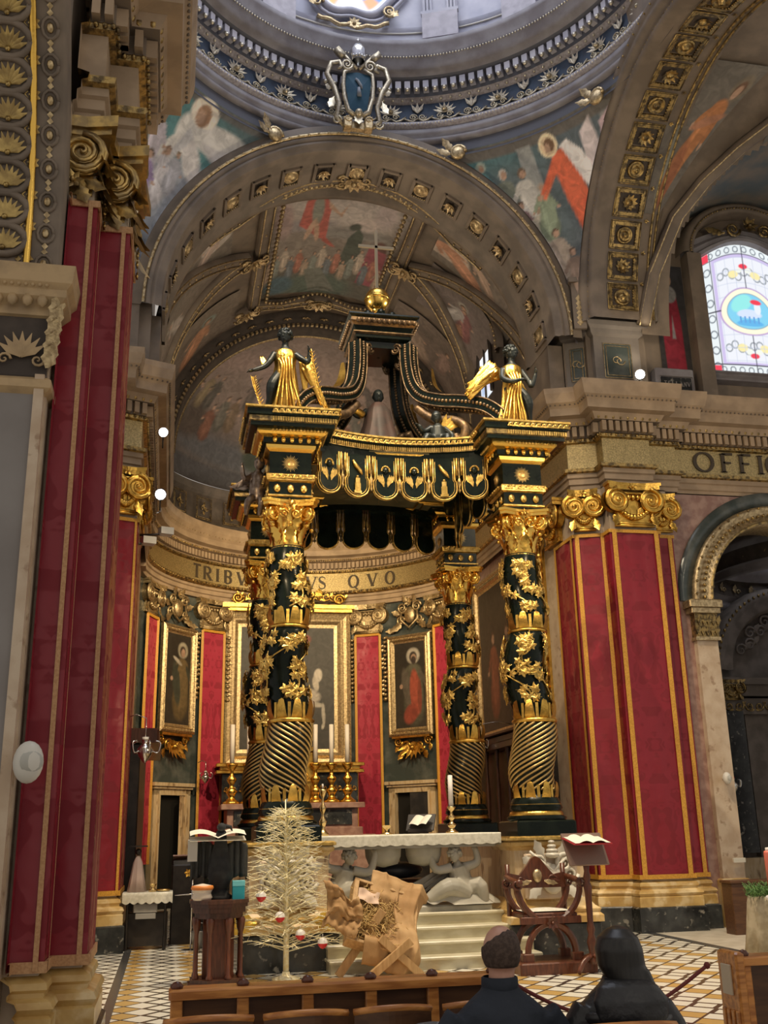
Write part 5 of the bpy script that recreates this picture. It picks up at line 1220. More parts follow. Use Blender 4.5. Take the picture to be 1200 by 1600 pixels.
# ================================================================== TRANSEPT WALL, ARCH AND CHAPEL
def archwall(mb, x0, x1, z0, z1, cx, cz, r, y, jl=None):
    vs = [(x0,y,z0),(cx-r,y,z0),(cx-r,y,cz),(x0,y,cz),(x0,y,z1)]; mb.add(vs, [(0,1,2,3)])
    n = 24; A = []
    for i in range(n+1):
        a = pi-pi*i/n; A.append((cx+r*cos(a), y, cz+r*sin(a)))
    top = [(x0+(x1-x0)*i/n, y, z1) for i in range(n+1)]; mb.add([(x0,y,cz)]+A+top+[(x1,y,cz)], [(0, n+2, 1)]+[(1+i, n+2+i, n+3+i, 2+i) for i in range(n)]+[(n+1, 2*n+2, 2*n+3)])
    mb.add([(cx+r,y,z0),(x1,y,z0),(x1,y,cz),(cx+r,y,cz)], [(0,1,2,3)])
CX, CZ, CR = 10.95, 5.45, 1.50
mb = MB(); mb.m = 0; archwall(mb, 8.7, 15, 0, 7.5, CX, CZ, CR, 16.62)
struct('wall_transept', mb, [PINKM])
mb = MB()
def CA(p, a, r): return (CX+r*cos(a), p, CZ+r*sin(a))
mb.m = 1; arc(mb, [(16.60,CR+.62),(16.58,CR+.62),(16.58,CR+.36),(16.60,CR+.36)], 0, pi, 40, CA)
mb.m = 0; arc(mb, [(16.60,CR+.36),(16.50,CR+.34),(16.48,CR+.28),(16.52,CR+.24),(16.50,CR+.08),(16.46,CR+.06),(16.46,CR),(17.3,CR)], 0, pi, 40, CA)
mb.m = 2
for k in range(46): a = pi*(k+.5)/46; mb.sphere(CA(16.47, a, CR+.16), .035, 5, (1,1,1)); 
for k in range(24): a = pi*(k+.5)/24; mb.sphere(CA(16.48, a, CR+.31), .028, 5)
arc(mb, [(16.46,CR+.05),(16.43,CR+.03),(16.46,CR+.0)], 0, pi, 40, CA)
struct('trim_25', mb, [GOLDP, GREENM, GOLDD])
for sx in (-1, 1):
    mb = MB(); xj = CX+sx*(CR+.02); mb.m = 0; xa, xb = sorted((xj-sx*.02, xj+sx*.38)); mb.box(xa, xb, 16.50, 17.4, .6, 4.75); mb.m = 3; mb.bbox(xa-.06, xb+.06, 16.42, 17.45, 0, .75, .03)
    mb.m = 1; mb.box(xa-.02, xb+.02, 16.46, 17.4, 4.78, 5.2); mb.m = 2; mb.bbox(xa-.10, xb+.06, 16.38, 17.45, 5.2, 5.30, .01); mb.bbox(xa-.14, xb+.1, 16.34, 17.45, 5.30, 5.44, .02); mb.box(xa-.04, xb+.04, 16.44, 17.4, 4.72, 4.78)
    mb.m = 1
    for k in range(5):
        mb.T = FR((xa+.02+k*.09, 16.45, 4.80), (1,0,0)); leaf(mb, 0, 0, pi/2, .2, .1, .3, .01, 2); leaf(mb, .04, .18, pi/2, .18, .1, .3, .01, 2); mb.T = None
    struct(trim(), mb, [MARBT, GOLDD, GOLDP, GIALLO])
# upper transept wall: window, painted niche
mb = MB(); mb.box(8.6, 15, 16.62, 16.9, 9.3, 16); struct('wall_transept_upper', mb, TAUPE)
w3 = thing('window_3', 'x', 'y', (10.95, 16.4, 9.9)); del w3['label'], w3['category']; w3['kind'] = 'structure'
def tw(u, v):
    hw = .95; x = 10.98-hw+2*hw*u; top = 12.46+.42*sin(pi*u); return (x, 16.50, 9.98+(top-9.98)*v)
WH = (.78,.84,.86); LV = (.60,.52,.80); RD = (.85,.05,.09); INKG = (.25,.28,.32)
g = []
g += [('p',[(.10,.07),(.68,.07),(.68,.93),(.10,.93)],LV,.1), ('p',[(.13,.09),(.65,.09),(.65,.90),(.13,.90)],(.82,.84,.90),.1)]
R = random.Random(3)
for k in range(14): g.append(('r', .05 if k % 2 == 0 else .73, .05+k*.066, .030, .006, INKG, .5))
for k in range(8): g.append(('r', .10+k*.08, .965, .022, .005, INKG, .5)); g.append(('r', .10+k*.08, .03, .022, .005, INKG, .5))
for cy, dy in ((.77, 1), (.20, -1)):
    for k in range(9): g.append(('r', .17+.055*k, cy+.025*sin(k*1.7), .028, .006, (.35,.38,.42), .5))
    for sx in (-1, 1): g.append(('e', .39+sx*.10, cy, .045, .03, 0, (.90,.80,.40), .3)); g.append(('e', .39+sx*.04, cy+.03*dy, .03, .02, .5, (.85,.88,.80), .3))
    g.append(('e', .39, cy+.06*dy, .04, .02, 0, RD, .3))
for k in range(9): g.append(('p',[(.13,.10+k*.1),(.65,.10+k*.1),(.65,.104+k*.1),(.13,.104+k*.1)],(.55,.60,.75),.1))
for k in range(7): g.append(('p',[(.14+k*.085,.09),(.144+k*.085,.09),(.144+k*.085,.90),(.14+k*.085,.90)],(.55,.60,.75),.1))
g += [('e',.39,.48,.265,.185,0,(.45,.30,.60),.05), ('e',.39,.48,.25,.175,0,(.98,.93,.70),.05), ('e',.39,.48,.20,.14,0,(.25,.25,.30),.05), ('e',.39,.48,.195,.135,0,(.22,.62,.85),.08), ('e',.33,.54,.10,.06,.4,(.30,.80,.78),.2), ('e',.39,.46,.11,.035,0,(.65,.75,.92),.2), ('e',.47,.51,.03,.05,0,(.78,.84,.95),.2), ('e',.46,.555,.05,.02,0,RD,.3), ('e',.39,.39,.12,.025,0,(.12,.45,.80),.2)]
for k in range(5): g.append(('p',[(.30+k*.04,.39),(.315+k*.04,.39),(.315+k*.04,.44),(.30+k*.04,.44)],(.12,.35,.7),.1))
g += [('p',[(0,.93),(.08,.93),(.08,1),(0,1)],RD,.1), ('p',[(.68,.90),(.78,.90),(.78,1),(.68,1)],RD,.1), ('p',[(0,0),(.08,0),(.08,.06),(0,.06)],RD,.1), ('p',[(.70,0),(.78,0),(.78,.06),(.70,.06)],RD,.1)]
LD = (.06,.06,.09)
for x in (.09, .395, .685): g.append(('p',[(x-.004,.0 if x != .395 else .0),(x+.004,0),(x+.004,.295 if x == .395 else 1),(x-.004,.295 if x == .395 else 1)],LD,.1))
g += [('p',[(.391,.66),(.399,.66),(.399,1),(.391,1)],LD,.1), ('p',[(0,.065),(.78,.065),(.78,.075),(0,.075)],LD,.1), ('p',[(0,.925),(.78,.925),(.78,.932),(0,.932)],LD,.1), ('p',[(0,.495),(.14,.495),(.14,.507),(0,.507)],LD,.1), ('p',[(.64,.495),(.78,.495),(.78,.507),(.64,.507)],LD,.1)]
painting('pane', tw, 150, 190, .78, (WH, WH), g, GLASS, w3, True, vary=.03)
mb = MB(); mb.m = 0
fr = lambda d, y: [(10.98-.95-d, y, 9.98-d*.6)]+[(10.98-.95-d+(1.9+2*d)*i/16, y, 12.46+.42*sin(pi*i/16)+d) for i in range(17)]+[(10.98+.95+d, y, 9.98-d*.6)]
rings = [fr(0,16.50), fr(.02,16.38), fr(.07,16.36), fr(.10,16.42), fr(.16,16.40), fr(.22,16.46), fr(.30,16.44), fr(.34,16.62)]
k = len(rings[0]); vs = [v for r_ in rings for v in r_]
mb.add(vs, [(i*k+j, i*k+(j+1) % k, (i+1)*k+(j+1) % k, (i+1)*k+j) for i in range(len(rings)-1) for j in range(k)], False); part('frame', mb, GREY, w3)
mb = MB(); mb.m = 0
def LU(p, a, r): return (11.08+.70*r*cos(a), p, 12.50+.60*r*sin(a))
arc(mb, [(16.62,2.15),(16.35,2.10),(16.30,1.98),(16.34,1.92),(16.30,1.84),(16.36,1.76),(16.62,1.72)], .0, pi, 40, LU)
mb.box(9.68, 9.98, 16.34, 16.62, 9.4, 12.5); mb.m = 1
for k in range(60): a = pi*(k+.5)/60; mb.sphere(LU(16.31, a, 1.88), .022, 4)
for s in (-1, 1): mb.T = FR((11.1+s*.35, 16.36, 13.10), (1,0,0)); spiral(mb, 0, 0, .16, 1.8, .035, s, .05); leaf(mb, s*.2, -.1, (0 if s > 0 else pi), .5, .2, .2, .04, 4); mb.T = None
mb.T = FR((11.1,16.36,13.2), (1,0,0)); rosette(mb, 0, 0, .18, 7, .08); mb.T = None
struct('trim_26', mb, [TAUPE, GOLDD])
# painted cleric in red beside the window
F = FR((9.36, 16.60, 10.15), (1,0,0))
painting('wall_painted_figure', lambda u, v: (9.02+.64*u, 16.605, 10.0+2.30*v), 50, 100, .33, ((.05,.045,.045), (.05,.05,.055)),
         [('p',[(.06,0),(.27,0),(.26,.50),(.23,.74),(.10,.74),(.05,.45)],(.36,.03,.055),.1), ('p',[(.15,.30),(.19,.30),(.17,.52)],(.36,.33,.34),.1), ('e',.165,.72,.075,.08,0,(.34,.33,.32),.2), ('e',.07,.6,.025,.14,0,(.25,.23,.23),.3), ('e',.165,.86,.035,.055,0,SK,.2), ('e',.16,.90,.035,.03,0,(.1,.08,.07),.3)], kind='structure', seed=9)
mb = MB(); mb.m = 0; mb.bbox(8.75, 9.55, 16.40, 16.66, 9.38, 9.95, .02); mb.m = 1; mb.bbox(8.85, 9.48, 16.385, 16.41, 9.5, 9.75, .01); mb.m = 2
mb.tube([(8.83,16.38,9.48),(9.50,16.38,9.48),(9.50,16.38,9.77),(8.83,16.38,9.77),(8.83,16.38,9.48)], .012, 4, False)
for i, ch in enumerate('TELLANV'): letter(mb, ch, lambda a, b, z, i=i: (8.90+.08*i+a, 16.38-z, 9.56+b), .06, .10, .01)
struct('trim_27', mb, [GREY, NERO, MARBG])
# transept vault with its paintings
def TV(a, x, r=3.95): return (x, 12.2+r*cos(a), 10.3+r*sin(a))
def cut_lunette(o, r=2.13, cx=11.15, cz=11.65):
    import bmesh
    bm = bmesh.new(); bm.from_mesh(o.data)
    kill = [f for f in bm.faces if f.calc_center_median().y > 12.2 and ((f.calc_center_median().x-cx)**2+(max(0, f.calc_center_median().z-cz))**2) < r*r]
    bmesh.ops.delete(bm, geom=kill, context='FACES'); bm.to_mesh(o.data); bm.free(); return o
mb = MB(); mb.grid(lambda u, v: TV(.05+(pi-.1)*u, 8.45+7*v, 3.98), 120, 110); cut_lunette(struct('ceiling_transept', mb, TAUPE))
def tun(u, v):
    a = pi*u; z = 11.65+2.15*sin(a); yv = 12.2+sqrt(max(.01, 3.98**2-(z-10.3)**2)); return (11.15+2.15*cos(a), 16.62+(yv-16.62)*v, z)
mb = MB(); mb.grid(tun, 50, 10); struct('ceiling_transept_lunette', mb, mat('dusky_blue_fresco', (.10,.12,.13), .6, 0, c2=(.20,.17,.14), scale=1.4, detail=5))
sh = fig(.42,.10,.86,(.40,.17,.07),(.14,.08,.05),(.18,.15,.11),-.35) + [('e',.58,.60,.20,.035,.25,(.36,.17,.10),.3),('e',.24,.35,.06,.3,.2,(.22,.22,.19),.4),('e',.50,.25,.10,.22,.1,(.26,.10,.05),.4)]
painting('ceiling_painting', lambda u, v: TV(radians(36+42*v), 8.34+(.30+1.15*v)*u, 3.93), 80, 100, .8, ((.13,.115,.10), (.15,.135,.115)), sh, FRESCO, kind='structure', seed=31)
sh = fig(.5,.1,.7,(.12,.16,.16),(.08,.06,.05))+fig(.8,.2,.6,(.20,.17,.15))+[('e',.7,.3,.5,.2,.3,(.045,.075,.08),.5),('e',.3,.5,.3,.1,.5,(.26,.22,.19),.6)]
cut_lunette(painting('ceiling_painting', lambda u, v: TV(radians(22+55*v), 10.1+3.2*u+.3*v, 3.93), 130, 130, 1.3, ((.07,.07,.07), (.15,.14,.12)), sh, FRESCO, kind='structure', seed=32))
mb = MB(); mb.m = 0
pts = [TV(radians(q[1]), q[0], 3.86) for q in ((8.42,5),(8.62,20),(8.95,36),(9.35,46),(9.85,56),(10.5,68),(11.6,80))]
P = []
for i in range(len(pts)-1):
    for k in range(6): P.append(Vector(pts[i]).lerp(Vector(pts[i+1]), k/6))
mb.tube(P, .13, 8); mb.m = 1; mb.tube([p+Vector((.12,-.02,-.04)) for p in P], .02, 4); mb.tube([p+Vector((-.10,-.06,-.06)) for p in P], .02, 4)
struct('trim_28', mb, [TAUPE, GOLDP])
mb = MB(); mb.T = FR((11.4, 13.6, 13.85), (1,0,0), (0,-.7,.7))
for s in (-1, 1): spiral(mb, s*.3, 0, .2, 1.8, .04, s); leaf(mb, s*.5, 0, 0 if s > 0 else pi, .5, .25, .2, .02, 4)
rosette(mb, 0, 0, .2, 8); mb.T = None; struct(trim(), mb, GOLD)
# chapel seen through the arch
CHW = mat('dim_chapel_stucco', (.24,.205,.18), .6, 0, c2=(.16,.135,.115), scale=3)
mb = MB(); mb.box(8.7, 17, 21.6, 21.9, 0, 12); mb.box(16.6, 17, 16.9, 21.6, 0, 12); mb.box(8.3, 8.75, 16.75, 21.6, 0, 12); struct('wall_chapel', mb, CHW)
mb = MB()
def CH(p, a, r): return (14.0+r*cos(a), p, 4.95+r*sin(a))
mb.m = 0; arc(mb, [(21.6,2.0),(21.3,1.95),(21.25,1.75),(21.35,1.65),(21.3,1.5),(21.5,1.4)], 0, pi, 36, CH)
mb.m = 1
for k in range(40): a = pi*(k+.5)/40; mb.sphere(CH(21.27, a, 1.85), .04, 5)
for k in range(14): m = MB(); spiral(m, 0, 0, .16, 1.5, .035); leaf(m, .1, 0, 1, .25, .15, .2); merge(mb, m, FR(CH(21.45, .15+k*.2, 1.1+.15*(k % 2)), (1,0,0)))
mb.m = 0; mb.box(11.6, 17, 21.2, 21.6, 4.35, 4.6); mb.box(11.5, 17, 21.1, 21.6, 4.6, 4.75); mb.box(11.6, 17, 21.25, 21.6, 3.95, 4.3)
mb.m = 1
for k in range(12): mb.T = FR((12.0+k*.25, 21.23, 4.12), (1,0,0)); scroll_unit(mb, 0, 0, .24, 1 if k % 2 else -1, .02); mb.T = None
for x in (11.75, 12.3): mb.T = FR((x, 21.2, 4.55), (1,0,0)); merge(mb, volute_capital(.45,.45,.2), TR(0,-.3,0), 1); mb.T = None
struct('trim_29', mb, [CHW, GOLDD])
mb = MB(); mb.m = 0; mb.box(11.35, 11.58, 21.3, 21.6, .6, 4.0); mb.m = 1; mb.box(11.62, 11.85, 21.2, 21.6, .4, 4.0); mb.m = 0; mb.box(11.90, 12.5, 21.1, 21.6, 1.0, 4.0); mb.m = 2; mb.box(11.2, 13.0, 21.0, 21.6, 0, .9); mb.m = 3; mb.box(12.7, 15.3, 21.4, 21.6, .9, 4.0)
struct('wall_chapel_pilasters', mb, [NERO, MARBG, TANM, CHW])
mb = MB(); q = (13.6, 19.2, 0)
mb.m = 0; mb.lathe([(2.6,6.4),(2.5,6.5),(2.55,6.6),(2.4,6.7)], q, 40); mb.m = 1; mb.lathe([(2.4,6.7),(2.42,7.0),(2.3,7.05)], q, 40); mb.m = 0; mb.lathe([(2.3,7.05),(2.2,7.2),(2.1,7.3),(2.2,7.5),(2.1,9)], q, 40)
mb.m = 2
for k in range(30): a = 2*pi*k/30; mb.T = FR((q[0]+2.38*cos(a), q[1]+2.38*sin(a), 6.86), (sin(a),-cos(a),0)); leaf(mb, 0, -.08, pi/2, .2, .16, .2, .02); spiral(mb, .14, -.04, .07, 1.2, .02); mb.T = None
struct('ceiling_chapel_dome', mb, [GREY, TAUPED, GOLDP])
area('chapel_daylight', (13.6, 19.2, 9.0), (13.6, 19.2, 0), 2.0, 16, COOL)
CGILT = mat('canopy_gilding', (.82, .56, .18), .36, .95, c2=(.52, .34, .09), scale=14, bump=.2, bscale=40)
# ================================================================== THE CANOPY OVER THE ALTAR
CXc, CYc = 3.27, 15.85; HX, HY = 1.74, 1.75
cib = thing('altar_canopy', 'tall black and gilt baroque canopy on four twisted vine-wrapped columns over the altar', 'canopy', (CXc, CYc, 0))
def cshift(z):   # helical wobble of a twisted column
    q = min(1, max(0, (z-2.0)/.4))*min(1, max(0, (5.5-z)/.5)); return (.058*q*cos(z*3.9+.6), .058*q*sin(z*3.9+.6))
def crad(z):
    if z < 3.05: return .285+.02*sin((z-2.1)*3.3)
    if z < 4.33: return .265+.022*sin((z-3.05)/1.28*pi)
    return .245+.015*sin((z-4.33)/1.1*pi)-.02*max(0, z-5.2)
def colgrid(mb, z0, z1, nz, na, rf, smooth=True):
    vs = []
    for i in range(nz+1):
        z = z0+(z1-z0)*i/nz; sx, sy = cshift(z)
        for j in range(na): a = 2*pi*j/na; r = rf(a, z); vs.append((sx+r*cos(a), sy+r*sin(a), z))
    mb.add(vs, [(i*na+j, i*na+(j+1) % na, (i+1)*na+(j+1) % na, (i+1)*na+j) for i in range(nz) for j in range(na)], smooth)
def vineleaf(mb, F, s, R):
    m = MB(); vs = [(0,0,.02)]; n = 15
    for k in range(n): a = 2*pi*k/n; r = s*(1 if k % 3 == 0 else (.55 if k % 3 == 1 else .75)); vs.append((r*cos(a), r*sin(a), -.004+.012*(k % 2)))
    m.add(vs, [(0,1+k,1+(k+1) % n) for k in range(n)], False); m.tube([(0,-s*1.3,0),(0,0,.02),(0,s*.8,.012)], .005, 4); merge(mb, m, F)
def colframe(a, z, out=.012, tw=0):
    sx, sy = cshift(z); r = crad(z)+out; n = Vector((cos(a), sin(a), 0)); t = Vector((-sin(a), cos(a), 0)); p = (sx+r*cos(a), sy+r*sin(a), z)
    M = Matrix(((t.x,0,n.x,p[0]),(t.y,0,n.y,p[1]),(t.z,1,n.z,p[2]),(0,0,0,1))); return M @ RZ(tw)
def tongues(mb, z, h, n=9):
    for k in range(n):
        a = 2*pi*k/n; m = MB(); w = .075
        m.add([(-w,0,.0),(w,0,.0),(w*.9,h*.25,.03),(-w*.9,h*.25,.03),(w*.75,h*.62,.045),(-w*.75,h*.62,.045),(w*.5,h*.9,.04),(-w*.5,h*.9,.04),(0,h,.02)], [(0,1,2,3),(3,2,4,5),(5,4,6,7),(7,6,8)], True)
        merge(mb, m, colframe(a, z)); mb_b = MB(); mb_b.box(-.02,.02,0,h*.8,0,.02); merge(mb, mb_b, colframe(a+pi/n, z))
def make_column(mir):
    mb = MB(); colgrid(mb, 2.02, 5.5, 90, 30, lambda a, z: crad(z)); c = make('column', mb, LACQ, cib)
    P_ = lambda n, mb, m: part(n, mb, m, c, world=False)
    mb = MB()
    nf = 15; tw = 6.0*mir
    for k in range(nf):
        pts = []
        for i in range(49):
            z = 2.12+.92*i/48; a = 2*pi*k/nf+tw*(z-2.1); sx, sy = cshift(z); r = crad(z)+.004; pts.append((sx+r*cos(a), sy+r*sin(a), z))
        mb.tube(pts, .0175, 5)
    P_('spiral_fluting', mb, mat('dim_gold_fluting', (.62,.44,.18), .36, .9))
    for z, rr, t in ((3.07, .31, .035), (4.34, .275, .026), (5.48, .225, .03), (1.80, .36, .05), (1.93, .34, .03)):
        mb = MB(); sx, sy = cshift(z); mb.lathe([(rr-.03,-t),(rr,-t*.7),(rr+.015,0),(rr,t*.7),(rr-.03,t)], (sx, sy, z), 28); P_('gilt_ring', mb, GOLD)
    for z, h in ((1.98,.26),(3.10,.26),(4.37,.24)): mb = MB(); tongues(mb, z, h); P_('acanthus_collar', mb, GOLD)
    mb = MB(); mb.bbox(-.42,.42,-.42,.42,1.52,1.72,.02); mb.lathe([(.40,1.72),(.42,1.76),(.30,1.82),(.37,1.88),(.33,2.0),(.28,2.06)], n=28); P_('base', mb, LACQ)
    # vine
    mb = MB(); R = random.Random(5 if mir > 0 else 9)
    for (z0, z1) in ((3.36, 4.28), (4.60, 5.42)):
        for ph in (-.3, 1.3, 2.9, 4.5):
            pts = []
            for i in range(17):
                q = i/16; z = z0+(z1-z0)*q; a = ph-mir*(z-z0)*2.6+.3*sin(q*9); sx, sy = cshift(z); r = crad(z)+.022+.008*sin(q*20); pts.append((sx+r*cos(a), sy+r*sin(a), z))
            mb.tube(pts, [.016-.009*i/16 for i in range(17)], 5)
            for i in range(1, 17, 1):
                q = i/16; z = z0+(z1-z0)*q; a = ph-mir*(z-z0)*2.6+.3*sin(q*9)
                if (i//3) % 2 == 0:
                    for j in range(4):
                        vineleaf(mb, colframe(a+R.uniform(-.38,.38), min(z1, z+R.uniform(-.05,.07)), .03+.02*R.random(), R.random()*6), .062+.030*R.random(), R)
                if i % 5 == 2:
                    for j in range(7):
                        m = MB(); m.sphere((R.uniform(-.03,.03), -.02*j/2, .02), .016, 5); merge(mb, m, colframe(a+.2, z))
    P_('gilt_vine', mb, mat('pale_gold_leafwork', (.84,.58,.18), .36, .9, c2=(.58,.38,.10), scale=20))
    # capital: two rows of acanthus, corner volutes, concave abacus
    mb = MB(); z = 5.50; mb.lathe([(.20,0),(.22,.06),(.215,.3),(.26,.5),(.30,.56)], (0,0,z), 24)
    for row, (zz, n, l, w, cu) in enumerate(((.02,8,.26,.17,.42),(.20,8,.27,.17,.45))):
        for k in range(n):
            a = 2*pi*(k+.5*row)/n; nn = Vector((cos(a), sin(a), 0)); t = Vector((-sin(a), cos(a), 0)); r = .222+.02*row
            M = Matrix(((t.x,0,nn.x,r*nn.x),(t.y,0,nn.y,r*nn.y),(0,1,0,z+zz),(0,0,0,1))); m = MB(); leaf(m, 0, 0, pi/2, l, w, cu, 0, 4); m.sphere((0,l,l*cu+.01), .035, 6); merge(mb, m, M)
    for k in range(4):
        a = pi/4+k*pi/2; nn = Vector((cos(a), sin(a), 0)); t = Vector((-sin(a), cos(a), 0))
        for sg in (-1, 1):
            M = Matrix(((nn.x,0,t.x*sg,0),(nn.y,0,t.y*sg,0),(0,1,0,z+.46),(0,0,0,1))); m = MB(); spiral(m, .36, 0, .12, 2.2, .028, 1, .03, start=pi*.6, n=22); merge(mb, m, M)
        M = Matrix(((nn.x,0,t.x,0),(nn.y,0,t.y,0),(0,1,0,z+.46),(0,0,0,1))); m = MB(); m.sphere((.36,0,0), .10, 10, (1,1,.5)); merge(mb, m, M)
        for sg in (-1, 1):
            b = k*pi/2; n2 = Vector((cos(b), sin(b), 0)); t2 = Vector((-sin(b), cos(b), 0)); M = Matrix(((t2.x,0,n2.x,n2.x*.27),(t2.y,0,n2.y,n2.y*.27),(0,1,0,z+.44),(0,0,0,1))); m = MB(); spiral(m, sg*.09, 0, .07, 1.8, .018, -sg, .02); rosette(m, 0, .12, .09, 7, .06); merge(mb, m, M)
    poly = []
    for k in range(4):
        a = pi/4+k*pi/2; poly += [(.50*cos(a-.09), .50*sin(a-.09)), (.50*cos(a+.09), .50*sin(a+.09))]
        for q in (.25,.5,.75): b = a+q*pi/2; rr = .50*(1-.44*sin(q*pi)**.8); poly.append((rr*cos(b), rr*sin(b)))
    mb.prism(poly, z+.55, z+.60); mb.prism([(x*1.06, y*1.06) for x, y in poly], z+.60, z+.64)
    cap = part('capital', mb, GOLDB, c, world=False)
    return c
colA = make_column(-1); colB = make_column(1)
colA.location = (1.53-CXc, 14.1-CYc, 0); colB.location = (5.01-CXc, 14.1-CYc, 0)
cc = copy_tree(colB, cib); cc.location = (1.53-CXc, 17.6-CYc, 0); cc = copy_tree(colA, cib); cc.location = (5.01-CXc, 17.6-CYc, 0)
# pedestals
for x, y in ((1.53,14.1),(5.01,14.1),(1.53,17.6),(5.01,17.6)):
    mb = MB(); mb.m = 2; mb.bbox(x-.62, x+.62, y-.55, y+.62, 0, .44, .02)
    mb.m = 0; P = [(x-.50,y-.45),(x+.50,y-.45),(x+.50,y+.5),(x-.50,y+.5)]
    P = P if (Vector(offs(P, .1, True)[0])-Vector((x,y))).length > (Vector(P[0])-Vector((x,y))).length else P[::-1]
    sweep(mb, P, [(.14,.44),(.14,.52),(.10,.56),(.12,.60),(.06,.64),(.03,.68),(0,.74)], True)
    mb.m = 1; sweep(mb, P, [(0,.74),(0,1.34)], True)
    mb.m = 0; sweep(mb, P, [(0,1.34),(.02,1.38),(.06,1.40),(.07,1.44),(.05,1.46)], True)
    mb.m = 3; sweep(mb, P, [(.05,1.46),(.09,1.47),(.09,1.50),(.06,1.52),(-.4,1.52)], True)
    mb.m = 4; mb.bbox(x-.36, x+.36, y-.47, y-.44, .80, 1.30, .01)
    ped = make('pedestal', mb, [GIALLO, TANM, NERO, CGILT, MARBT], cib, True)
# side plinth walls between front and rear pedestals
for x_ in (4.55, 1.15): mb = MB(); mb.bbox(x_, x_+.85, 14.7, 17.1, 0, 1.40, .02); mb.m = 1; mb.bbox(x_-.05, x_+.9, 14.7, 17.1, 1.40, 1.50, .02); make('side_plinth', mb, [TANM, GIALLO], cib, True)
# corner blocks over each column
SUN = mat('warm_sun_relief', (.85,.58,.22), .4, .8)
for x, y in ((1.53,14.1),(5.01,14.1),(1.53,17.6),(5.01,17.6)):
    mb = MB(); P0 = [(x-.30,y-.30),(x+.30,y-.30),(x+.30,y+.30),(x-.30,y+.30)]
    if (Vector(offs(P0, .1, True)[0])-Vector((x,y))).length < (Vector(P0[0])-Vector((x,y))).length: P0 = P0[::-1]
    mb.m = 0; sweep(mb, P0, [(-.02,6.14),(0,6.16),(0,6.40)], True); mb.m = 1; sweep(mb, P0, [(0,6.18),(.02,6.19),(.02,6.21),(0,6.22)], True); sweep(mb, P0, [(0,6.40),(.04,6.42),(.05,6.50),(.03,6.52)], True)
    mb.m = 0; sweep(mb, P0, [(.0,6.52),(.0,6.86)], True)
    mb.m = 2; sweep(mb, P0, [(0,6.86),(.05,6.90),(.06,6.95)], True); mb.m = 0; sweep(mb, P0, [(.06,6.95),(.10,6.96),(.10,7.04)], True)
    mb.m = 2; sweep(mb, P0, [(.10,7.04),(.17,7.07),(.20,7.10),(.20,7.13)], True)
    mb.m = 0; sweep(mb, P0, [(.20,7.13),(.30,7.14),(.30,7.20)], True); mb.m = 3; sweep(mb, P0, [(.30,7.20),(.32,7.21),(.32,7.28)], True); mb.m = 0; sweep(mb, P0, [(.32,7.28),(.35,7.29),(.35,7.38)], True); mb.m = 1; sweep(mb, P0, [(.35,7.38),(.38,7.39),(.38,7.42),(-.2,7.42)], True)
    Pc = P0+[P0[0]]
    mb.m = 2; along(Pc, .13, .115, lambda F, l: merge(mb, MB().sphere((0,-.01,.035), .042, 8, (.9,.7,1)), F, 2), 6.965)
    mb.m = 1; along(Pc, .20, .05, lambda F, l: merge(mb, MB().sphere((0,0,0), .024, 5), F, 1), 7.12)
    along(Pc, .325, .035, lambda F, l: merge(mb, MB().box(-.009,.009,-.01,.01,0,.06), F, 1), 7.21)
    def lf(F, l):
        m = MB(); o = m.at(Matrix(((1,0,0,0),(0,0,1,0),(0,1,0,0),(0,0,0,1)))); leaf(m, -.045, -.02, .6, .10, .075, .3, .012, 2); leaf(m, .045, -.02, pi-.6, .09, .07, .3, .012, 2); m.sphere((0,.02,.02), .024, 5); m.T = o; merge(mb, m, F, 1)
    along(Pc, .355, .085, lf, 7.335); along(Pc, .045, .09, lf, 6.46)
    blk = make('corner_entablature', mb, [LACQ, CGILT, GOLDB, GOLDD], cib, True)
    for (nx, ny) in ((0,-1),(1,0),(-1,0)):
        mb = MB(); mb.T = FR((x+nx*.30, y+ny*.30, 6.685), (-ny, nx, 0))
        for k in range(28): a = 2*pi*k/28; l = .135 if k % 2 else .115; mb.add([(.06*cos(a-.09),.06*sin(a-.09),.012),(.06*cos(a+.09),.06*sin(a+.09),.012),(l*cos(a),l*sin(a),.006)], [(0,1,2)])
        mb.lathe([(.068,.0),(.062,.022),(.03,.032),(.0001,.036)], n=16); mb.sphere((-.02,.015,.035), .009, 5); mb.sphere((.02,.015,.035), .009, 5); mb.T = None
        part('sun_relief', mb, SUN, blk)
        for k in (-1, 0, 1): mb = MB(); mb.T = FR((x+nx*.30, y+ny*.30, 6.305), (-ny, nx, 0)); mb.sphere((k*.19,0,.01), .055, 8, (1,1.2,.4)); mb.sphere((k*.19,-.02,.025), .022, 5); part('mask_roundel', mb, CGILT, blk)
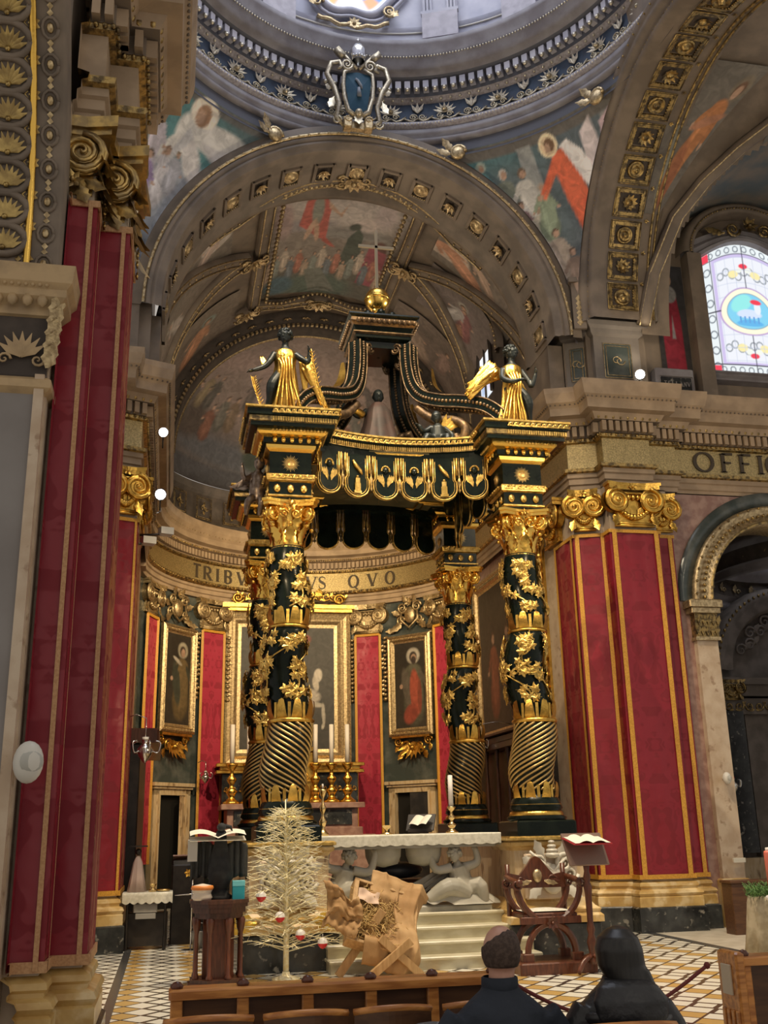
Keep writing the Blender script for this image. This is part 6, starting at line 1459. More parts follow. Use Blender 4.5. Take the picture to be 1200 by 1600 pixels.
# valances: curved cornice with hanging lappets on the four sides
def valance(side):
    # side: 0 front, 1 right, 2 back, 3 left ; local x runs along, y outwards
    L = 1.42; sag = .38
    F = {0: TR(CXc, CYc-HY, 0) @ RZ(0), 2: TR(CXc, CYc+HY, 0) @ RZ(pi), 1: TR(CXc+HX, CYc, 0) @ RZ(pi/2), 3: TR(CXc-HX, CYc, 0) @ RZ(-pi/2)}[side]
    def pt(x, d=0):   # inward-bowed line
        q = x/L; y = sag*(1-q*q)*.95-.02-d; return (x, y)
    path = [pt(-L+2*L*i/16) for i in range(17)]
    mb = MB(); mb.T = F
    P = path if offs(path, .1)[8][1] < path[8][1] else path[::-1]
    mb.m = 0; sweep(mb, P, [(.0,7.06),(.0,7.18),(.04,7.18)]); mb.m = 3; sweep(mb, P, [(.04,7.18),(.05,7.25)]); mb.m = 0; sweep(mb, P, [(.05,7.25),(.09,7.26),(.09,7.35)]); mb.m = 1; sweep(mb, P, [(.09,7.35),(.12,7.36),(.12,7.39),(-.22,7.39)])
    mb.m = 0; sweep(mb, P, [(-.05,7.39),(-.22,7.39),(-.22,7.06),(0,7.06)])
    o = mb.T; mb.T = None
    T_ = MB(); T_.T = None
    along(P, .055, .035, lambda G, l: merge(mb, MB().box(-.009,.009,-.01,.01,0,.06), F @ G, 1), 7.19)
    def lf(G, l):
        m = MB(); oo = m.at(Matrix(((1,0,0,0),(0,0,1,0),(0,1,0,0),(0,0,0,1)))); leaf(m, -.045, -.02, .6, .10, .075, .3, .012, 2); leaf(m, .045, -.02, pi-.6, .09, .07, .3, .012, 2); m.sphere((0,.02,.02), .024, 5); m.T = oo; merge(mb, m, F @ G, 1)
    along(P, .095, .085, lf, 7.30)
    val = make('valance_cornice', mb, [LACQ, CGILT, GOLDB, GOLDD], cib, True)
    xs = [-1.13, -.68, -.225, .225, .68, 1.13]
    for i, xc in enumerate(xs):
        (xa, ya), (xb, yb) = pt(xc-.2), pt(xc+.2); ang = atan2(yb-ya, xb-xa); (xm, ym) = pt(xc)
        G = F @ TR(xm, ym, 0) @ RZ(ang) @ Matrix(((1,0,0,0),(0,0,-1,0),(0,1,0,0),(0,0,0,1)))
        # outline of the lappet (x, z)
        w = .165; out = [(-w,7.08),(-w,6.72),(-w-.028,6.68),(-w-.028,6.58)]+[(-(w+.028)*cos(pi*k/10), 6.58-.17*sin(pi*k/10)) for k in range(1,10)]+[(w+.028,6.58),(w+.028,6.68),(w,6.72),(w,7.08)]
        mb = MB(); mb.T = G; mb.prism(out, -.02, .02); lap = make('lappet', mb, LACQ, cib, True)
        mb = MB(); mb.T = G
        mb.tube([(x*1.0, z, .026) for x, z in out], .014, 5); mb.tube([(x*.82, 6.74+(z-6.74)*.90 if z < 7 else 7.03, .026) for x, z in out], .006, 4)
        mb.tube([(x*1.0, z, -.026) for x, z in out], .013, 4)
        for s in (-1, 1): mb.tube([(s*.20,7.08,.03),(s*.20,6.80,.03)], .016, 5)
        kind = (i if i < 3 else 5-i) if side in (0, 2) else i % 3
        if kind == 0 or kind == 2:   # winged cherub
            for s in (-1, 1):
                for q in range(4): leaf(mb, s*(.03+.012*q), -.0+6.60+.02*q, pi/2-s*(.15+.13*q)+0, .20-.02*q, .06, .05, .03, 3)
            mb.lathe([(.052,-.008),(.058,0),(.052,.008)], (0,6.90,.03), 14) if False else None
            for k in range(9): a = pi*k/8; mb.sphere((.062*cos(a), 6.86+.07*sin(a), .03), .02, 5)
        else:                        # raised arm over a small tower
            mb.tube([(-.07,6.98,.03),(-.03,6.90,.04),(.04,6.82,.04),(.08,6.76,.03)], [.018,.03,.03,.012], 6)
            mb.box(-.045,.045,6.50,6.62,.02,.05); mb.box(-.035,.035,6.62,6.70,.02,.05); mb.box(-.06,.06,6.46,6.50,.02,.05); mb.sphere((0,6.72,.035), .025, 6)
        part('gilt_edging', mb, CGILT, lap)
        if kind in (0, 2):
            mb = MB(); mb.T = G; mb.sphere((0, 6.86, .03), .05, 10, (1,1.15,.6)); part('cherub_head', mb, LACQ, lap)
    for xc in (-.905, -.45, 0, .45, .905):
        (xm, ym) = pt(xc); mb = MB(); mb.T = F @ TR(xm, ym, 0)
        mb.lathe([(.004,6.52),(.03,6.56),(.012,6.60),(.035,6.66),(.035,6.72),(.012,6.76),(.02,6.82),(.012,6.9),(.012,7.08)], n=8)
        make('tassel', mb, GOLDD, cib, True)
for s in (0, 1, 2, 3): valance(s)
# ceiling panel with radiating gilt rays
mb = MB(); mb.m = 2; mb.box(CXc-1.6, CXc+1.6, CYc-1.45, CYc+1.45, 7.16, 7.22); mb.m = 1
for k in range(40):
    a = 2*pi*k/40; l = 1.2 if k % 2 else .95
    mb.add([(CXc+.22*cos(a-.05), CYc+.22*sin(a-.05), 7.155), (CXc+.22*cos(a+.05), CYc+.22*sin(a+.05), 7.155), (CXc+l*cos(a), CYc+l*sin(a), 7.150)], [(0,1,2)])
mb.sphere((CXc, CYc, 7.15), .22, 14, (1,1,.3))
for g_, t in ((1.30,.03),(1.42,.02)):
    n_ = .45; Q = [(-g_,-g_+n_),(-g_+n_,-g_+n_),(-g_+n_,-g_),(g_-n_,-g_),(g_-n_,-g_+n_),(g_,-g_+n_),(g_,g_-n_),(g_-n_,g_-n_),(g_-n_,g_),(-g_+n_,g_),(-g_+n_,g_-n_),(-g_,g_-n_),(-g_,-g_+n_)]
    mb.tube([(CXc+x, CYc+y, 7.15) for x, y in Q], t, 4, False)
make('ceiling_panel', mb, [LACQ, GOLD, mat('olive_gilt_panel', (.15,.13,.07), .45, .3, c2=(.10,.085,.045), scale=4)], cib, True)
# four console scrolls rising to the crown block
def bez(p, n=10):
    out = []
    for i in range(len(p)-1):
        p0 = p[max(i-1,0)]; p1 = p[i]; p2 = p[i+1]; p3 = p[min(i+2,len(p)-1)]
        for k in range(n):
            t = k/n; out.append(tuple(.5*((2*p1[j])+(-p0[j]+p2[j])*t+(2*p0[j]-5*p1[j]+4*p2[j]-p3[j])*t*t+(-p0[j]+3*p1[j]-3*p2[j]+p3[j])*t**3) for j in range(len(p1))))
    out.append(tuple(p[-1])); return out
prof = [(2.36,7.46),(2.28,7.68),(2.02,7.92),(1.65,8.07),(1.22,8.20),(.85,8.38),(.64,8.64),(.55,8.95),(.52,9.25),(.52,9.5)]
for k, (ax, ay) in enumerate(((-1,-1),(1,-1),(1,1),(-1,1))):
    d = Vector((ax*HX, ay*HY, 0)).normalized(); t = Vector((-d.y, d.x, 0)); B = bez(prof, 6); n = len(B)
    mb = MB(); vs = []; w = .15; th = .20
    for i, (r, z) in enumerate(B):
        r2, z2 = B[min(i+1,n-1)]; r1, z1 = B[max(i-1,0)]; dr, dz = r2-r1, z2-z1; l = hypot(dr, dz); nr, nz = dz/l, -dr/l
        if nz < 0 and False: nr, nz = -nr, -nz
        ww = w*(1-.25*i/n)
        for s, e in ((-1,0),(1,0),(1,1),(-1,1)):
            p = Vector((CXc, CYc, 0))+d*(r-nr*th*e*-1)+t*(s*ww); vs.append((p.x, p.y, z+nz*th*e))
    mb.m = 0; mb.add(vs, [(4*i+a, 4*i+(a+1) % 4, 4*i+4+(a+1) % 4, 4*i+4+a) for i in range(n-1) for a in range(4)]+[(0,1,2,3),(4*n-4,4*n-3,4*n-2,4*n-1)], False)
    mb.m = 1
    for s in (-1, 1):
        for e in (0, 1): mb.tube([vs[4*i+((0 if s < 0 else 1) if e == 0 else (3 if s < 0 else 2))] for i in range(n)], .016, 5)
    for i in range(1, n-1):
        c_ = (Vector(vs[4*i])+Vector(vs[4*i+1])+Vector(vs[4*i+2])+Vector(vs[4*i+3]))/4
        for s in (-1, 1): mb.sphere(tuple(c_+t*s*w*(1-.25*i/n)), .032, 5)
        mb.sphere(tuple((Vector(vs[4*i])+Vector(vs[4*i+1]))/2), .03, 5); mb.sphere(tuple((Vector(vs[4*i+2])+Vector(vs[4*i+3]))/2), .028, 5)
    for (r, z, rad, sg) in ((.44, 9.44, .10, -1), (2.25, 7.58, .14, 1)):
        for s in (-1, 1):
            mb.T = FR((CXc+d.x*r+t.x*s*.10, CYc+d.y*r+t.y*s*.10, z), tuple(d*(-s)), (0,0,1)); spiral(mb, 0, 0, rad, 2, .028, sg*s, .02, n=20); mb.T = None
    # inner lower curl
    for s in (-1, 1):
        pts = bez([(.78,8.30),(1.10,8.02),(1.45,7.92),(1.66,7.78),(1.66,7.60),(1.54,7.55),(1.50,7.66)], 6); mb.tube([(CXc+d.x*r+t.x*s*.07, CYc+d.y*r+t.y*s*.07, z) for r, z in pts], [.075]*(len(pts)-1)+[.03], 8)
    make('console_scroll', mb, [LACQ, mat('bronzed_relief', (.26,.17,.09), .45, .7, c2=(.12,.08,.05), scale=12)], cib, True)
    # long gilt palm leaf riding outside each scroll
    mb = MB(); lp = bez([(.95,8.75,0),(1.0,8.45,.02),(1.18,8.25,.03),(1.5,8.12,.02),(1.8,8.02,0)], 5); vs = []
    for i, (r, z, o) in enumerate(lp):
        q = i/(len(lp)-1); ww = .10*sin(pi*min(1,q*.9+.08))
        for s in (-1, 1): vs.append((CXc+d.x*(r+.12)+t.x*s*ww, CYc+d.y*(r+.12)+t.y*s*ww, z+.16+.05*(1-q)))
    mb.add(vs, [(2*i,2*i+2,2*i+3,2*i+1) for i in range(len(lp)-1)], True); make('palm_leaf', mb, GOLD, cib, True)
mb = MB(); q4 = [(CXc-.48,CYc-.48),(CXc+.48,CYc-.48),(CXc+.48,CYc+.48),(CXc-.48,CYc+.48)]
if Vector(offs(q4,.1,True)[0]).length > 0 and (Vector(offs(q4,.1,True)[0])-Vector((CXc,CYc))).length < (Vector(q4[0])-Vector((CXc,CYc))).length: q4 = q4[::-1]
mb.m = 0; sweep(mb, q4, [(-.46,9.46),(-.1,9.46),(-.08,9.56),(.0,9.60),(.0,9.66)], True); mb.m = 1; sweep(mb, q4, [(0,9.66),(.04,9.68),(.04,9.70)], True); mb.m = 0; sweep(mb, q4, [(.04,9.70),(.0,9.74),(.04,9.80)], True)
mb.m = 1; sweep(mb, q4, [(.04,9.80),(.10,9.86),(.08,9.93)], True); mb.m = 0; sweep(mb, q4, [(.08,9.93),(.13,9.97),(.12,10.0),(-.2,10.08),(-.35,10.2),(-.42,10.22)], True)
mb.m = 1
along(q4+[q4[0]], .09, .09, lambda F, l: merge(mb, MB().sphere((0,0,0), .05, 6), F, 1), 9.87)
for k in range(8): a = k*pi/4; merge(mb, MB().sphere((CXc+.30*cos(a), CYc+.30*sin(a), 10.16), .09, 7), Matrix.Identity(4), 0)
make('crown_block', mb, [LACQ, mat('bronzed_relief', (.26,.17,.09))], cib, True)
mb = MB(); mb.lathe([(.16,10.18),(.10,10.28),(.06,10.34),(.09,10.38)], (CXc,CYc,0), 14); mb.sphere((CXc,CYc,10.58), .22, 18); mb.lathe([(.222,-.02),(.235,0),(.222,.02)], (CXc,CYc,10.58), 20)
make('orb', mb, GOLDB, cib, True)
mb = MB(); mb.box(CXc-.025,CXc+.025,CYc-.02,CYc+.02,10.78,11.98); mb.box(CXc-.32,CXc+.32,CYc-.02,CYc+.02,11.62,11.67)
make('cross', mb, mat('dull_brass_cross', (.42,.34,.22), .6, .2), cib, True)

# ------------------------------------------------------------------ figures
def limb(mb, pts, rs, n=10): mb.tube(bez([tuple(p) for p in pts], 4), [r for r in np.interp(np.linspace(0, len(rs)-1, (len(pts)-1)*4+1), range(len(rs)), rs)], n)
def remesh(o, vox=.02, smooth=2):
    r = o.modifiers.new('remesh', 'REMESH'); r.mode = 'VOXEL'; r.voxel_size = vox; r.use_smooth_shade = True
    if smooth: s = o.modifiers.new('smooth', 'SMOOTH'); s.iterations = smooth; s.factor = .5
    return o
def loft(mb, rings, n=18):
    # rings: (x, y, z, rx, ry) horizontal ellipses from bottom to top
    vs = []
    for x, y, z, rx, ry in rings:
        for j in range(n): a = 2*pi*j/n; vs.append((x+rx*cos(a), y+ry*sin(a), z))
    k = len(rings); mb.add(vs, [(i*n+j, i*n+(j+1) % n, (i+1)*n+(j+1) % n, (i+1)*n+j) for i in range(k-1) for j in range(n)]+[tuple(range(n-1,-1,-1)), tuple((k-1)*n+j for j in range(n))], True)
def robe(mb, rings, nf=9, amp=.12, n=72, tw=.0):
    vs = []; zt = rings[-1][2]; zb = rings[0][2]
    for x, y, z, rx, ry in rings:
        q = (zt-z)/(zt-zb)
        for j in range(n):
            a = 2*pi*j/n; f = 1+amp*q*(sin(nf*a+tw*z*3)+.4*sin((nf*2+1)*a+z*4)); vs.append((x+rx*f*cos(a), y+ry*f*sin(a), z))
    k = len(rings); mb.add(vs, [(i*n+j, i*n+(j+1) % n, (i+1)*n+(j+1) % n, (i+1)*n+j) for i in range(k-1) for j in range(n)]+[tuple(range(n-1,-1,-1)), tuple((k-1)*n+j for j in range(n))], True)
def hand(mb, p, d, up, s=1.0, curl=.5):
    # palm and five separate fingers; p wrist, d pointing direction, up = back of the hand
    p = Vector(p); d = Vector(d).normalized(); u = Vector(up); u = (u-d*u.dot(d)).normalized(); t = d.cross(u)
    mb.tube([p, p+d*.04*s, p+d*.085*s], [.024*s,.034*s,.030*s], 8)
    for k, (o, l) in enumerate(((-.030,.062),(-.011,.072),(.010,.067),(.029,.052))):
        b = p+d*.08*s+t*o*s; q = b+(d-u*curl*.5)*l*.5*s; e = q+(d*.7-u*curl*1.2)*l*.5*s; mb.tube([b, q, e], [.0098*s,.0090*s,.0075*s], 6)
    b = p+d*.03*s-t*.028*s; q = b+(d*.6-t*.8)*.035*s; e = q+(d-u*curl)*.03*s; mb.tube([b, q, e], [.012*s,.011*s,.009*s], 6)
def head(mb, c, r, face=(0,-1,0), hair=None):
    c = Vector(c); f = Vector(face).normalized(); s = Vector((f.y, -f.x, 0)).normalized()
    M = Matrix(((s.x,f.x,0,c.x),(s.y,f.y,0,c.y),(0,f.z*0,1,c.z),(0,0,0,1))); o = mb.T; mb.T = (o @ M) if o is not None else M
    mb.sphere((0,0,.1*r), r, 16, (.80,.95,1.05)); mb.sphere((0,.30*r,-.45*r), r*.62, 12, (.85,.85,.95))   # skull, jaw
    mb.add([(0,.9*r,.25*r),(-.13*r,.88*r,-.22*r),(.13*r,.88*r,-.22*r),(0,1.18*r,-.18*r),(0,.9*r,-.30*r)], [(0,1,3),(0,3,2),(1,4,3),(4,2,3)], False)  # nose
    for sx in (-1,1):
        mb.sphere((sx*.80*r, -.05*r, -.05*r), .2*r, 8, (.4,.8,1.3))          # ears
        mb.sphere((sx*.30*r, .83*r, .10*r), .12*r, 8, (1.2,.6,.7)); mb.tube([(sx*.12*r,.92*r,.26*r),(sx*.32*r,.93*r,.30*r),(sx*.50*r,.80*r,.25*r)], .05*r, 5)
    mb.sphere((0,.84*r,-.50*r), .16*r, 8, (1.5,.5,.35)); mb.sphere((0,.80*r,-.60*r), .14*r, 8, (1.3,.5,.35))
    mb.T = o
BRONZE = mat('dark_bronze_skin', (.018,.024,.024), .38, .3)
def angel(x, y, z0, mirror, label, wing_pts, lean=0):
    h = 1.42; t = thing('angel_statue', label, 'statue', (x, y, z0))
    m = mirror; T_ = TR(x, y, z0)
    mb = MB(); mb.T = T_; mb.bbox(-.30,.30,-.24,.24,-.02,.05,.01); part('plinth', mb, LACQ, t)
    mb = MB(); mb.T = T_        # body: one continuous surface
    loft(mb, [(0,0,.70,.15,.11),(0,0,.82,.145,.105),(0,-.0,.95,.15,.10),(0,0,1.05,.165,.10),(0,0,1.12,.12,.08),(0,0,1.18,.055,.05),(0,0,1.24,.05,.05)])
    limb(mb, [(m*.07,0,.72),(m*.20,-.08,.50),(m*.22,-.03,.30),(m*.27,.05,.08)], [.10,.085,.06,.04]); mb.tube([(m*.27,.08,.07),(m*.29,-.10,.055)], [.04,.03], 8)
    limb(mb, [(-m*.07,0,.72),(-m*.08,-.02,.40),(-m*.08,.02,.08)], [.10,.08,.04]); mb.tube([(-m*.08,.05,.07),(-m*.08,-.12,.055)], [.04,.03], 8)
    if m < 0:
        limb(mb, [(-.16,0,1.06),(-.24,-.04,.90),(-.33,-.06,.80),(-.47,-.10,.72)], [.055,.05,.042,.03]); hand(mb, (-.47,-.10,.72), (-1,-.1,-.3), (0,0,1), .9)
        limb(mb, [(.16,0,1.06),(.25,-.05,.97),(.34,-.06,.93),(.36,-.08,1.07)], [.055,.05,.042,.03]); hand(mb, (.36,-.08,1.07), (-.1,-.1,1), (1,0,0), .9)
    else:
        limb(mb, [(.15,0,1.05),(.24,-.06,.86),(.28,-.10,.76),(.34,-.14,.94)], [.055,.05,.042,.03]); hand(mb, (.34,-.14,.94), (.1,-.1,1), (1,0,0), .9)
        limb(mb, [(-.15,0,1.05),(-.19,-.10,.86),(-.08,-.22,.76),(.02,-.26,.78)], [.055,.05,.042,.03]); hand(mb, (.02,-.26,.78), (1,0,.1), (0,0,1), .9)
    head(mb, (0,-.01,1.34), .105, (m*.5,-.85,0)); remesh(part('body', mb, BRONZE, t), .011, 1)
    mb = MB(); mb.T = T_; R = random.Random(2)
    for k in range(60):
        a, b = R.random()*6.28, R.random()*1.5-.2; mb.sphere((.10*cos(a)*cos(b), .02+.10*sin(a)*cos(b), 1.37+.11*sin(b)), .032, 6)
    part('curly_hair', mb, BRONZE, t)
    mb = MB(); mb.T = T_
    robe(mb, [(-m*.05,.0,.03,.26,.17),(-m*.04,.0,.25,.20,.14),(-m*.02,0,.5,.17,.135),(0,0,.72,.168,.13),(0,0,.86,.15,.118),(0,0,1.0,.17,.115),(0,0,1.10,.15,.095),(0,0,1.15,.07,.06)], 8, .17, tw=.5)
    [mb.tube(bez([(xx,-.10,1.0-abs(xx)*.5),(xx*.7+.02,-.155,.80),(xx*.9-m*.02,-.16,.55),(xx*1.5-m*.04,-.20,.25),(xx*1.9-m*.05,-.20,.06)], 4), .022, 6) for xx in (-.12,-.07,-.02,.04,.09)]
    part('gilt_robe', mb, GOLD, t)
    for wp in wing_pts:
        mb = MB(); mb.T = T_
        for (a0, l, wd, ox, oz) in wp:
            vs = []; nn = 8
            for i in range(nn+1):
                q = i/nn; ww = wd*(1-q*.75)*(.7+.3*sin(q*3)); bx, bz = ox+l*q*cos(a0), oz+l*q*sin(a0); px, pz = -sin(a0), cos(a0)
                for s in (-1, 0, 1): vs.append((bx+px*ww*s, .15+.03*(s == 0)-.0+.06*q, bz+pz*ww*s))
            mb.add(vs, [(i*3+j, (i+1)*3+j, (i+1)*3+j+1, i*3+j+1) for i in range(nn) for j in range(2)], True)
        o = part('wing', mb, GOLD, t); s = o.modifiers.new('solid', 'SOLIDIFY'); s.thickness = .018
    return t
angel(1.47, 14.1, 7.49, -1, 'gilt-robed dark angel statue on the front left corner of the canopy, arm stretched out',
      [[(-1.30,.62,.10,.36,1.12),(-1.22,.74,.10,.34,1.06),(-1.08,.72,.09,.32,.96),(-1.5,.50,.09,.30,1.06)], [(1.9,.2,.06,-.28,.92)]])
al = angel(5.06, 14.1, 7.49, 1, 'gilt-robed dark angel statue on the front right corner of the canopy, wing spread leftwards',
      [[(3.70,.64,.12,-.14,1.10),(3.88,.74,.12,-.16,1.18),(4.05,.74,.11,-.20,1.20),(2.80,.36,.14,-.12,1.04),(3.50,.56,.12,-.14,1.06),(3.95,.6,.12,-.24,1.22)], [(-.9,.3,.05,.1,1.05)]])
# palm fronds leaning by the left angel
for i, (x0, z0_, x1, z1_) in enumerate(((.98,8.10,1.15,7.52),(1.85,8.62,2.08,7.50))):
    t = thing('palm_frond', ('thin gilt palm frond held in the left angel\'s outstretched hand', 'thin gilt palm frond leaning right of the left angel')[i], 'palm frond', (x1, 14.0, z1_))
    mb = MB(); pts = bez([(x0,14.0,z0_),((x0+x1)/2-.03,13.98,(z0_+z1_)/2+.05),(x1,13.98,z1_)], 8); mb.tube(pts, .012, 5)
    for k in range(2, len(pts)-1):
        p = Vector(pts[k])
        for s in (-1, 1): mb.tube([p, p+Vector((s*.045,-.01,.06))], [.010,.002], 4)
    part('frond', mb, GOLD, t)
# the saint's figure under the crown and cherubs with gilt arms
t = thing('saint_statue', 'shadowy robed statue with gilt hand standing inside the canopy crown scrolls', 'statue', (CXc, CYc, 7.4))
mb = MB(); mb.T = TR(CXc-.02, CYc, 7.4); robe(mb, [(0,0,0,.50,.34),(0,0,.4,.38,.28),(0,0,.8,.26,.20),(0,0,1.05,.22,.16),(0,0,1.2,.10,.08)], 7, .12); part('dark_robe', mb, mat('dark_rose_drapery', (.10,.06,.05), .6, 0, c2=(.06,.045,.04), scale=4), t)
mb = MB(); mb.T = TR(CXc-.02, CYc, 7.4); head(mb, (0,0,1.32), .12); loft(mb, [(0,0,1.05,.12,.1),(0,0,1.2,.05,.05),(0,0,1.26,.05,.05)]); limb(mb, [(-.2,0,1.05),(-.36,-.1,.9),(-.50,-.2,.95)], [.06,.05,.035]); hand(mb, (-.50,-.2,.95), (-1,0,.1), (0,0,1)); remesh(part('body', mb, BRONZE, t), .014, 1)
mb = MB(); mb.T = TR(CXc-.02, CYc, 7.4); limb(mb, [(-.30,-.12,.92),(-.42,-.2,.96),(-.55,-.24,.98)], [.07,.065,.05]); part('gilt_sleeve', mb, GOLD, t)
t = thing('putto_statue', 'small dark cherub with gilt wing seated on the front edge of the canopy', 'statue', (4.0, 14.6, 7.39))
mb = MB(); mb.T = TR(3.95, 14.62, 7.39); loft(mb, [(0,0,.0,.14,.12),(0,0,.15,.14,.12),(0,0,.32,.11,.09),(0,0,.38,.05,.05)]); head(mb, (-.02,-.02,.48), .10, (-.3,-.9,0)); limb(mb, [(-.05,0,.08),(-.22,-.16,.10),(-.26,-.22,-.12)], [.07,.06,.035]); limb(mb, [(.05,0,.08),(.10,-.20,.10),(.06,-.24,-.10)], [.07,.06,.035]); limb(mb, [(-.10,0,.32),(-.24,-.06,.22),(-.32,-.1,.30)], [.045,.04,.03]); hand(mb, (-.32,-.1,.30), (-1,0,.5), (0,0,1), .6); limb(mb, [(.10,0,.32),(.22,-.04,.2),(.2,-.12,.1)], [.045,.04,.03]); hand(mb, (.2,-.12,.1), (0,-.5,-1), (1,0,0), .6); remesh(part('body', mb, BRONZE, t), .012, 1)
mb = MB(); mb.T = TR(3.95, 14.62, 7.39)
for q in range(4): mb.T = FR((4.05+.02*q, 14.72, 7.70), (1,0,0)); leaf(mb, 0, 0, 1.3-.25*q, .30, .09, .1, 0, 3); mb.T = None
o = part('wing', mb, GOLD, t)
# grey winged figure clinging to the left side of the front-left block
t = thing('putto_statue', 'silvery winged cherub clinging to the left flank of the canopy\'s front left block', 'statue', (1.1, 14.3, 6.3))
mb = MB(); mb.T = TR(1.10, 14.25, 6.25); loft(mb, [(0,0,.0,.10,.10),(0,0,.16,.13,.12),(0,0,.38,.11,.1),(0,0,.46,.05,.05)]); head(mb, (.02,-.03,.56), .10, (-.5,-.8,0)); limb(mb, [(-.08,0,.38),(-.20,-.08,.30),(-.24,-.1,.48)], [.045,.04,.03]); hand(mb, (-.24,-.1,.48), (0,0,1), (-1,0,0), .6); limb(mb, [(-.03,0,.06),(-.14,-.1,-.05),(-.16,0,-.22)], [.07,.055,.03]); limb(mb, [(.05,0,.06),(.05,-.12,-.05),(.03,0,-.22)], [.07,.055,.03]); remesh(part('body', mb, mat('pewter_leaf', (.30,.24,.20), .35, .8, c2=(.18,.13,.10), scale=14), t), .012, 1)
mb = MB()
for q in range(5): mb.T = FR((1.02, 14.36, 6.72-.06*q), (1,0,0)); leaf(mb, 0, 0, pi+.9-.22*q, .34, .10, .15, 0, 3); mb.T = None
part('wing', mb, mat('pewter_leaf', (.3,.24,.2)), t)
# ================================================================== ALTAR, STEPS AND FURNISHINGS
mb = MB()
for i in range(4):
    y = 13.15+.25*i; z = .15*(i+1); x0, x1 = 1.98-.0*i, 4.62
    mb.box(x0, x1, y, 15.2, z-.15, z-.035); mb.bbox(x0-.02, x1+.02, y-.03, 15.2, z-.035, z, .012)
struct('floor_altar_steps', mb, CREAMST)
ST = mat('carved_stone_grey', (.46,.44,.38), .45, 0, c2=(.36,.345,.29), scale=3, bump=.1)
t = thing('stone_altar', 'carved pale stone altar carried by two crouching winged angels', 'altar', (3.15, 14.25, .6))
mb = MB(); mb.bbox(2.02, 4.28, 13.98, 14.62, .60, .68, .02); part('base_slab', mb, ST, t)
mb = MB(); mb.bbox(1.95, 4.36, 13.95, 14.75, 1.40, 1.56, .015); part('table_slab', mb, ST, t)
mb = MB()
for cx in (2.86, 3.42): mb.lathe([(.02,1.16),(.20,1.20),(.24,1.30),(.25,1.41)], (cx, 14.25, 0), 18)
part('carved_bracket', mb, ST, t)
def altar_angel(cx, m):
    # crouching angel leaning inwards, arms raised to the slab; m = +1 faces right
    mb = MB(); y = 14.18; X = lambda a: cx+m*a
    limb(mb, [(X(-.10),y,.80),(X(-.06),y-.02,1.0),(X(-.02),y-.05,1.17)], [.19,.15,.13], 14)       # torso
    mb.tube([(X(-.02),y-.05,1.15),(X(.0),y-.07,1.22)], .05, 8)
    limb(mb, [(X(-.10),y-.08,1.14),(X(-.28),y-.10,1.20),(X(-.26),y-.10,1.38)], [.065,.055,.04]); hand(mb, (X(-.26),y-.10,1.33), (0,0,1), (0,-1,0), .9)
    limb(mb, [(X(.08),y-.10,1.14),(X(.30),y-.10,1.12),(X(.38),y-.12,1.34)], [.065,.055,.04]); hand(mb, (X(.38),y-.12,1.31), (0,0,1), (0,-1,0), .9)
    limb(mb, [(X(-.10),y-.08,.80),(X(.15),y-.20,.90),(X(.42),y-.16,.74)], [.14,.12,.08], 12)       # near thigh under drapery
    limb(mb, [(X(-.12),y-.02,.78),(X(-.28),y-.12,.92),(X(-.34),y-.12,.70)], [.13,.11,.08], 12)
    mb.T = None; head(mb, (X(.03), y-.12, 1.29), .085, (m*.5,-.8,0)); o = part('angel_body', mb, ST, t); remesh(o, .013, 2)
    mb = MB(); R = random.Random(7)
    for k in range(50): a, b = R.random()*6.28, R.random()*1.6-.3; mb.sphere((X(.03)+.085*cos(a)*cos(b), y-.10+.08*sin(a)*cos(b), 1.315+.085*sin(b)), .028, 6)
    part('curled_hair', mb, ST, t)
    mb = MB()                                     # folded drapery spreading over the slab
    def dr(u, v):
        a = -.2+3.5*u; r = .12+.40*v; x = -.02+r*cos(a)*1.15-.02; yy = y-.12-.12*sin(min(pi,max(0,a)))*v*1.2; z = .92-.25*v**1.5+.05*sin(a*2); f = .022*v*sin(u*34)
        return (X(x*1.0+.06), yy+f, max(.68, z+f*1.2))
    mb.grid(dr, 90, 16); part('drapery', mb, ST, t)
    mb = MB()
    for q in range(6):                            # wing sweeping down to the middle
        a0 = -.42-.10*q; l = .74-.05*q; vs = []
        for i in range(9):
            s_ = i/8; ww = .085*(1-.35*s_)
            for s in (-1, 0, 1): vs.append((X(.06+l*s_*cos(a0)-s*ww*sin(a0)*-1), y+.06+.02*(s == 0)-.012*q, 1.14-.02*q+l*s_*sin(a0)+s*ww*cos(a0)))
        mb.add(vs, [(i*3+j, (i+1)*3+j, (i+1)*3+j+1, i*3+j+1) for i in range(8) for j in range(2)], True)
    o = part('wing', mb, mat('darker_wing_stone', (.34,.32,.28), .5, 0, c2=(.27,.25,.21), scale=5), t); s = o.modifiers.new('solid', 'SOLIDIFY'); s.thickness = .02  # wings in a darker grey stone than the bodies
altar_angel(2.34, 1); altar_angel(3.84, -1)
t = tag(make('altar_cloth', None or (lambda mb: (mb.grid(lambda u, v: (1.90+2.52*u, 13.90 if v < .35 else 13.90+.9*(v-.35)/.65, (1.578-.13*(1-v/.35)-(.018*abs(sin(u*2.52*19)) if v < .02 else 0)) if v < .35 else 1.578), 220, 24), mb)[1])(MB()), LACE), 'white lace-edged cloth over the stone altar', 'altar cloth')
for s, x in ((-1,1.90),(1,4.42)): mb = MB(); mb.grid(lambda u, v: (x, 13.90+.9*u, 1.578-.15*v-(.018*abs(sin(u*17)) if v > .95 else 0)), 60, 6); part('end_fall', mb, LACE, t)
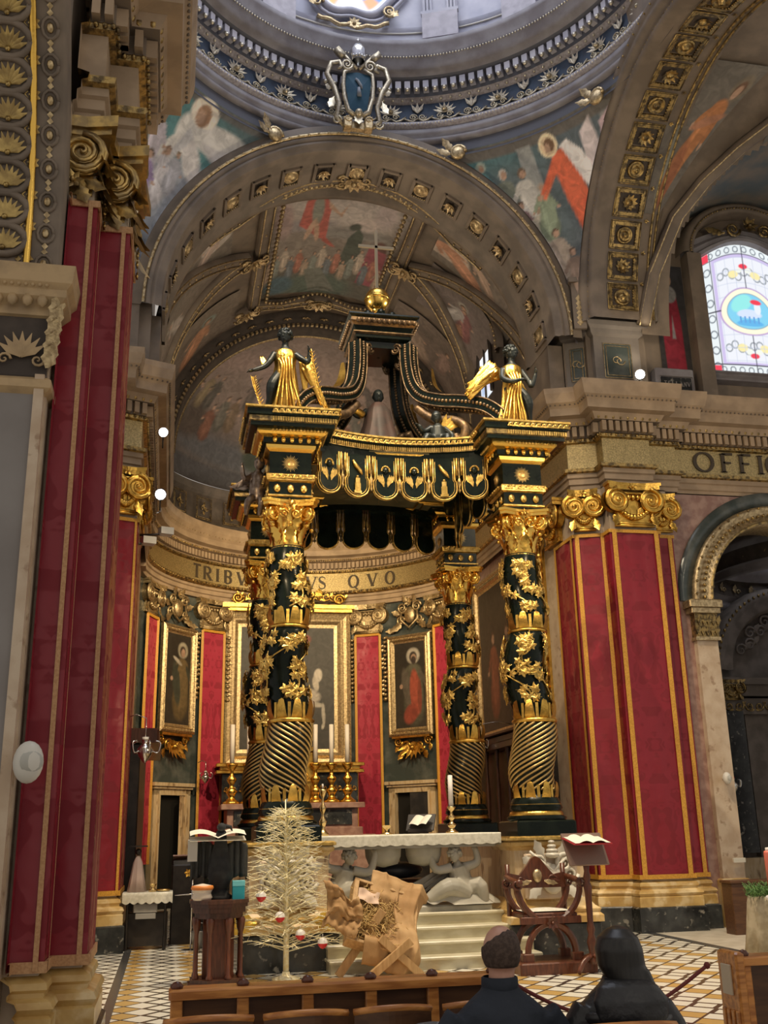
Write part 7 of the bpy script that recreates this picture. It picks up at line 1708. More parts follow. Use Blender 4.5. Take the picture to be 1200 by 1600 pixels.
# dark bag under the altar and red cloth seen behind
mb = MB(); mb.sphere((3.17, 14.75, 1.10), .30, 16, (1.2,.6,.38)); o = tag(make('dark_bag', mb, mat('blue_black_leather', (.03,.035,.05), .35, 0, bump=.6, bscale=6)), 'crumpled blue-black bag seen through the gap under the altar slab', 'bag')
mb = MB(); mb.bbox(2.7, 3.6, 14.6, 15.1, .6, .98, .02); tag(make('low_stool', mb, WOODR), 'low dark red stool carrying the bag behind the altar', 'stool')
# things on the altar
c1 = candlestick(.36, .09, BRASS, .42, .035, label='thick white candle on a brass stand at the right end of the altar'); c1.location = (3.90, 14.5, 1.579)
c2 = candlestick(.62, .08, BRASS, .06, .012, label='slim silvery cross-topped brass stand at the left end of the altar'); c2.location = (2.08, 14.5, 1.579)
t = thing('missal_stand', 'open missal on a dark tilted stand on the altar', 'book stand', (3.35, 14.4, 1.579))
mb = MB(); mb.T = TR(3.42, 14.42, 1.60) @ RZ(-.5) @ RX(-.2); mb.box(-.17,.17,-.02,.02,.0,.04); mb.T = TR(3.42, 14.42, 1.62) @ RZ(-.5) @ RX(-.6); mb.bbox(-.20,.20,-.01,.01,0,.26,.004); part('dark_stand', mb, EBON, t)
mb = MB(); mb.T = TR(3.38, 14.38, 1.66) @ RZ(-.9) @ RX(-.9)
for s in (-1, 1): mb.grid(lambda u, v: (s*.15*u, -.02-.03*sin(u*pi*.8)*(1), .02+.19*v), 8, 4)
part('open_pages', mb, PAPER, t)
mb = MB(); mb.lathe([(0,0),(.09,0),(.09,.01),(.02,.03),(.015,.06),(.06,.10),(.065,.12)], (2.95, 14.4, 1.579), 14); tag(make('brass_dish', mb, BRASS), 'small brass dish near the middle of the altar', 'dish')
# ---- white carved crests on the front pedestals
for x, lab in ((1.53, 'white carved coat of arms with tiara on the left pedestal, behind the tinsel tree'), (5.00, 'white carved coat of arms with tiara on the right pedestal, behind the chair')):
    t = thing('carved_crest', lab, 'crest', (x, 13.6, .78)); cxx = x-.02
    mb = MB(); mb.T = FR((cxx, 13.60, 1.05), (1,0,0)); mb.bbox(-.36,.36,-.32,.25,-.04,.03,.02); part('back_board', mb, MARBT, t)
    mb = MB(); mb.T = FR((cxx, 13.56, 1.08), (1,0,0))
    mb.sphere((0,-.10,.02), .17, 14, (.9,1.15,.4))
    for s in (-1, 1):
        spiral(mb, s*.17, .10, .13, 2, .035, s, .04); spiral(mb, s*.25, -.05, .11, 1.8, .03, -s, .03); leaf(mb, s*.15, -.18, (-.6 if s > 0 else pi+.6), .26, .16, .3, .03); leaf(mb, s*.28, .1, (.5 if s > 0 else pi-.5), .16, .14, .3, .03); leaf(mb, s*.1, .16, (1.0 if s > 0 else pi-1.0), .28, .16, .3, .03); mb.tube([(s*.30,.25,.04),(0,.0,.06),(-s*.2,-.2,.04)], .02, 5)
    for k in range(4): mb.lathe([(.0,.0)], n=3) if False else mb.sphere((0, .20+.055*k, .06), .10-.018*k, 10, (1,.45,.8))
    part('carved_shield', mb, WHITEM, t)
# ---- carved wooden armchair on a low dais, right of the altar
t = thing('carved_armchair', 'dark red carved x-frame armchair standing on a low wooden dais', 'armchair', (4.53, 12.55, 0))
def warp(p): return p
mb = MB(); mb.bbox(4.05, 5.0, 12.25, 13.0, 0, .13, .015); part('dais', mb, WOODR, t)
for yy, nm in ((12.40, 'front_frame'), (12.82, 'rear_frame')):
    mb = MB()
    up = [(4.50+.40*cos(pi+pi*i/14), yy, .98-.42*sin(pi*i/14)) for i in range(15)]; dn = [(4.50+.30*cos(pi*i/14), yy, .20+.34*sin(pi*i/14)) for i in range(15)]
    for pts in (up, dn):
        mb.tube(pts, .042, 6, False)
    for s in (-1, 1): mb.bbox(4.5+s*.31-.07, 4.5+s*.31+.07, yy-.05, yy+.05, .13, .22, .01); mb.T = FR((4.5+s*.41, yy-.05, .98), (1,0,0)); spiral(mb, 0, 0, .06, 1.6, .02, s); mb.T = None
    mb.T = FR((4.50, yy-.05, .55), (1,0,0)); rosette(mb, 0, 0, .08, 8, .02); mb.T = None
    part(nm, mb, WOODR, t)
mb = MB(); mb.bbox(4.16, 4.84, 12.38, 12.84, .60, .66, .015); mb.bbox(4.12, 4.88, 12.36, 12.42, .54, .62, .01); part('seat_board', mb, WOODR, t)
mb = MB(); mb.grid(lambda u, v: (4.20+.60*u, 12.42+.38*v, .675+.03*sin(pi*u)*sin(pi*v)), 12, 8); part('pale_cushion', mb, LACE, t)
for s in (-1, 1): mb = MB(); mb.tube(bez([(4.5+s*.38, 12.36, 1.0),(4.5+s*.40, 12.6, 1.03),(4.5+s*.38, 12.84, 1.05)], 4), .035, 7); mb.sphere((4.5+s*.38, 12.35, 1.0), .05, 8); mb.tube([(4.5+s*.36,12.84,.6),(4.5+s*.36,12.84,1.2)], .03, 6); part('armrest', mb, WOODR, t)
mb = MB(); mb.T = FR((4.50, 12.82, 1.02), (1,0,0)); out = [(-.36,-.10),(.36,-.10),(.37,.08),(.22,.05),(.12,.16),(.06,.24),(0,.27),(-.06,.24),(-.12,.16),(-.22,.05),(-.37,.08)]; mb.prism(out, -.02, .03)
for s in (-1, 1): spiral(mb, s*.2, -.02, .07, 1.6, .016, s, .03); leaf(mb, s*.1, -.02, 0 if s > 0 else pi, .2, .08, .1, .03)
mb.T = None; part('crest_rail', mb, WOODR, t)
mb = MB(); mb.T = FR((4.50, 12.78, 1.06), (1,0,0)); mb.sphere((0,0,.01), .075, 12, (.85,1.1,.5)); leaf(mb, .08, -.06, -.2, .18, .07, .1, .02); leaf(mb, -.08, -.06, pi+.2, .18, .07, .1, .02); mb.T = None; part('gilt_mask', mb, GOLDP, t)
# ---- lectern with open book, right
t = thing('lectern', 'tall turned-post wooden lectern holding an open book in front of the chair', 'lectern', (4.92, 12.2, 0))
mb = MB(); mb.lathe([(.03,.10),(.05,.14),(.03,.18),(.045,.26),(.06,.34),(.035,.42),(.05,.48),(.035,.55),(.04,.85),(.05,.95),(.03,1.0),(.045,1.06),(.03,1.12),(.04,1.2),(.03,1.26)], (4.92, 12.2, 0), 14); part('turned_post', mb, WOODR, t)
mb = MB()
for a in (.4, 2.0, 3.6, 5.2): mb.tube(bez([(4.92,12.2,.20),(4.92+.16*cos(a),12.2+.16*sin(a),.14),(4.92+.26*cos(a),12.2+.26*sin(a),.02)], 4), [.03]*8+[.025], 6)
part('foot', mb, WOODR, t)
mb = MB(); mb.T = TR(4.92, 12.2, 1.37) @ RZ(.15) @ RX(1.12); mb.bbox(-.27,.27,-.20,.20,-.012,.012,.004); part('desk', mb, mat('pinkish_brown_leather', (.20,.13,.10), .5), t)
t = thing('open_book', 'open red-edged book resting on the lectern desk', 'book', (4.92, 12.1, 1.46))
mb = MB(); mb.T = TR(4.92, 12.13, 1.46) @ RZ(.15) @ RX(.25); mb.box(-.26,.26,-.16,.16,0,.012); mb.m = 1
for s in (-1, 1): mb.grid(lambda u, v: (s*.24*u, -.15+.30*v, .02+.03*sin(min(1,u*1.3)*pi)*.9), 8, 3)
mb.T = None; part('pages', mb, [mat('red_book_cover', (.40,.03,.04), .5), PAPER], t)
# ---- eagle lectern on the wooden pedestal, left
t = thing('wooden_pedestal', 'octagonal dark mahogany pedestal with little corner columns', 'pedestal', (.62, 12.75, 0))
def octo(r, c=(.62, 12.75)): return [(c[0]+r*cos(pi/8+k*pi/4), c[1]+r*sin(pi/8+k*pi/4)) for k in range(8)]
mb = MB()
for r, z0, z1 in ((.36,.88,.92),(.345,.84,.88),(.32,.78,.84),(.29,.72,.78)): mb.prism(octo(r), z0, z1)
part('moulded_top', mb, WOODD, t)
mb = MB(); mb.prism(octo(.19), .08, .74); part('core', mb, WOODR, t)
mb = MB(); mb.prism(octo(.36), 0, .05); mb.prism(octo(.33), .05, .09); part('plinth', mb, WOODD, t)
for k in range(8):
    a = pi/8+k*pi/4; mb = MB(); mb.lathe([(.035,.09),(.04,.11),(.025,.14),(.022,.56),(.035,.60),(.045,.66),(.05,.70),(.035,.73)], (.62+.27*cos(a), 12.75+.27*sin(a), 0), 10); part('corner_column', mb, WOODR, t)
t = thing('eagle_lectern', 'black eagle with lowered spread wings on the mahogany pedestal', 'lectern figure', (.62, 12.75, .92))
mb = MB(); X, Y = .62, 12.75
mb.lathe([(.14,.92),(.15,.95),(.10,.99),(.11,1.02)], (X,Y,0), 16)
limb(mb, [(X,Y,1.0),(X,Y-.02,1.18),(X,Y,1.36),(X,Y-.06,1.52),(X,Y-.12,1.66)], [.09,.14,.13,.075,.055], 14); mb.sphere((X,Y-.13,1.71), .055, 10, (1,1.3,.9)); mb.tube([(X+.03,Y-.10,1.72),(X+.11,Y-.08,1.71),(X+.13,Y-.08,1.66)], [.03,.02,.006], 6)
for s in (-1, 1): limb(mb, [(X+s*.06,Y,1.08),(X+s*.07,Y-.02,1.0)], [.04,.03], 8)
part('body', mb, BLACKC, t)
for s in (-1, 1):
    mb = MB()
    def wg(u, v): f = .018*sin(u*22); return (X+s*(.06+.26*u), Y-.04+.06*sin(u*2)+f, 1.50+.06*sin(u*pi)-.42*v*(1-.15*u)-.02*abs(sin(u*11))*(v > .95))
    mb.grid(wg, 30, 12); o = part('wing', mb, mat('black_feather', (.02,.022,.022), .6, 0, c2=(.034,.036,.034), scale=30, stretch=(3,3,.4)), t); q = o.modifiers.new('solid', 'SOLIDIFY'); q.thickness = .025
t = thing('open_missal', 'large open book lying across the eagle\'s wings', 'book', (.60, 12.7, 1.58))
mb = MB(); mb.T = TR(.58, 12.66, 1.60)
for s in (-1, 1): mb.grid(lambda u, v: (s*.32*u, -.16+.34*v, -.012+.055*sin(u*pi*.8)+.05*v), 14, 4)
mb.grid(lambda u, v: (-.32+.64*u, -.16+.34*v, -.04+.05*v), 4, 2); mb.grid(lambda u, v: (-.32-.02*u*0, -.16+.34*v, -.24+.20*u+.04*v*u), 4, 2) if False else None
part('pages', mb, PAPER, t)
mb = MB(); mb.T = TR(.29, 12.56, 1.52) @ RX(.1); mb.bbox(-.05,.06,-.01,.01,-.18,.06,.004); tag(make('hanging_bookmark', mb, mat('silver_grey_ribbon', (.50,.49,.46), .4)), 'wide silver-grey ribbon hanging from the left of the open book', 'ribbon')
mb = MB(); mb.lathe([(.0001,0),(.10,0),(.115,.03),(.10,.07),(.105,.09),(.12,.12),(.10,.16),(.0001,.18)], (.42, 12.60, .92), 18); mb.m = 1; mb.lathe([(.118,.11),(.13,.13),(.12,.155),(.03,.17)], (.42, 12.60, .92), 18); tag(make('striped_pot', mb, [mat('white_glaze', (.74,.66,.56), .3), ORNG]), 'orange and white pot on the pedestal left of the eagle', 'pot')
mb = MB(); mb.bbox(.76, .90, 12.58, 12.70, .92, 1.06, .004); mb.m = 1; mb.bbox(.758, .902, 12.578, 12.702, 1.06, 1.12, .004); tag(make('teal_box', mb, [CYAN, mat('pale_cyan_lid', (.16,.55,.62), .5)]), 'teal box with pale lid on the pedestal right of the eagle', 'box')
mb = MB(); mb.bbox(.50, .74, 12.86, 12.98, .92, 1.10, .01); tag(make('black_case', mb, BLACKC), 'small black case behind the eagle on the pedestal', 'case')
# ---- credence table and other things at the far left
t = thing('credence_table', 'black credence table draped with a white scalloped cloth', 'side table', (-.25, 17.0, 0))
mb = MB(); mb.bbox(-.58, .08, 16.8, 17.25, .74, .80, .01); part('top', mb, EBON, t)
for x, y in ((-.54,16.84),(.02,16.84),(-.54,17.18),(.02,17.18)): mb = MB(); mb.lathe([(.025,0),(.03,.05),(.02,.1),(.02,.6),(.035,.7),(.03,.75)], (x,y,0), 8); part('leg', mb, EBON, t)
mb = MB(); mb.bbox(-.56, .06, 16.95, 17.22, .05, .52, .01); part('dark_cupboard', mb, EBON, t)
mb = MB()
mb.grid(lambda u, v: (-.62+.74*u, 16.78 if v < .4 else 16.78+.5*(v-.4)/.6, (.81-.13*(1-v/.4)-(.03*abs(sin(u*20)) if v < .05 else 0)) if v < .4 else .812), 80, 12); tag(make('scalloped_cloth', mb, LACE), 'white scalloped cloth on the black credence table', 'tablecloth')
mb = MB(); mb.bbox(-.45, -.10, 16.83, 16.93, .53, .66, .01); mb.bbox(-.42, -.12, 16.83, 16.93, .44, .52, .01); tag(make('folded_linen', mb, mat('grey_linen', (.30,.29,.27), .8)), 'folded grey linen stacked under the credence table', 'linen')
t = thing('veiled_statuette', 'small statuette with a long white veil on the credence table', 'statuette', (-.42, 17.0, .81))
mb = MB(); mb.T = TR(-.42, 17.02, .815); robe(mb, [(0,0,0,.13,.10),(0,0,.2,.10,.08),(0,0,.42,.07,.06),(0,0,.52,.03,.03)], 7, .14); part('white_veil', mb, mat('rose_white_veil', (.52,.40,.36), .7), t)
mb = MB(); mb.T = TR(-.42, 17.02, .815); mb.sphere((0,0,.58), .05, 10); mb.box(-.13,.14,-.10,.02,.65,.67); part('dark_hat', mb, EBON, t)
mb = MB(); mb.lathe([(.0001,0),(.06,0),(.065,.03),(.02,.05),(.05,.09),(.06,.11)], (-.18, 16.95, .815), 14); mb.lathe([(.0001,0),(.09,0),(.11,.02),(.10,.03)], (-.02, 16.98, .815), 14); tag(make('gilt_cruet', mb, BRASS), 'small brass cruet and dish on the credence table', 'cruet')
t = thing('organ_console', 'black upright cabinet standing in front of the left apse door', 'cabinet', (.35, 17.8, 0))
mb = MB(); mb.bbox(.10, .62, 17.5, 18.1, 0, 1.18, .02); mb.T = TR(.36, 17.55, 1.18) @ RX(-.35); mb.bbox(-.26,.26,0,.5,-.05,.08,.02); mb.T = None; part('body', mb, EBON, t)
mb = MB(); mb.T = TR(.36, 17.60, 1.30) @ RX(-.35); mb.box(-.25,.25,-.02,.45,0,.02); mb.T = None; part('rose_top', mb, PINKM, t)
mb = MB(); mb.T = FR((.36, 17.49, 1.05), (1,0,0)); rosette(mb, 0, 0, .07, 6); mb.T = None; part('gilt_rosette', mb, GOLD, t)
t = thing('microphone_stand', 'thin grey microphone stand behind the mahogany pedestal', 'stand', (.75, 16.4, 0))
mb = MB(); mb.cyl((.40,16.4,0), .14, .03); mb.tube([(.40,16.4,0),(.40,16.4,1.35)], .012, 6); mb.tube([(.15,16.4,.78),(.62,16.4,.80)], .010, 6); part('pole', mb, SILV, t)
mb = MB(); mb.lathe([(.0001,0),(.09,0),(.12,.22),(.13,.24),(.11,.24)], (.52,16.3,.05), 16); mb.tube([(.52+.12*cos(pi*i/8),16.3,.28+.12*sin(pi*i/8)) for i in range(9)], .006, 5); tag(make('metal_bucket', mb, mat('dull_zinc', (.22,.22,.22), .4, .7)), 'dull zinc bucket on the floor behind the mahogany pedestal', 'bucket')
# hanging silver lamp, left; right; and red lamp
NCH = [0]
def chandelier(name, label, c, s=1, red=False):
    t = thing(name, label, 'hanging lamp', c)
    mb = MB(); mb.lathe([(.0001,-.22*s),(.04*s,-.18*s),(.10*s,-.10*s),(.13*s,0),(.08*s,.06*s),(.04*s,.1*s),(.06*s,.16*s)], c, 16)
    for k in range(5): a = k*2*pi/5; mb.tube(bez([(c[0]+.08*s*cos(a),c[1]+.08*s*sin(a),c[2]),(c[0]+.2*s*cos(a),c[1]+.2*s*sin(a),c[2]-.05*s),(c[0]+.24*s*cos(a),c[1]+.24*s*sin(a),c[2]+.10*s),(c[0]+.16*s*cos(a),c[1]+.16*s*sin(a),c[2]+.14*s)], 5), .014*s, 5)
    part('silver_body', mb, SILV, t)
    e_ = {0: (-.72, c[1]), 1: (7.0, c[1]), 2: (9.4, 16.9), 3: (.68, 26.2)}[NCH[0]]; NCH[0] += 1
    mb = MB(); mb.tube([(c[0],c[1],c[2]+.1*s),(c[0],c[1],c[2]+.5*s),((c[0]+e_[0])/2,(c[1]+e_[1])/2,c[2]+.56*s),(e_[0],e_[1],c[2]+.5*s)], .010, 5); part('wall_bracket', mb, SILV, t)
    mb = MB(); mb.lathe([(.0001,.1*s),(.04*s,.1*s),(.055*s,.2*s),(.0001,.2*s)], c, 12); part('glass', mb, REDP if red else PLASW, t); return t
chandelier('sanctuary_lamp', 'silver scrolled hanging lamp before the left damask at the apse', (-.40, 17.3, 2.95), 1.0)
chandelier('sanctuary_lamp', 'silver scrolled hanging lamp in front of the choir stalls, right', (6.35, 20.9, 3.25), .9)
chandelier('sanctuary_lamp', 'small silver lamp with red glass hanging in the right-hand chapel', (10.28, 18.0, 2.3), .7, True)
chandelier('sanctuary_lamp', 'little silver lamp fixed by the right edge of the left apse door', (.86, 26.0, 2.95), .7)
# ---- tinsel christmas tree with baubles
t = thing('tinsel_tree', 'bare-twigged champagne tinsel tree standing before the left pedestal', 'christmas tree', (1.40, 12.95, 0))
mb = MB(); TX, TY = 1.42, 12.95; mb.tube([(TX,TY,0),(TX,TY,.8),(TX-.01,TY,1.5),(TX-.02,TY,2.02)], [.035,.03,.018,.006], 8); mb.lathe([(.0001,0),(.16,0),(.17,.02),(.05,.05),(.04,.09)], (TX,TY,0), 14); part('trunk', mb, WIRE, t)
R = random.Random(12); mb = MB(); tips = []
for k in range(150):
    q = k/150; z = .30+1.60*q; L = .74*(1-q)**.75+.07; a = k*2.39996; rise = .12+.25*q
    dx, dy = cos(a), sin(a)*.8; p0 = Vector((TX,TY,z)); p1 = p0+Vector((dx*L*.55, dy*L*.55, L*rise)); p2 = p0+Vector((dx*L, dy*L, L*rise*.7)); mb.tube([p0,p1,p2], [.0095,.006,.003], 4); tips.append(p2)
    for j in range(9):
        f = .25+.08*j; b = p0.lerp(p1, f/.55) if f < .55 else p1.lerp(p2, (f-.55)/.45); aa = a+R.uniform(-1.2,1.2); l = .09+.06*R.random()
        mb.tube([b, b+Vector((cos(aa)*l, sin(aa)*l*.8, R.uniform(-.05,.06)))], [.0042,.0018], 3)
part('twigs', mb, WIRE, t)['kind'] = 'stuff'
for x, z, lab in ((1.32,.70,'nearest the middle of the tree'), (1.10,.93,'highest, on the left side of the tree'), (1.56,.50,'low, just right of the trunk'), (1.82,.40,'lowest, at the right tip of the tree')):
    tb = thing('bauble', 'red and white bauble hanging '+lab, 'bauble', (x, 12.72, z), 0, 'baubles on the tinsel tree')
    mb = MB(); mb.lathe([(.0001,-.062),(.03,-.052),(.055,-.02),(.06,.0)], (x,12.72,z), 16); part('red_half', mb, mat('bauble_red', (.62,.02,.03), .3), tb)
    mb = MB(); mb.lathe([(.062,.0),(.056,.03),(.03,.056),(.0001,.062)], (x,12.72,z), 16); mb.tube([(x,12.72,z+.06),(x,12.72,z+.10)], .004, 4); part('white_half', mb, mat('bauble_white', (.80,.78,.74), .4), tb)
# gold foil bows at the base
for x, lab in ((1.10, 'left'), (1.78, 'right')):
    mb = MB()
    for k in range(7): a = -.6+.2*k; mb.T = TR(x, 13.35, .60) @ RZ(0); leaf(mb, 0, 0, 0, .01, .01, 0); mb.T = FR((x, 13.35, .60), (1,0,0)); leaf(mb, (-.25 if x < 1.4 else .25)*.0, 0, (pi+a*.5 if x < 1.4 else a*.5), .36, .14, .2, .02*k, 3)
    mb.T = None; tag(make('gold_bow', mb, mat('yellow_foil', (.80,.52,.08), .35, .4)), 'yellow foil bow beside the tinsel tree, on its %s' % lab, 'bow')
# ---- manger
t = thing('manger', 'rough pine crossed-leg manger tilted on the floor before the altar steps', 'manger', (2.35, 12.7, 0))
for (x0,z0,x1,z1,y) in ((1.98,.05,2.52,.74,12.62),(2.12,.74,2.66,.05,12.66),(2.28,.03,2.80,.42,12.40),(2.92,.04,2.44,.46,12.42)):
    mb = MB(); d = Vector((x1-x0,0,z1-z0)); l = d.length; mb.T = FR((x0,y,z0), d, (0,1,0)); mb.bbox(0, l, -.03, .03, -.045, .045, .006); mb.T = None; part('leg', mb, WOODL, t)
M0 = TR(2.52, 12.72, .64) @ Matrix.Rotation(.30, 4, 'Y') @ RX(.92)
for nm, bx in (('end_board', (-.40,-.34,-.40,.40,-.10,.08)), ('end_board', (.36,.42,-.40,.40,-.10,.06)), ('side_board', (-.40,.42,.36,.40,-.10,.08)), ('side_board', (-.40,.42,-.42,-.38,-.10,.06)), ('bottom_board', (-.38,.40,-.40,.38,-.13,-.10))):
    mb = MB(); mb.T = M0; mb.bbox(*bx, .006); mb.T = None; part(nm, mb, WOODL, t)
def sheet(name, fn, label, cat, m, nu=40, nv=30, th=.008):
    mb = MB(); mb.grid(fn, nu, nv); o = tag(make(name, mb, m), label, cat); s = o.modifiers.new('solid', 'SOLIDIFY'); s.thickness = th; return o
def crump(u, v, k=0): return .022*sin(u*9+k)+.018*sin(v*13+u*5+k)+.010*sin(u*31+v*7)+.008*sin(v*37+k)
def sk(u, v):
    # cloth over the top, right side and foot of the trough
    x = -.20+.74*u; y = -.58+1.14*v; z = .085+crump(u, v)*.9; e = 0
    if u < .55 and .20 < v < .74: z -= .16*sin(pi*(v-.2)/.54)*min(1, (.55-u)*4)
    if v < .16: z -= (.16-v)*1.2; x += .10*(.16-v)*6*(.5-u)
    if u > .85: z -= (u-.85)*1.3
    x += .05*sin(v*7)*(u > .5)-.06*(1-v)*u
    if v > .9: x += .03*sin(u*14)
    return tuple(M0 @ Vector((x, y, z)))
sheet('hessian_cloth', sk, 'crumpled brown hessian cloth draped over the right side of the manger', 'cloth', SACK, 60, 60)
def sk2(u, v): q = u; return (1.80+.40*q+.05*sin(v*4), 12.50-.06*v+crump(u,v,2)*1.4, 1.04-.36*v-.16*q+.05*sin(q*6)-(.10*(1-q)*v if v > .5 else 0)+crump(v,u,1))
sheet('hessian_cloth', sk2, 'crumpled brown hessian cloth hanging over the upper left end of the manger', 'cloth', SACK, 24, 24)
R = random.Random(3); mb = MB()
for k in range(900):
    x, y = R.gauss(-.12,.17), R.gauss(.0,.17)
    if abs(x) > .36 or abs(y) > .36: continue
    z = -.02+.10*R.random(); a = R.random()*6.28; l = .06+.08*R.random(); p = M0 @ Vector((x,y,z)); q = M0 @ Vector((x+l*cos(a)*.8, y+l*sin(a)*.8, z+R.uniform(-.02,.03))); mb.tube([p, q], .0045, 3)
tag(make('straw', mb, STRAW), 'loose straw filling the manger', 'straw', kind='stuff')
mb = MB()
def lin(u, v): return tuple(M0 @ Vector((-.34+.26*u, .10+.16*v, .09+.02*sin(u*8)*cos(v*6))))
mb.grid(lin, 14, 8); tag(make('linen_cloth', mb, mat('blush_linen', (.66,.48,.36), .8)), 'small blush linen cloth lying in the manger straw', 'cloth')
sheet('hessian_cloth', lambda u, v: (1.75+1.0*u, 12.0+.50*v, .012+.03*abs(crump(u,v,4))*6*sin(pi*u)*sin(pi*v)), 'brown hessian cloth spread on the floor under the manger', 'cloth', SACK, 24, 16)
# ---- pews and chairs
def pew(name, label, x0, x1, y, h=.90, ends=(True, True), nb=4, rz=0):
    t = thing(name, label, 'pew', ((x0+x1)/2, y, 0))
    mb = MB(); mb.bbox(x0, x1, y-.06, y+.10, h-.05, h, .012); part('top_rail', mb, WOODP, t)
    mb = MB(); mb.bbox(x0+.01, x1-.01, y-.01, y+.02, .12, h-.05, .004); part('back_panel', mb, WOODB, t)
    for k in range(nb+1):
        mb = MB(); x = x0+.02+(x1-x0-.08)*k/nb; mb.bbox(x-.01, x+.05, y-.045, y+.05, .06, h-.05, .006); part('upright', mb, WOODP, t)
        mb = MB(); mb.lathe([(.028,0),(.034,.012),(.02,.03),(.0001,.036)], (x+.02, y-.02, h), 12); part('rail_knob', mb, WOODR, t)
    mb = MB(); mb.bbox(x0, x1, y-.05, y+.06, .0, .12, .01); part('plinth_board', mb, WOODB, t)
    return t
pew('pew_front', 'long low wooden pew front with orange-brown top rail across the foreground', .04, 1.78, 5.78, nb=5)
p2 = pew('pew_front', 'wooden pew front at the lower right corner with a carved end', 3.28, 4.7, 5.95, nb=3)
mb = MB(); mb.bbox(3.22, 3.28, 5.84, 6.06, 0, .93, .012); part('end_panel', mb, WOODP, p2)
mb = MB()
for k in range(4): mb.bbox(3.208, 3.22, 5.855+.05*k, 5.885+.05*k, .10, .62, .003)
part('end_reeding', mb, WOODP, p2)
mb = MB(); mb.bbox(3.205, 3.22, 5.90, 6.0, .70, .86, .003); part('number_plate', mb, mat('ivory_plate', (.62,.52,.38), .5), p2)
def chair(x0, x1, y, label, group='curved-back wooden chairs behind the pew front', h=.86):
    t = thing('wooden_chair', label, 'chair', ((x0+x1)/2, y, 0), 0, group); w = x1-x0; cx = (x0+x1)/2
    mb = MB()
    def bk(u, v): return (x0+w*u, y-.05*sin(pi*u)*-1*-1+.0, .50+(h-.50-.02*(1-sin(pi*u)))*v)
    vs = []; n = 12
    for i in range(n+1):
        u = i/n; yy = y-.05*sin(pi*u); zt = h-.018*(2*u-1)**2
        vs += [(x0+w*u, yy-.012, .48),(x0+w*u, yy+.012, .48),(x0+w*u, yy+.012, zt-.02),(x0+w*u, yy-.012, zt-.02)]
    mb.add(vs, [(4*i+a, 4*i+(a+1) % 4, 4*i+4+(a+1) % 4, 4*i+4+a) for i in range(n) for a in range(4)]+[(3,2,1,0),(4*n,4*n+1,4*n+2,4*n+3)]); part('backrest', mb, WOODB, t)
    mb = MB(); mb.tube([(x0+w*i/n, y-.05*sin(pi*i/n), h-.018*(2*i/n-1)**2-.010) for i in range(n+1)], .017, 6); part('top_rail', mb, WOODP, t)
    mb = MB(); mb.bbox(x0+.02, x1-.02, y+.0, y+.42, .42, .455, .01); part('seat', mb, WOODB, t)
    for sx in (x0+.04, x1-.04):
        for yy in (y+.03, y+.38): mb = MB(); mb.bbox(sx-.018, sx+.018, yy-.018, yy+.018, 0, .42, .004); part('leg', mb, WOODB, t)
    return t
labs = ['curved wooden chair back at the far left end of the row', 'curved wooden chair back second from the left end', 'curved wooden chair back just left of the seated man', 'curved wooden chair back hidden beside the seated man']
for i, (a, b) in enumerate(((.02,.42),(.47,.86),(.89,1.26),(1.32,1.70))): chair(a, b, 5.2, labs[i])
chair(1.585, 2.13, 4.42, 'wooden chair back carrying the person in the black padded jacket', None, .865)
chair(1.02, 1.50, 4.42, 'wooden chair under the balding man in navy', None, .80)
# grey bag on the chair seat
mb = MB(); mb.sphere((1.22, 5.02, .74), .11, 12, (1.3,.8,.6)); 
o = tag(make('grey_bag', mb, mat('grey_print_fabric', (.12,.12,.13), .7, 0, c2=(.40,.38,.40), scale=16, lo=.5, hi=.55, bump=.5)), 'small grey patterned bag on the chair left of the seated man', 'bag'); o.location = (0,0,-.0)
# rope barrier
mb = MB(); mb.tube([(1.80+.03+1.25*q, 5.80+.12*q, .86-.30*sin(pi*q)*.75) for q in [i/20 for i in range(21)]], .011, 6); mb.sphere((1.83,5.80,.86), .02, 8); mb.sphere((3.08,5.92,.86), .02, 8)
tag(make('barrier_rope', mb, ROPE), 'dark red rope slung between the two pew fronts', 'rope')
mb = MB(); mb.tube([(.02-.35*q, 5.78+.05*q, .70-.25*sin(pi*q*.9)) for q in [i/10 for i in range(11)]], .011, 6); tag(make('barrier_rope', mb, ROPE), 'dark red rope hanging off the left end of the long pew front', 'rope')
# ---- wooden partition and candle table, right
t = thing('wooden_partition', 'plain brown wooden partition against the right pier base', 'partition', (8.9, 15.6, 0))
mb = MB(); mb.bbox(8.50, 9.9, 15.3, 15.6, 0, .74, .01); mb.bbox(8.48, 9.92, 15.28, 15.62, .74, .78, .01); part('panel', mb, WOODB, t)
t = thing('draped_table', 'small table draped with sackcloth and dark red cloth at the right edge', 'table', (6.05, 10.0, 0))
mb = MB(); mb.T = TR(6.02, 10.0, 0)
robe(mb, [(0,0,.30,.34,.30),(0,0,.6,.30,.28),(0,0,.86,.28,.26),(0,0,.93,.26,.25)], 11, .10); part('sackcloth_drape', mb, mat('cream_sackcloth', (.52,.44,.30), .8, 0, c2=(.36,.29,.18), scale=8), t)
mb = MB(); mb.T = TR(6.08, 10.02, 0); robe(mb, [(0,0,.0,.36,.32),(0,0,.3,.33,.29),(0,0,.6,.28,.26),(0,0,.85,.26,.24)], 9, .08); part('red_underskirt', mb, mat('dark_red_cloth', (.22,.02,.04), .7), t)
t = thing('pillar_candle', 'coral red pillar candle rising from greenery at the right edge', 'candle', (5.94, 9.9, .95))
mb = MB(); mb.lathe([(.0001,.95),(.048,.95),(.048,1.34),(.042,1.36),(.0001,1.35)], (5.94,9.88,0), 18); part('wax_body', mb, WAXR, t)
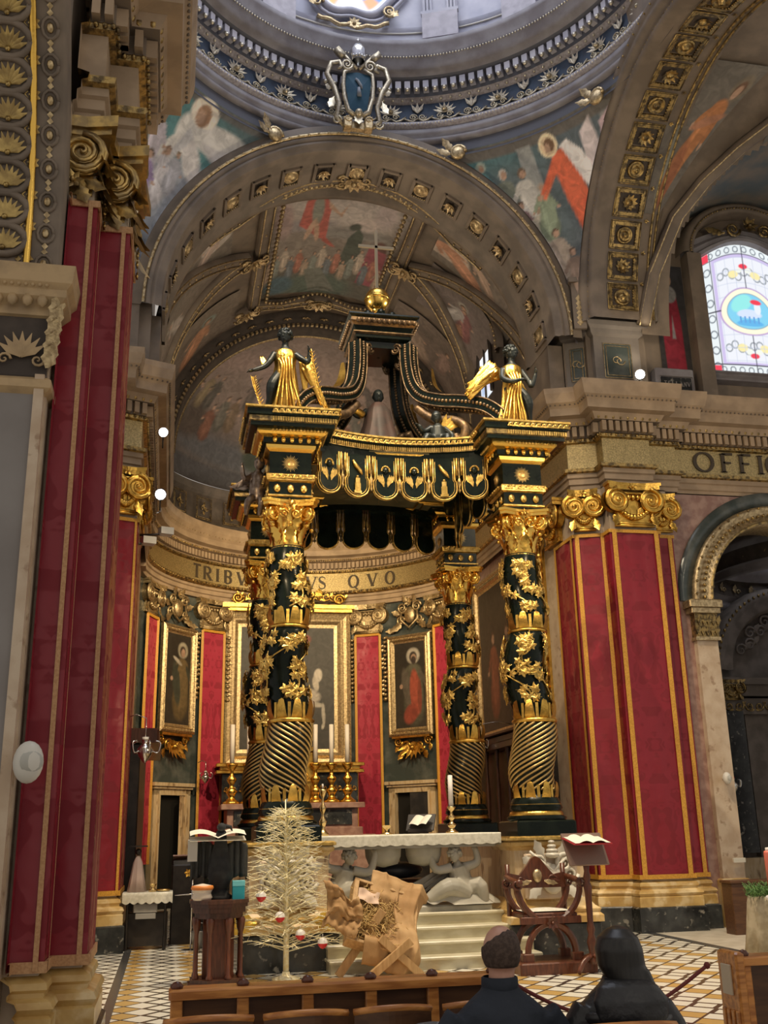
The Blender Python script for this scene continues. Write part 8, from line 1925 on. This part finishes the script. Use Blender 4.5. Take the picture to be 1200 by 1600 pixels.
mb = MB(); mb.lathe([(.0001,1.35),(.03,1.35),(.028,1.39),(.0001,1.395)], (5.94,9.88,0), 12); part('white_cap', mb, WAX, t)
R = random.Random(8); mb = MB()
for k in range(900):
    a, r = R.random()*6.28, .10+.22*R.random(); p = Vector((6.0+r*cos(a), 9.92+r*sin(a)*.8, .93+.09*R.random())); mb.tube([p, p+Vector((R.uniform(-.06,.06), R.uniform(-.06,.06), R.uniform(-.05,.07)))], [.005,.002], 3)
tag(make('fir_garland', mb, GREEN), 'fir sprigs ringed round the foot of the red candle', 'greenery', kind='stuff')
t = thing('poinsettia', 'red flower head beside the red candle at the right edge', 'flower', (6.08, 9.85, 1.12)); mb = MB(); mb.T = FR((6.09, 9.80, 1.12), (1,0,0)); rosette(mb, 0, 0, .10, 7, 0, .3); part('petals', mb, mat('petal_red', (.62,.01,.03), .5), t)
for i, (x, z) in enumerate(((5.84,1.0),(5.80,.93))): mb = MB(); mb.sphere((x, 9.74, z), .035, 10, (1,1,.7)); tag(make('white_tealight', mb, WAX), 'round white ornament in the greenery, %s of two' % ('upper', 'lower')[i], 'ornament')
# ---- wall speakers, switch, cornice lamps
def speaker(name, label, c, s):
    t = thing(name, label, 'speaker', c); mb = MB(); mb.T = FR(c, (1,0,0)); mb.sphere((0,0,0), .10*s, 20, (.85,1.2,.8)); mb.T = None; part('shell', mb, PLASW, t)
    mb = MB(); mb.T = FR(c, (1,0,0)) @ Matrix.Rotation(.5, 4, 'Y'); mb.lathe([(.0001,.075*s),(.055*s,.072*s),(.07*s,.05*s)], n=18); mb.T = None; part('grille', mb, mat('pale_grey_grille', (.50,.50,.46), .6), t)
    mb = MB(); mb.tube([c, (c[0], c[1]+.14, c[2])], .02, 8); part('bracket', mb, PLASW, t)
speaker('wall_speaker', 'round off-white wall speaker on the grey marble jamb at left', (-.915, 7.26, 2.12), 1.15)
speaker('wall_speaker', 'tiny off-white wall speaker on the marble jamb right of the tall hanging', (9.24, 16.36, 2.35), .85)
mb = MB(); mb.bbox(9.20, 9.42, 16.38, 16.42, 1.0, 1.07, .005); tag(make('card_notice', mb, PAPER), 'small white card fixed low on the marble jamb', 'notice')
def lamp(label, c, tgt, m=LAMPE, r=.07):
    t = thing('spotlight', label, 'spotlight', c); d = (Vector(tgt)-Vector(c)).normalized(); q = d.to_track_quat('Z', 'X').to_matrix().to_4x4()
    mb = MB(); mb.T = TR(*c) @ q; mb.lathe([(r*.7,-.16),(r*1.05,-.12),(r*1.15,0),(r*1.2,.02)], n=18); mb.T = None; part('housing', mb, EBON, t)
    mb = MB(); mb.T = TR(*c) @ q; mb.lathe([(.0001,.01),(r,.01),(r,.012)], n=18); mb.sphere((0,0,.02), r*.8, 12, (1,1,.5)); mb.T = None; part('lens', mb, m, t)
    mb = MB(); mb.tube([(c[0],c[1]+.05,c[2]-.05),(c[0],c[1]+.08,c[2]-.26)], .012, 6); part('yoke', mb, EBON, t)
lamp('bright spotlight standing on the cornice of the right pier', (8.22, 15.98, 9.56), (2, 4, 6), LAMPE, .085)
lamp('upper white spotlight beside the left pier cornice', (-.33, 16.6, 8.16), (2, 6, 4), LAMPC, .075)
lamp('lower white spotlight beside the left pier capital', (-.33, 16.6, 7.05), (2, 6, 4), LAMPC, .085)
lamp('glaring spotlight on the rim of the dome at upper left', (.22, 15.5, 16.15), (1, 3, 4), LAMPC, .15)
lamp('spotlight glowing high in the right transept', (10.4, 12.9, 13.4), (1, 3, 4), LAMPC, .09)
for i, (x, y, z) in enumerate(((-.50,17.0,6.35),(-.22,17.2,6.58))): 
    ft = thing('floodlight', 'pale boxy floodlight by the left pier capital, %s of the two' % ('outer', 'inner')[i], 'floodlight', (x, y, z)); mb = MB(); mb.cbox((x, y, z), (.22,.2,.12), .3); part('housing', mb, PLASW, ft); mb = MB(); mb.tube([(x,y,z-.03),(x-.2,y,z-.06),(-.74,y,z-.08)], .02, 6); part('bracket', mb, EBON, ft)

# ================================================================== PEOPLE
def sitter(name, label, x, y, z0, head_dir, jacket, hairm, female=False, hk=.66):
    # seated figure facing the altar (+y); z0 seat height
    t = thing(name, label, 'person', (x, y, 0)); T_ = TR(x, y, 0)
    sw = .215 if not female else .19
    mb = MB(); mb.T = T_
    hz = z0+hk; hx = .02
    mb.tube([(0,.0,z0+.50),(hx*.5,.01,z0+.57),(hx,.03,hz-.04)], [.07,.058,.058], 12)
    head(mb, (hx, .03, hz+.02), .102, head_dir)
    for s in (-1, 1): limb(mb, [(0,.0,z0+.46),(s*(sw-.05),-.0,z0+.40),(s*(sw+.05),.01,z0+.29),(s*(sw+.07),.06,z0+.14),(s*.18,.26,z0+.11),(s*.10,.40,z0+.16)], [.035,.03,.03,.028,.027,.024], 10)
    for s in (-1, 1): hand(mb, (s*.10, .40, z0+.16), (-s*.5,.8,-.1), (0,0,1), 1.0, .7)
    body = part('body', mb, SKIN, t); remesh(body, .0085, 2)
    mb = MB(); mb.T = T_        # jacket: continuous surface over trunk and arms
    loft(mb, [(0,0,z0-.02,.19,.15),(0,.0,z0+.12,.185,.14),(0,-.01,z0+.28,.19,.135),(0,-.015,z0+.38,.205,.13),(0,-.01,z0+.45,.20,.115),(0,0,z0+.50,.14,.095),(0,.005,z0+.54,.085,.075),(0,.01,z0+.57,.072,.066)], 24)
    for s in (-1, 1): limb(mb, [(s*(sw-.03),-.01,z0+.43),(s*(sw+.055),.0,z0+.30),(s*(sw+.075),.06,z0+.14),(s*.18,.26,z0+.10),(s*.11,.38,z0+.15)], [.078,.072,.065,.055,.045], 14)
    for s in (-1, 1): limb(mb, [(s*.09,.02,z0+.02),(s*.12,.25,z0+.06),(s*.12,.46,z0+.04)], [.11,.09,.075], 12)
    o = part('jacket', mb, jacket, t); remesh(o, .012, 3)
    mb = MB(); mb.T = T_
    for s in (-1, 1): limb(mb, [(s*.12,.46,z0+.04),(s*.12,.47,z0-.2),(s*.12,.45,.08)], [.075,.06,.05], 12); mb.tube([(s*.12,.43,.06),(s*.12,.60,.045)], [.05,.04], 10)
    o = part('trousers', mb, mat('dark_trousers', (.02,.02,.025), .8), t); remesh(o, .015, 1)
    return t, T_, (hx, .03, hz+.02)
t, T_, hc = sitter('person', 'balding man seated in a navy jacket, seen from behind', 1.462, 4.72, .43, (.35,.94,0), NAVY, HAIRB)
mb = MB(); mb.T = T_ @ TR(*hc) @ RZ(-.25)
# short hair wrapping sides and back, bare crown
def hr(u, v):
    a = pi*1.5+(u-.5)*2*2.0; e = -.62+(1.42-.50*(abs(u-.5)*2)**2+.34*sin((u-.5)*4.5+.2)-.10)*v+.03*sin(u*50)*v; r = .1075
    return (r*.82*cos(a)*cos(e), r*.99*sin(a)*cos(e), .012+r*1.04*sin(e))
mb.grid(hr, 36, 16); o = part('short_hair', mb, HAIRB, t); s = o.modifiers.new('solid', 'SOLIDIFY'); s.thickness = .006
mb = MB(); mb.T = T_; mb.lathe([(.078,0),(.082,.015),(.080,.05),(.072,.055)], (0,.008,.43+.535), 24); part('collar', mb, NAVY, t)
t, T_, hc = sitter('person', 'person with long black hair in a black padded jacket, seen from behind', 2.03, 4.74, .43, (-.15,.98,0), PUFF, HAIRK, True, .615)
mb = MB(); mb.T = T_ @ TR(*hc)
rg = []
loft(mb, [(.10,-.085,-.34,.045,.03),(.085,-.09,-.26,.06,.04),(.06,-.085,-.18,.085,.055),(.03,-.05,-.10,.105,.085),(.0,-.02,-.03,.108,.105),(-.005,-.012,.04,.108,.116),(-.005,-.01,.09,.092,.10),(0,-.005,.125,.05,.055),(0,0,.138,.012,.012)], 24)
limb(mb, [(.06,-.07,-.06),(.10,-.10,-.18),(.13,-.10,-.30),(.15,-.06,-.40)], [.05,.045,.035,.015], 10)
o = part('long_black_hair', mb, HAIRK, t); remesh(o, .008, 2)
mb = MB(); mb.T = T_     # quilted hood and baffles
loft(mb, [(.0,-.10,.78,.12,.05),(0,-.12,.84,.165,.07),(0,-.11,.91,.175,.075),(0,-.08,.965,.14,.07),(0,-.05,.99,.10,.06)], 20); o = part('folded_hood', mb, PUFF, t); remesh(o, .010, 2)
mb = MB(); mb.T = T_
for k in range(7):
    z = .46+.062*k; rx, ry = .205, .148
    for s in (-1,): mb.tube([(rx*1.0*cos(a), -.008+ry*sin(a), z+.012*sin(a*2)) for a in [pi+pi*i/14 for i in range(15)]], .024, 8)
for s in (-1, 1):
    for k in range(5):
        q = k/4; c = Vector((s*(.175+.07*min(1,q*1.6)), .0+.03*q, .80-.28*q)); mb.sphere(tuple(c), .076-.006*q, 12, (1,1,.52))
part('quilting', mb, PUFF, t)
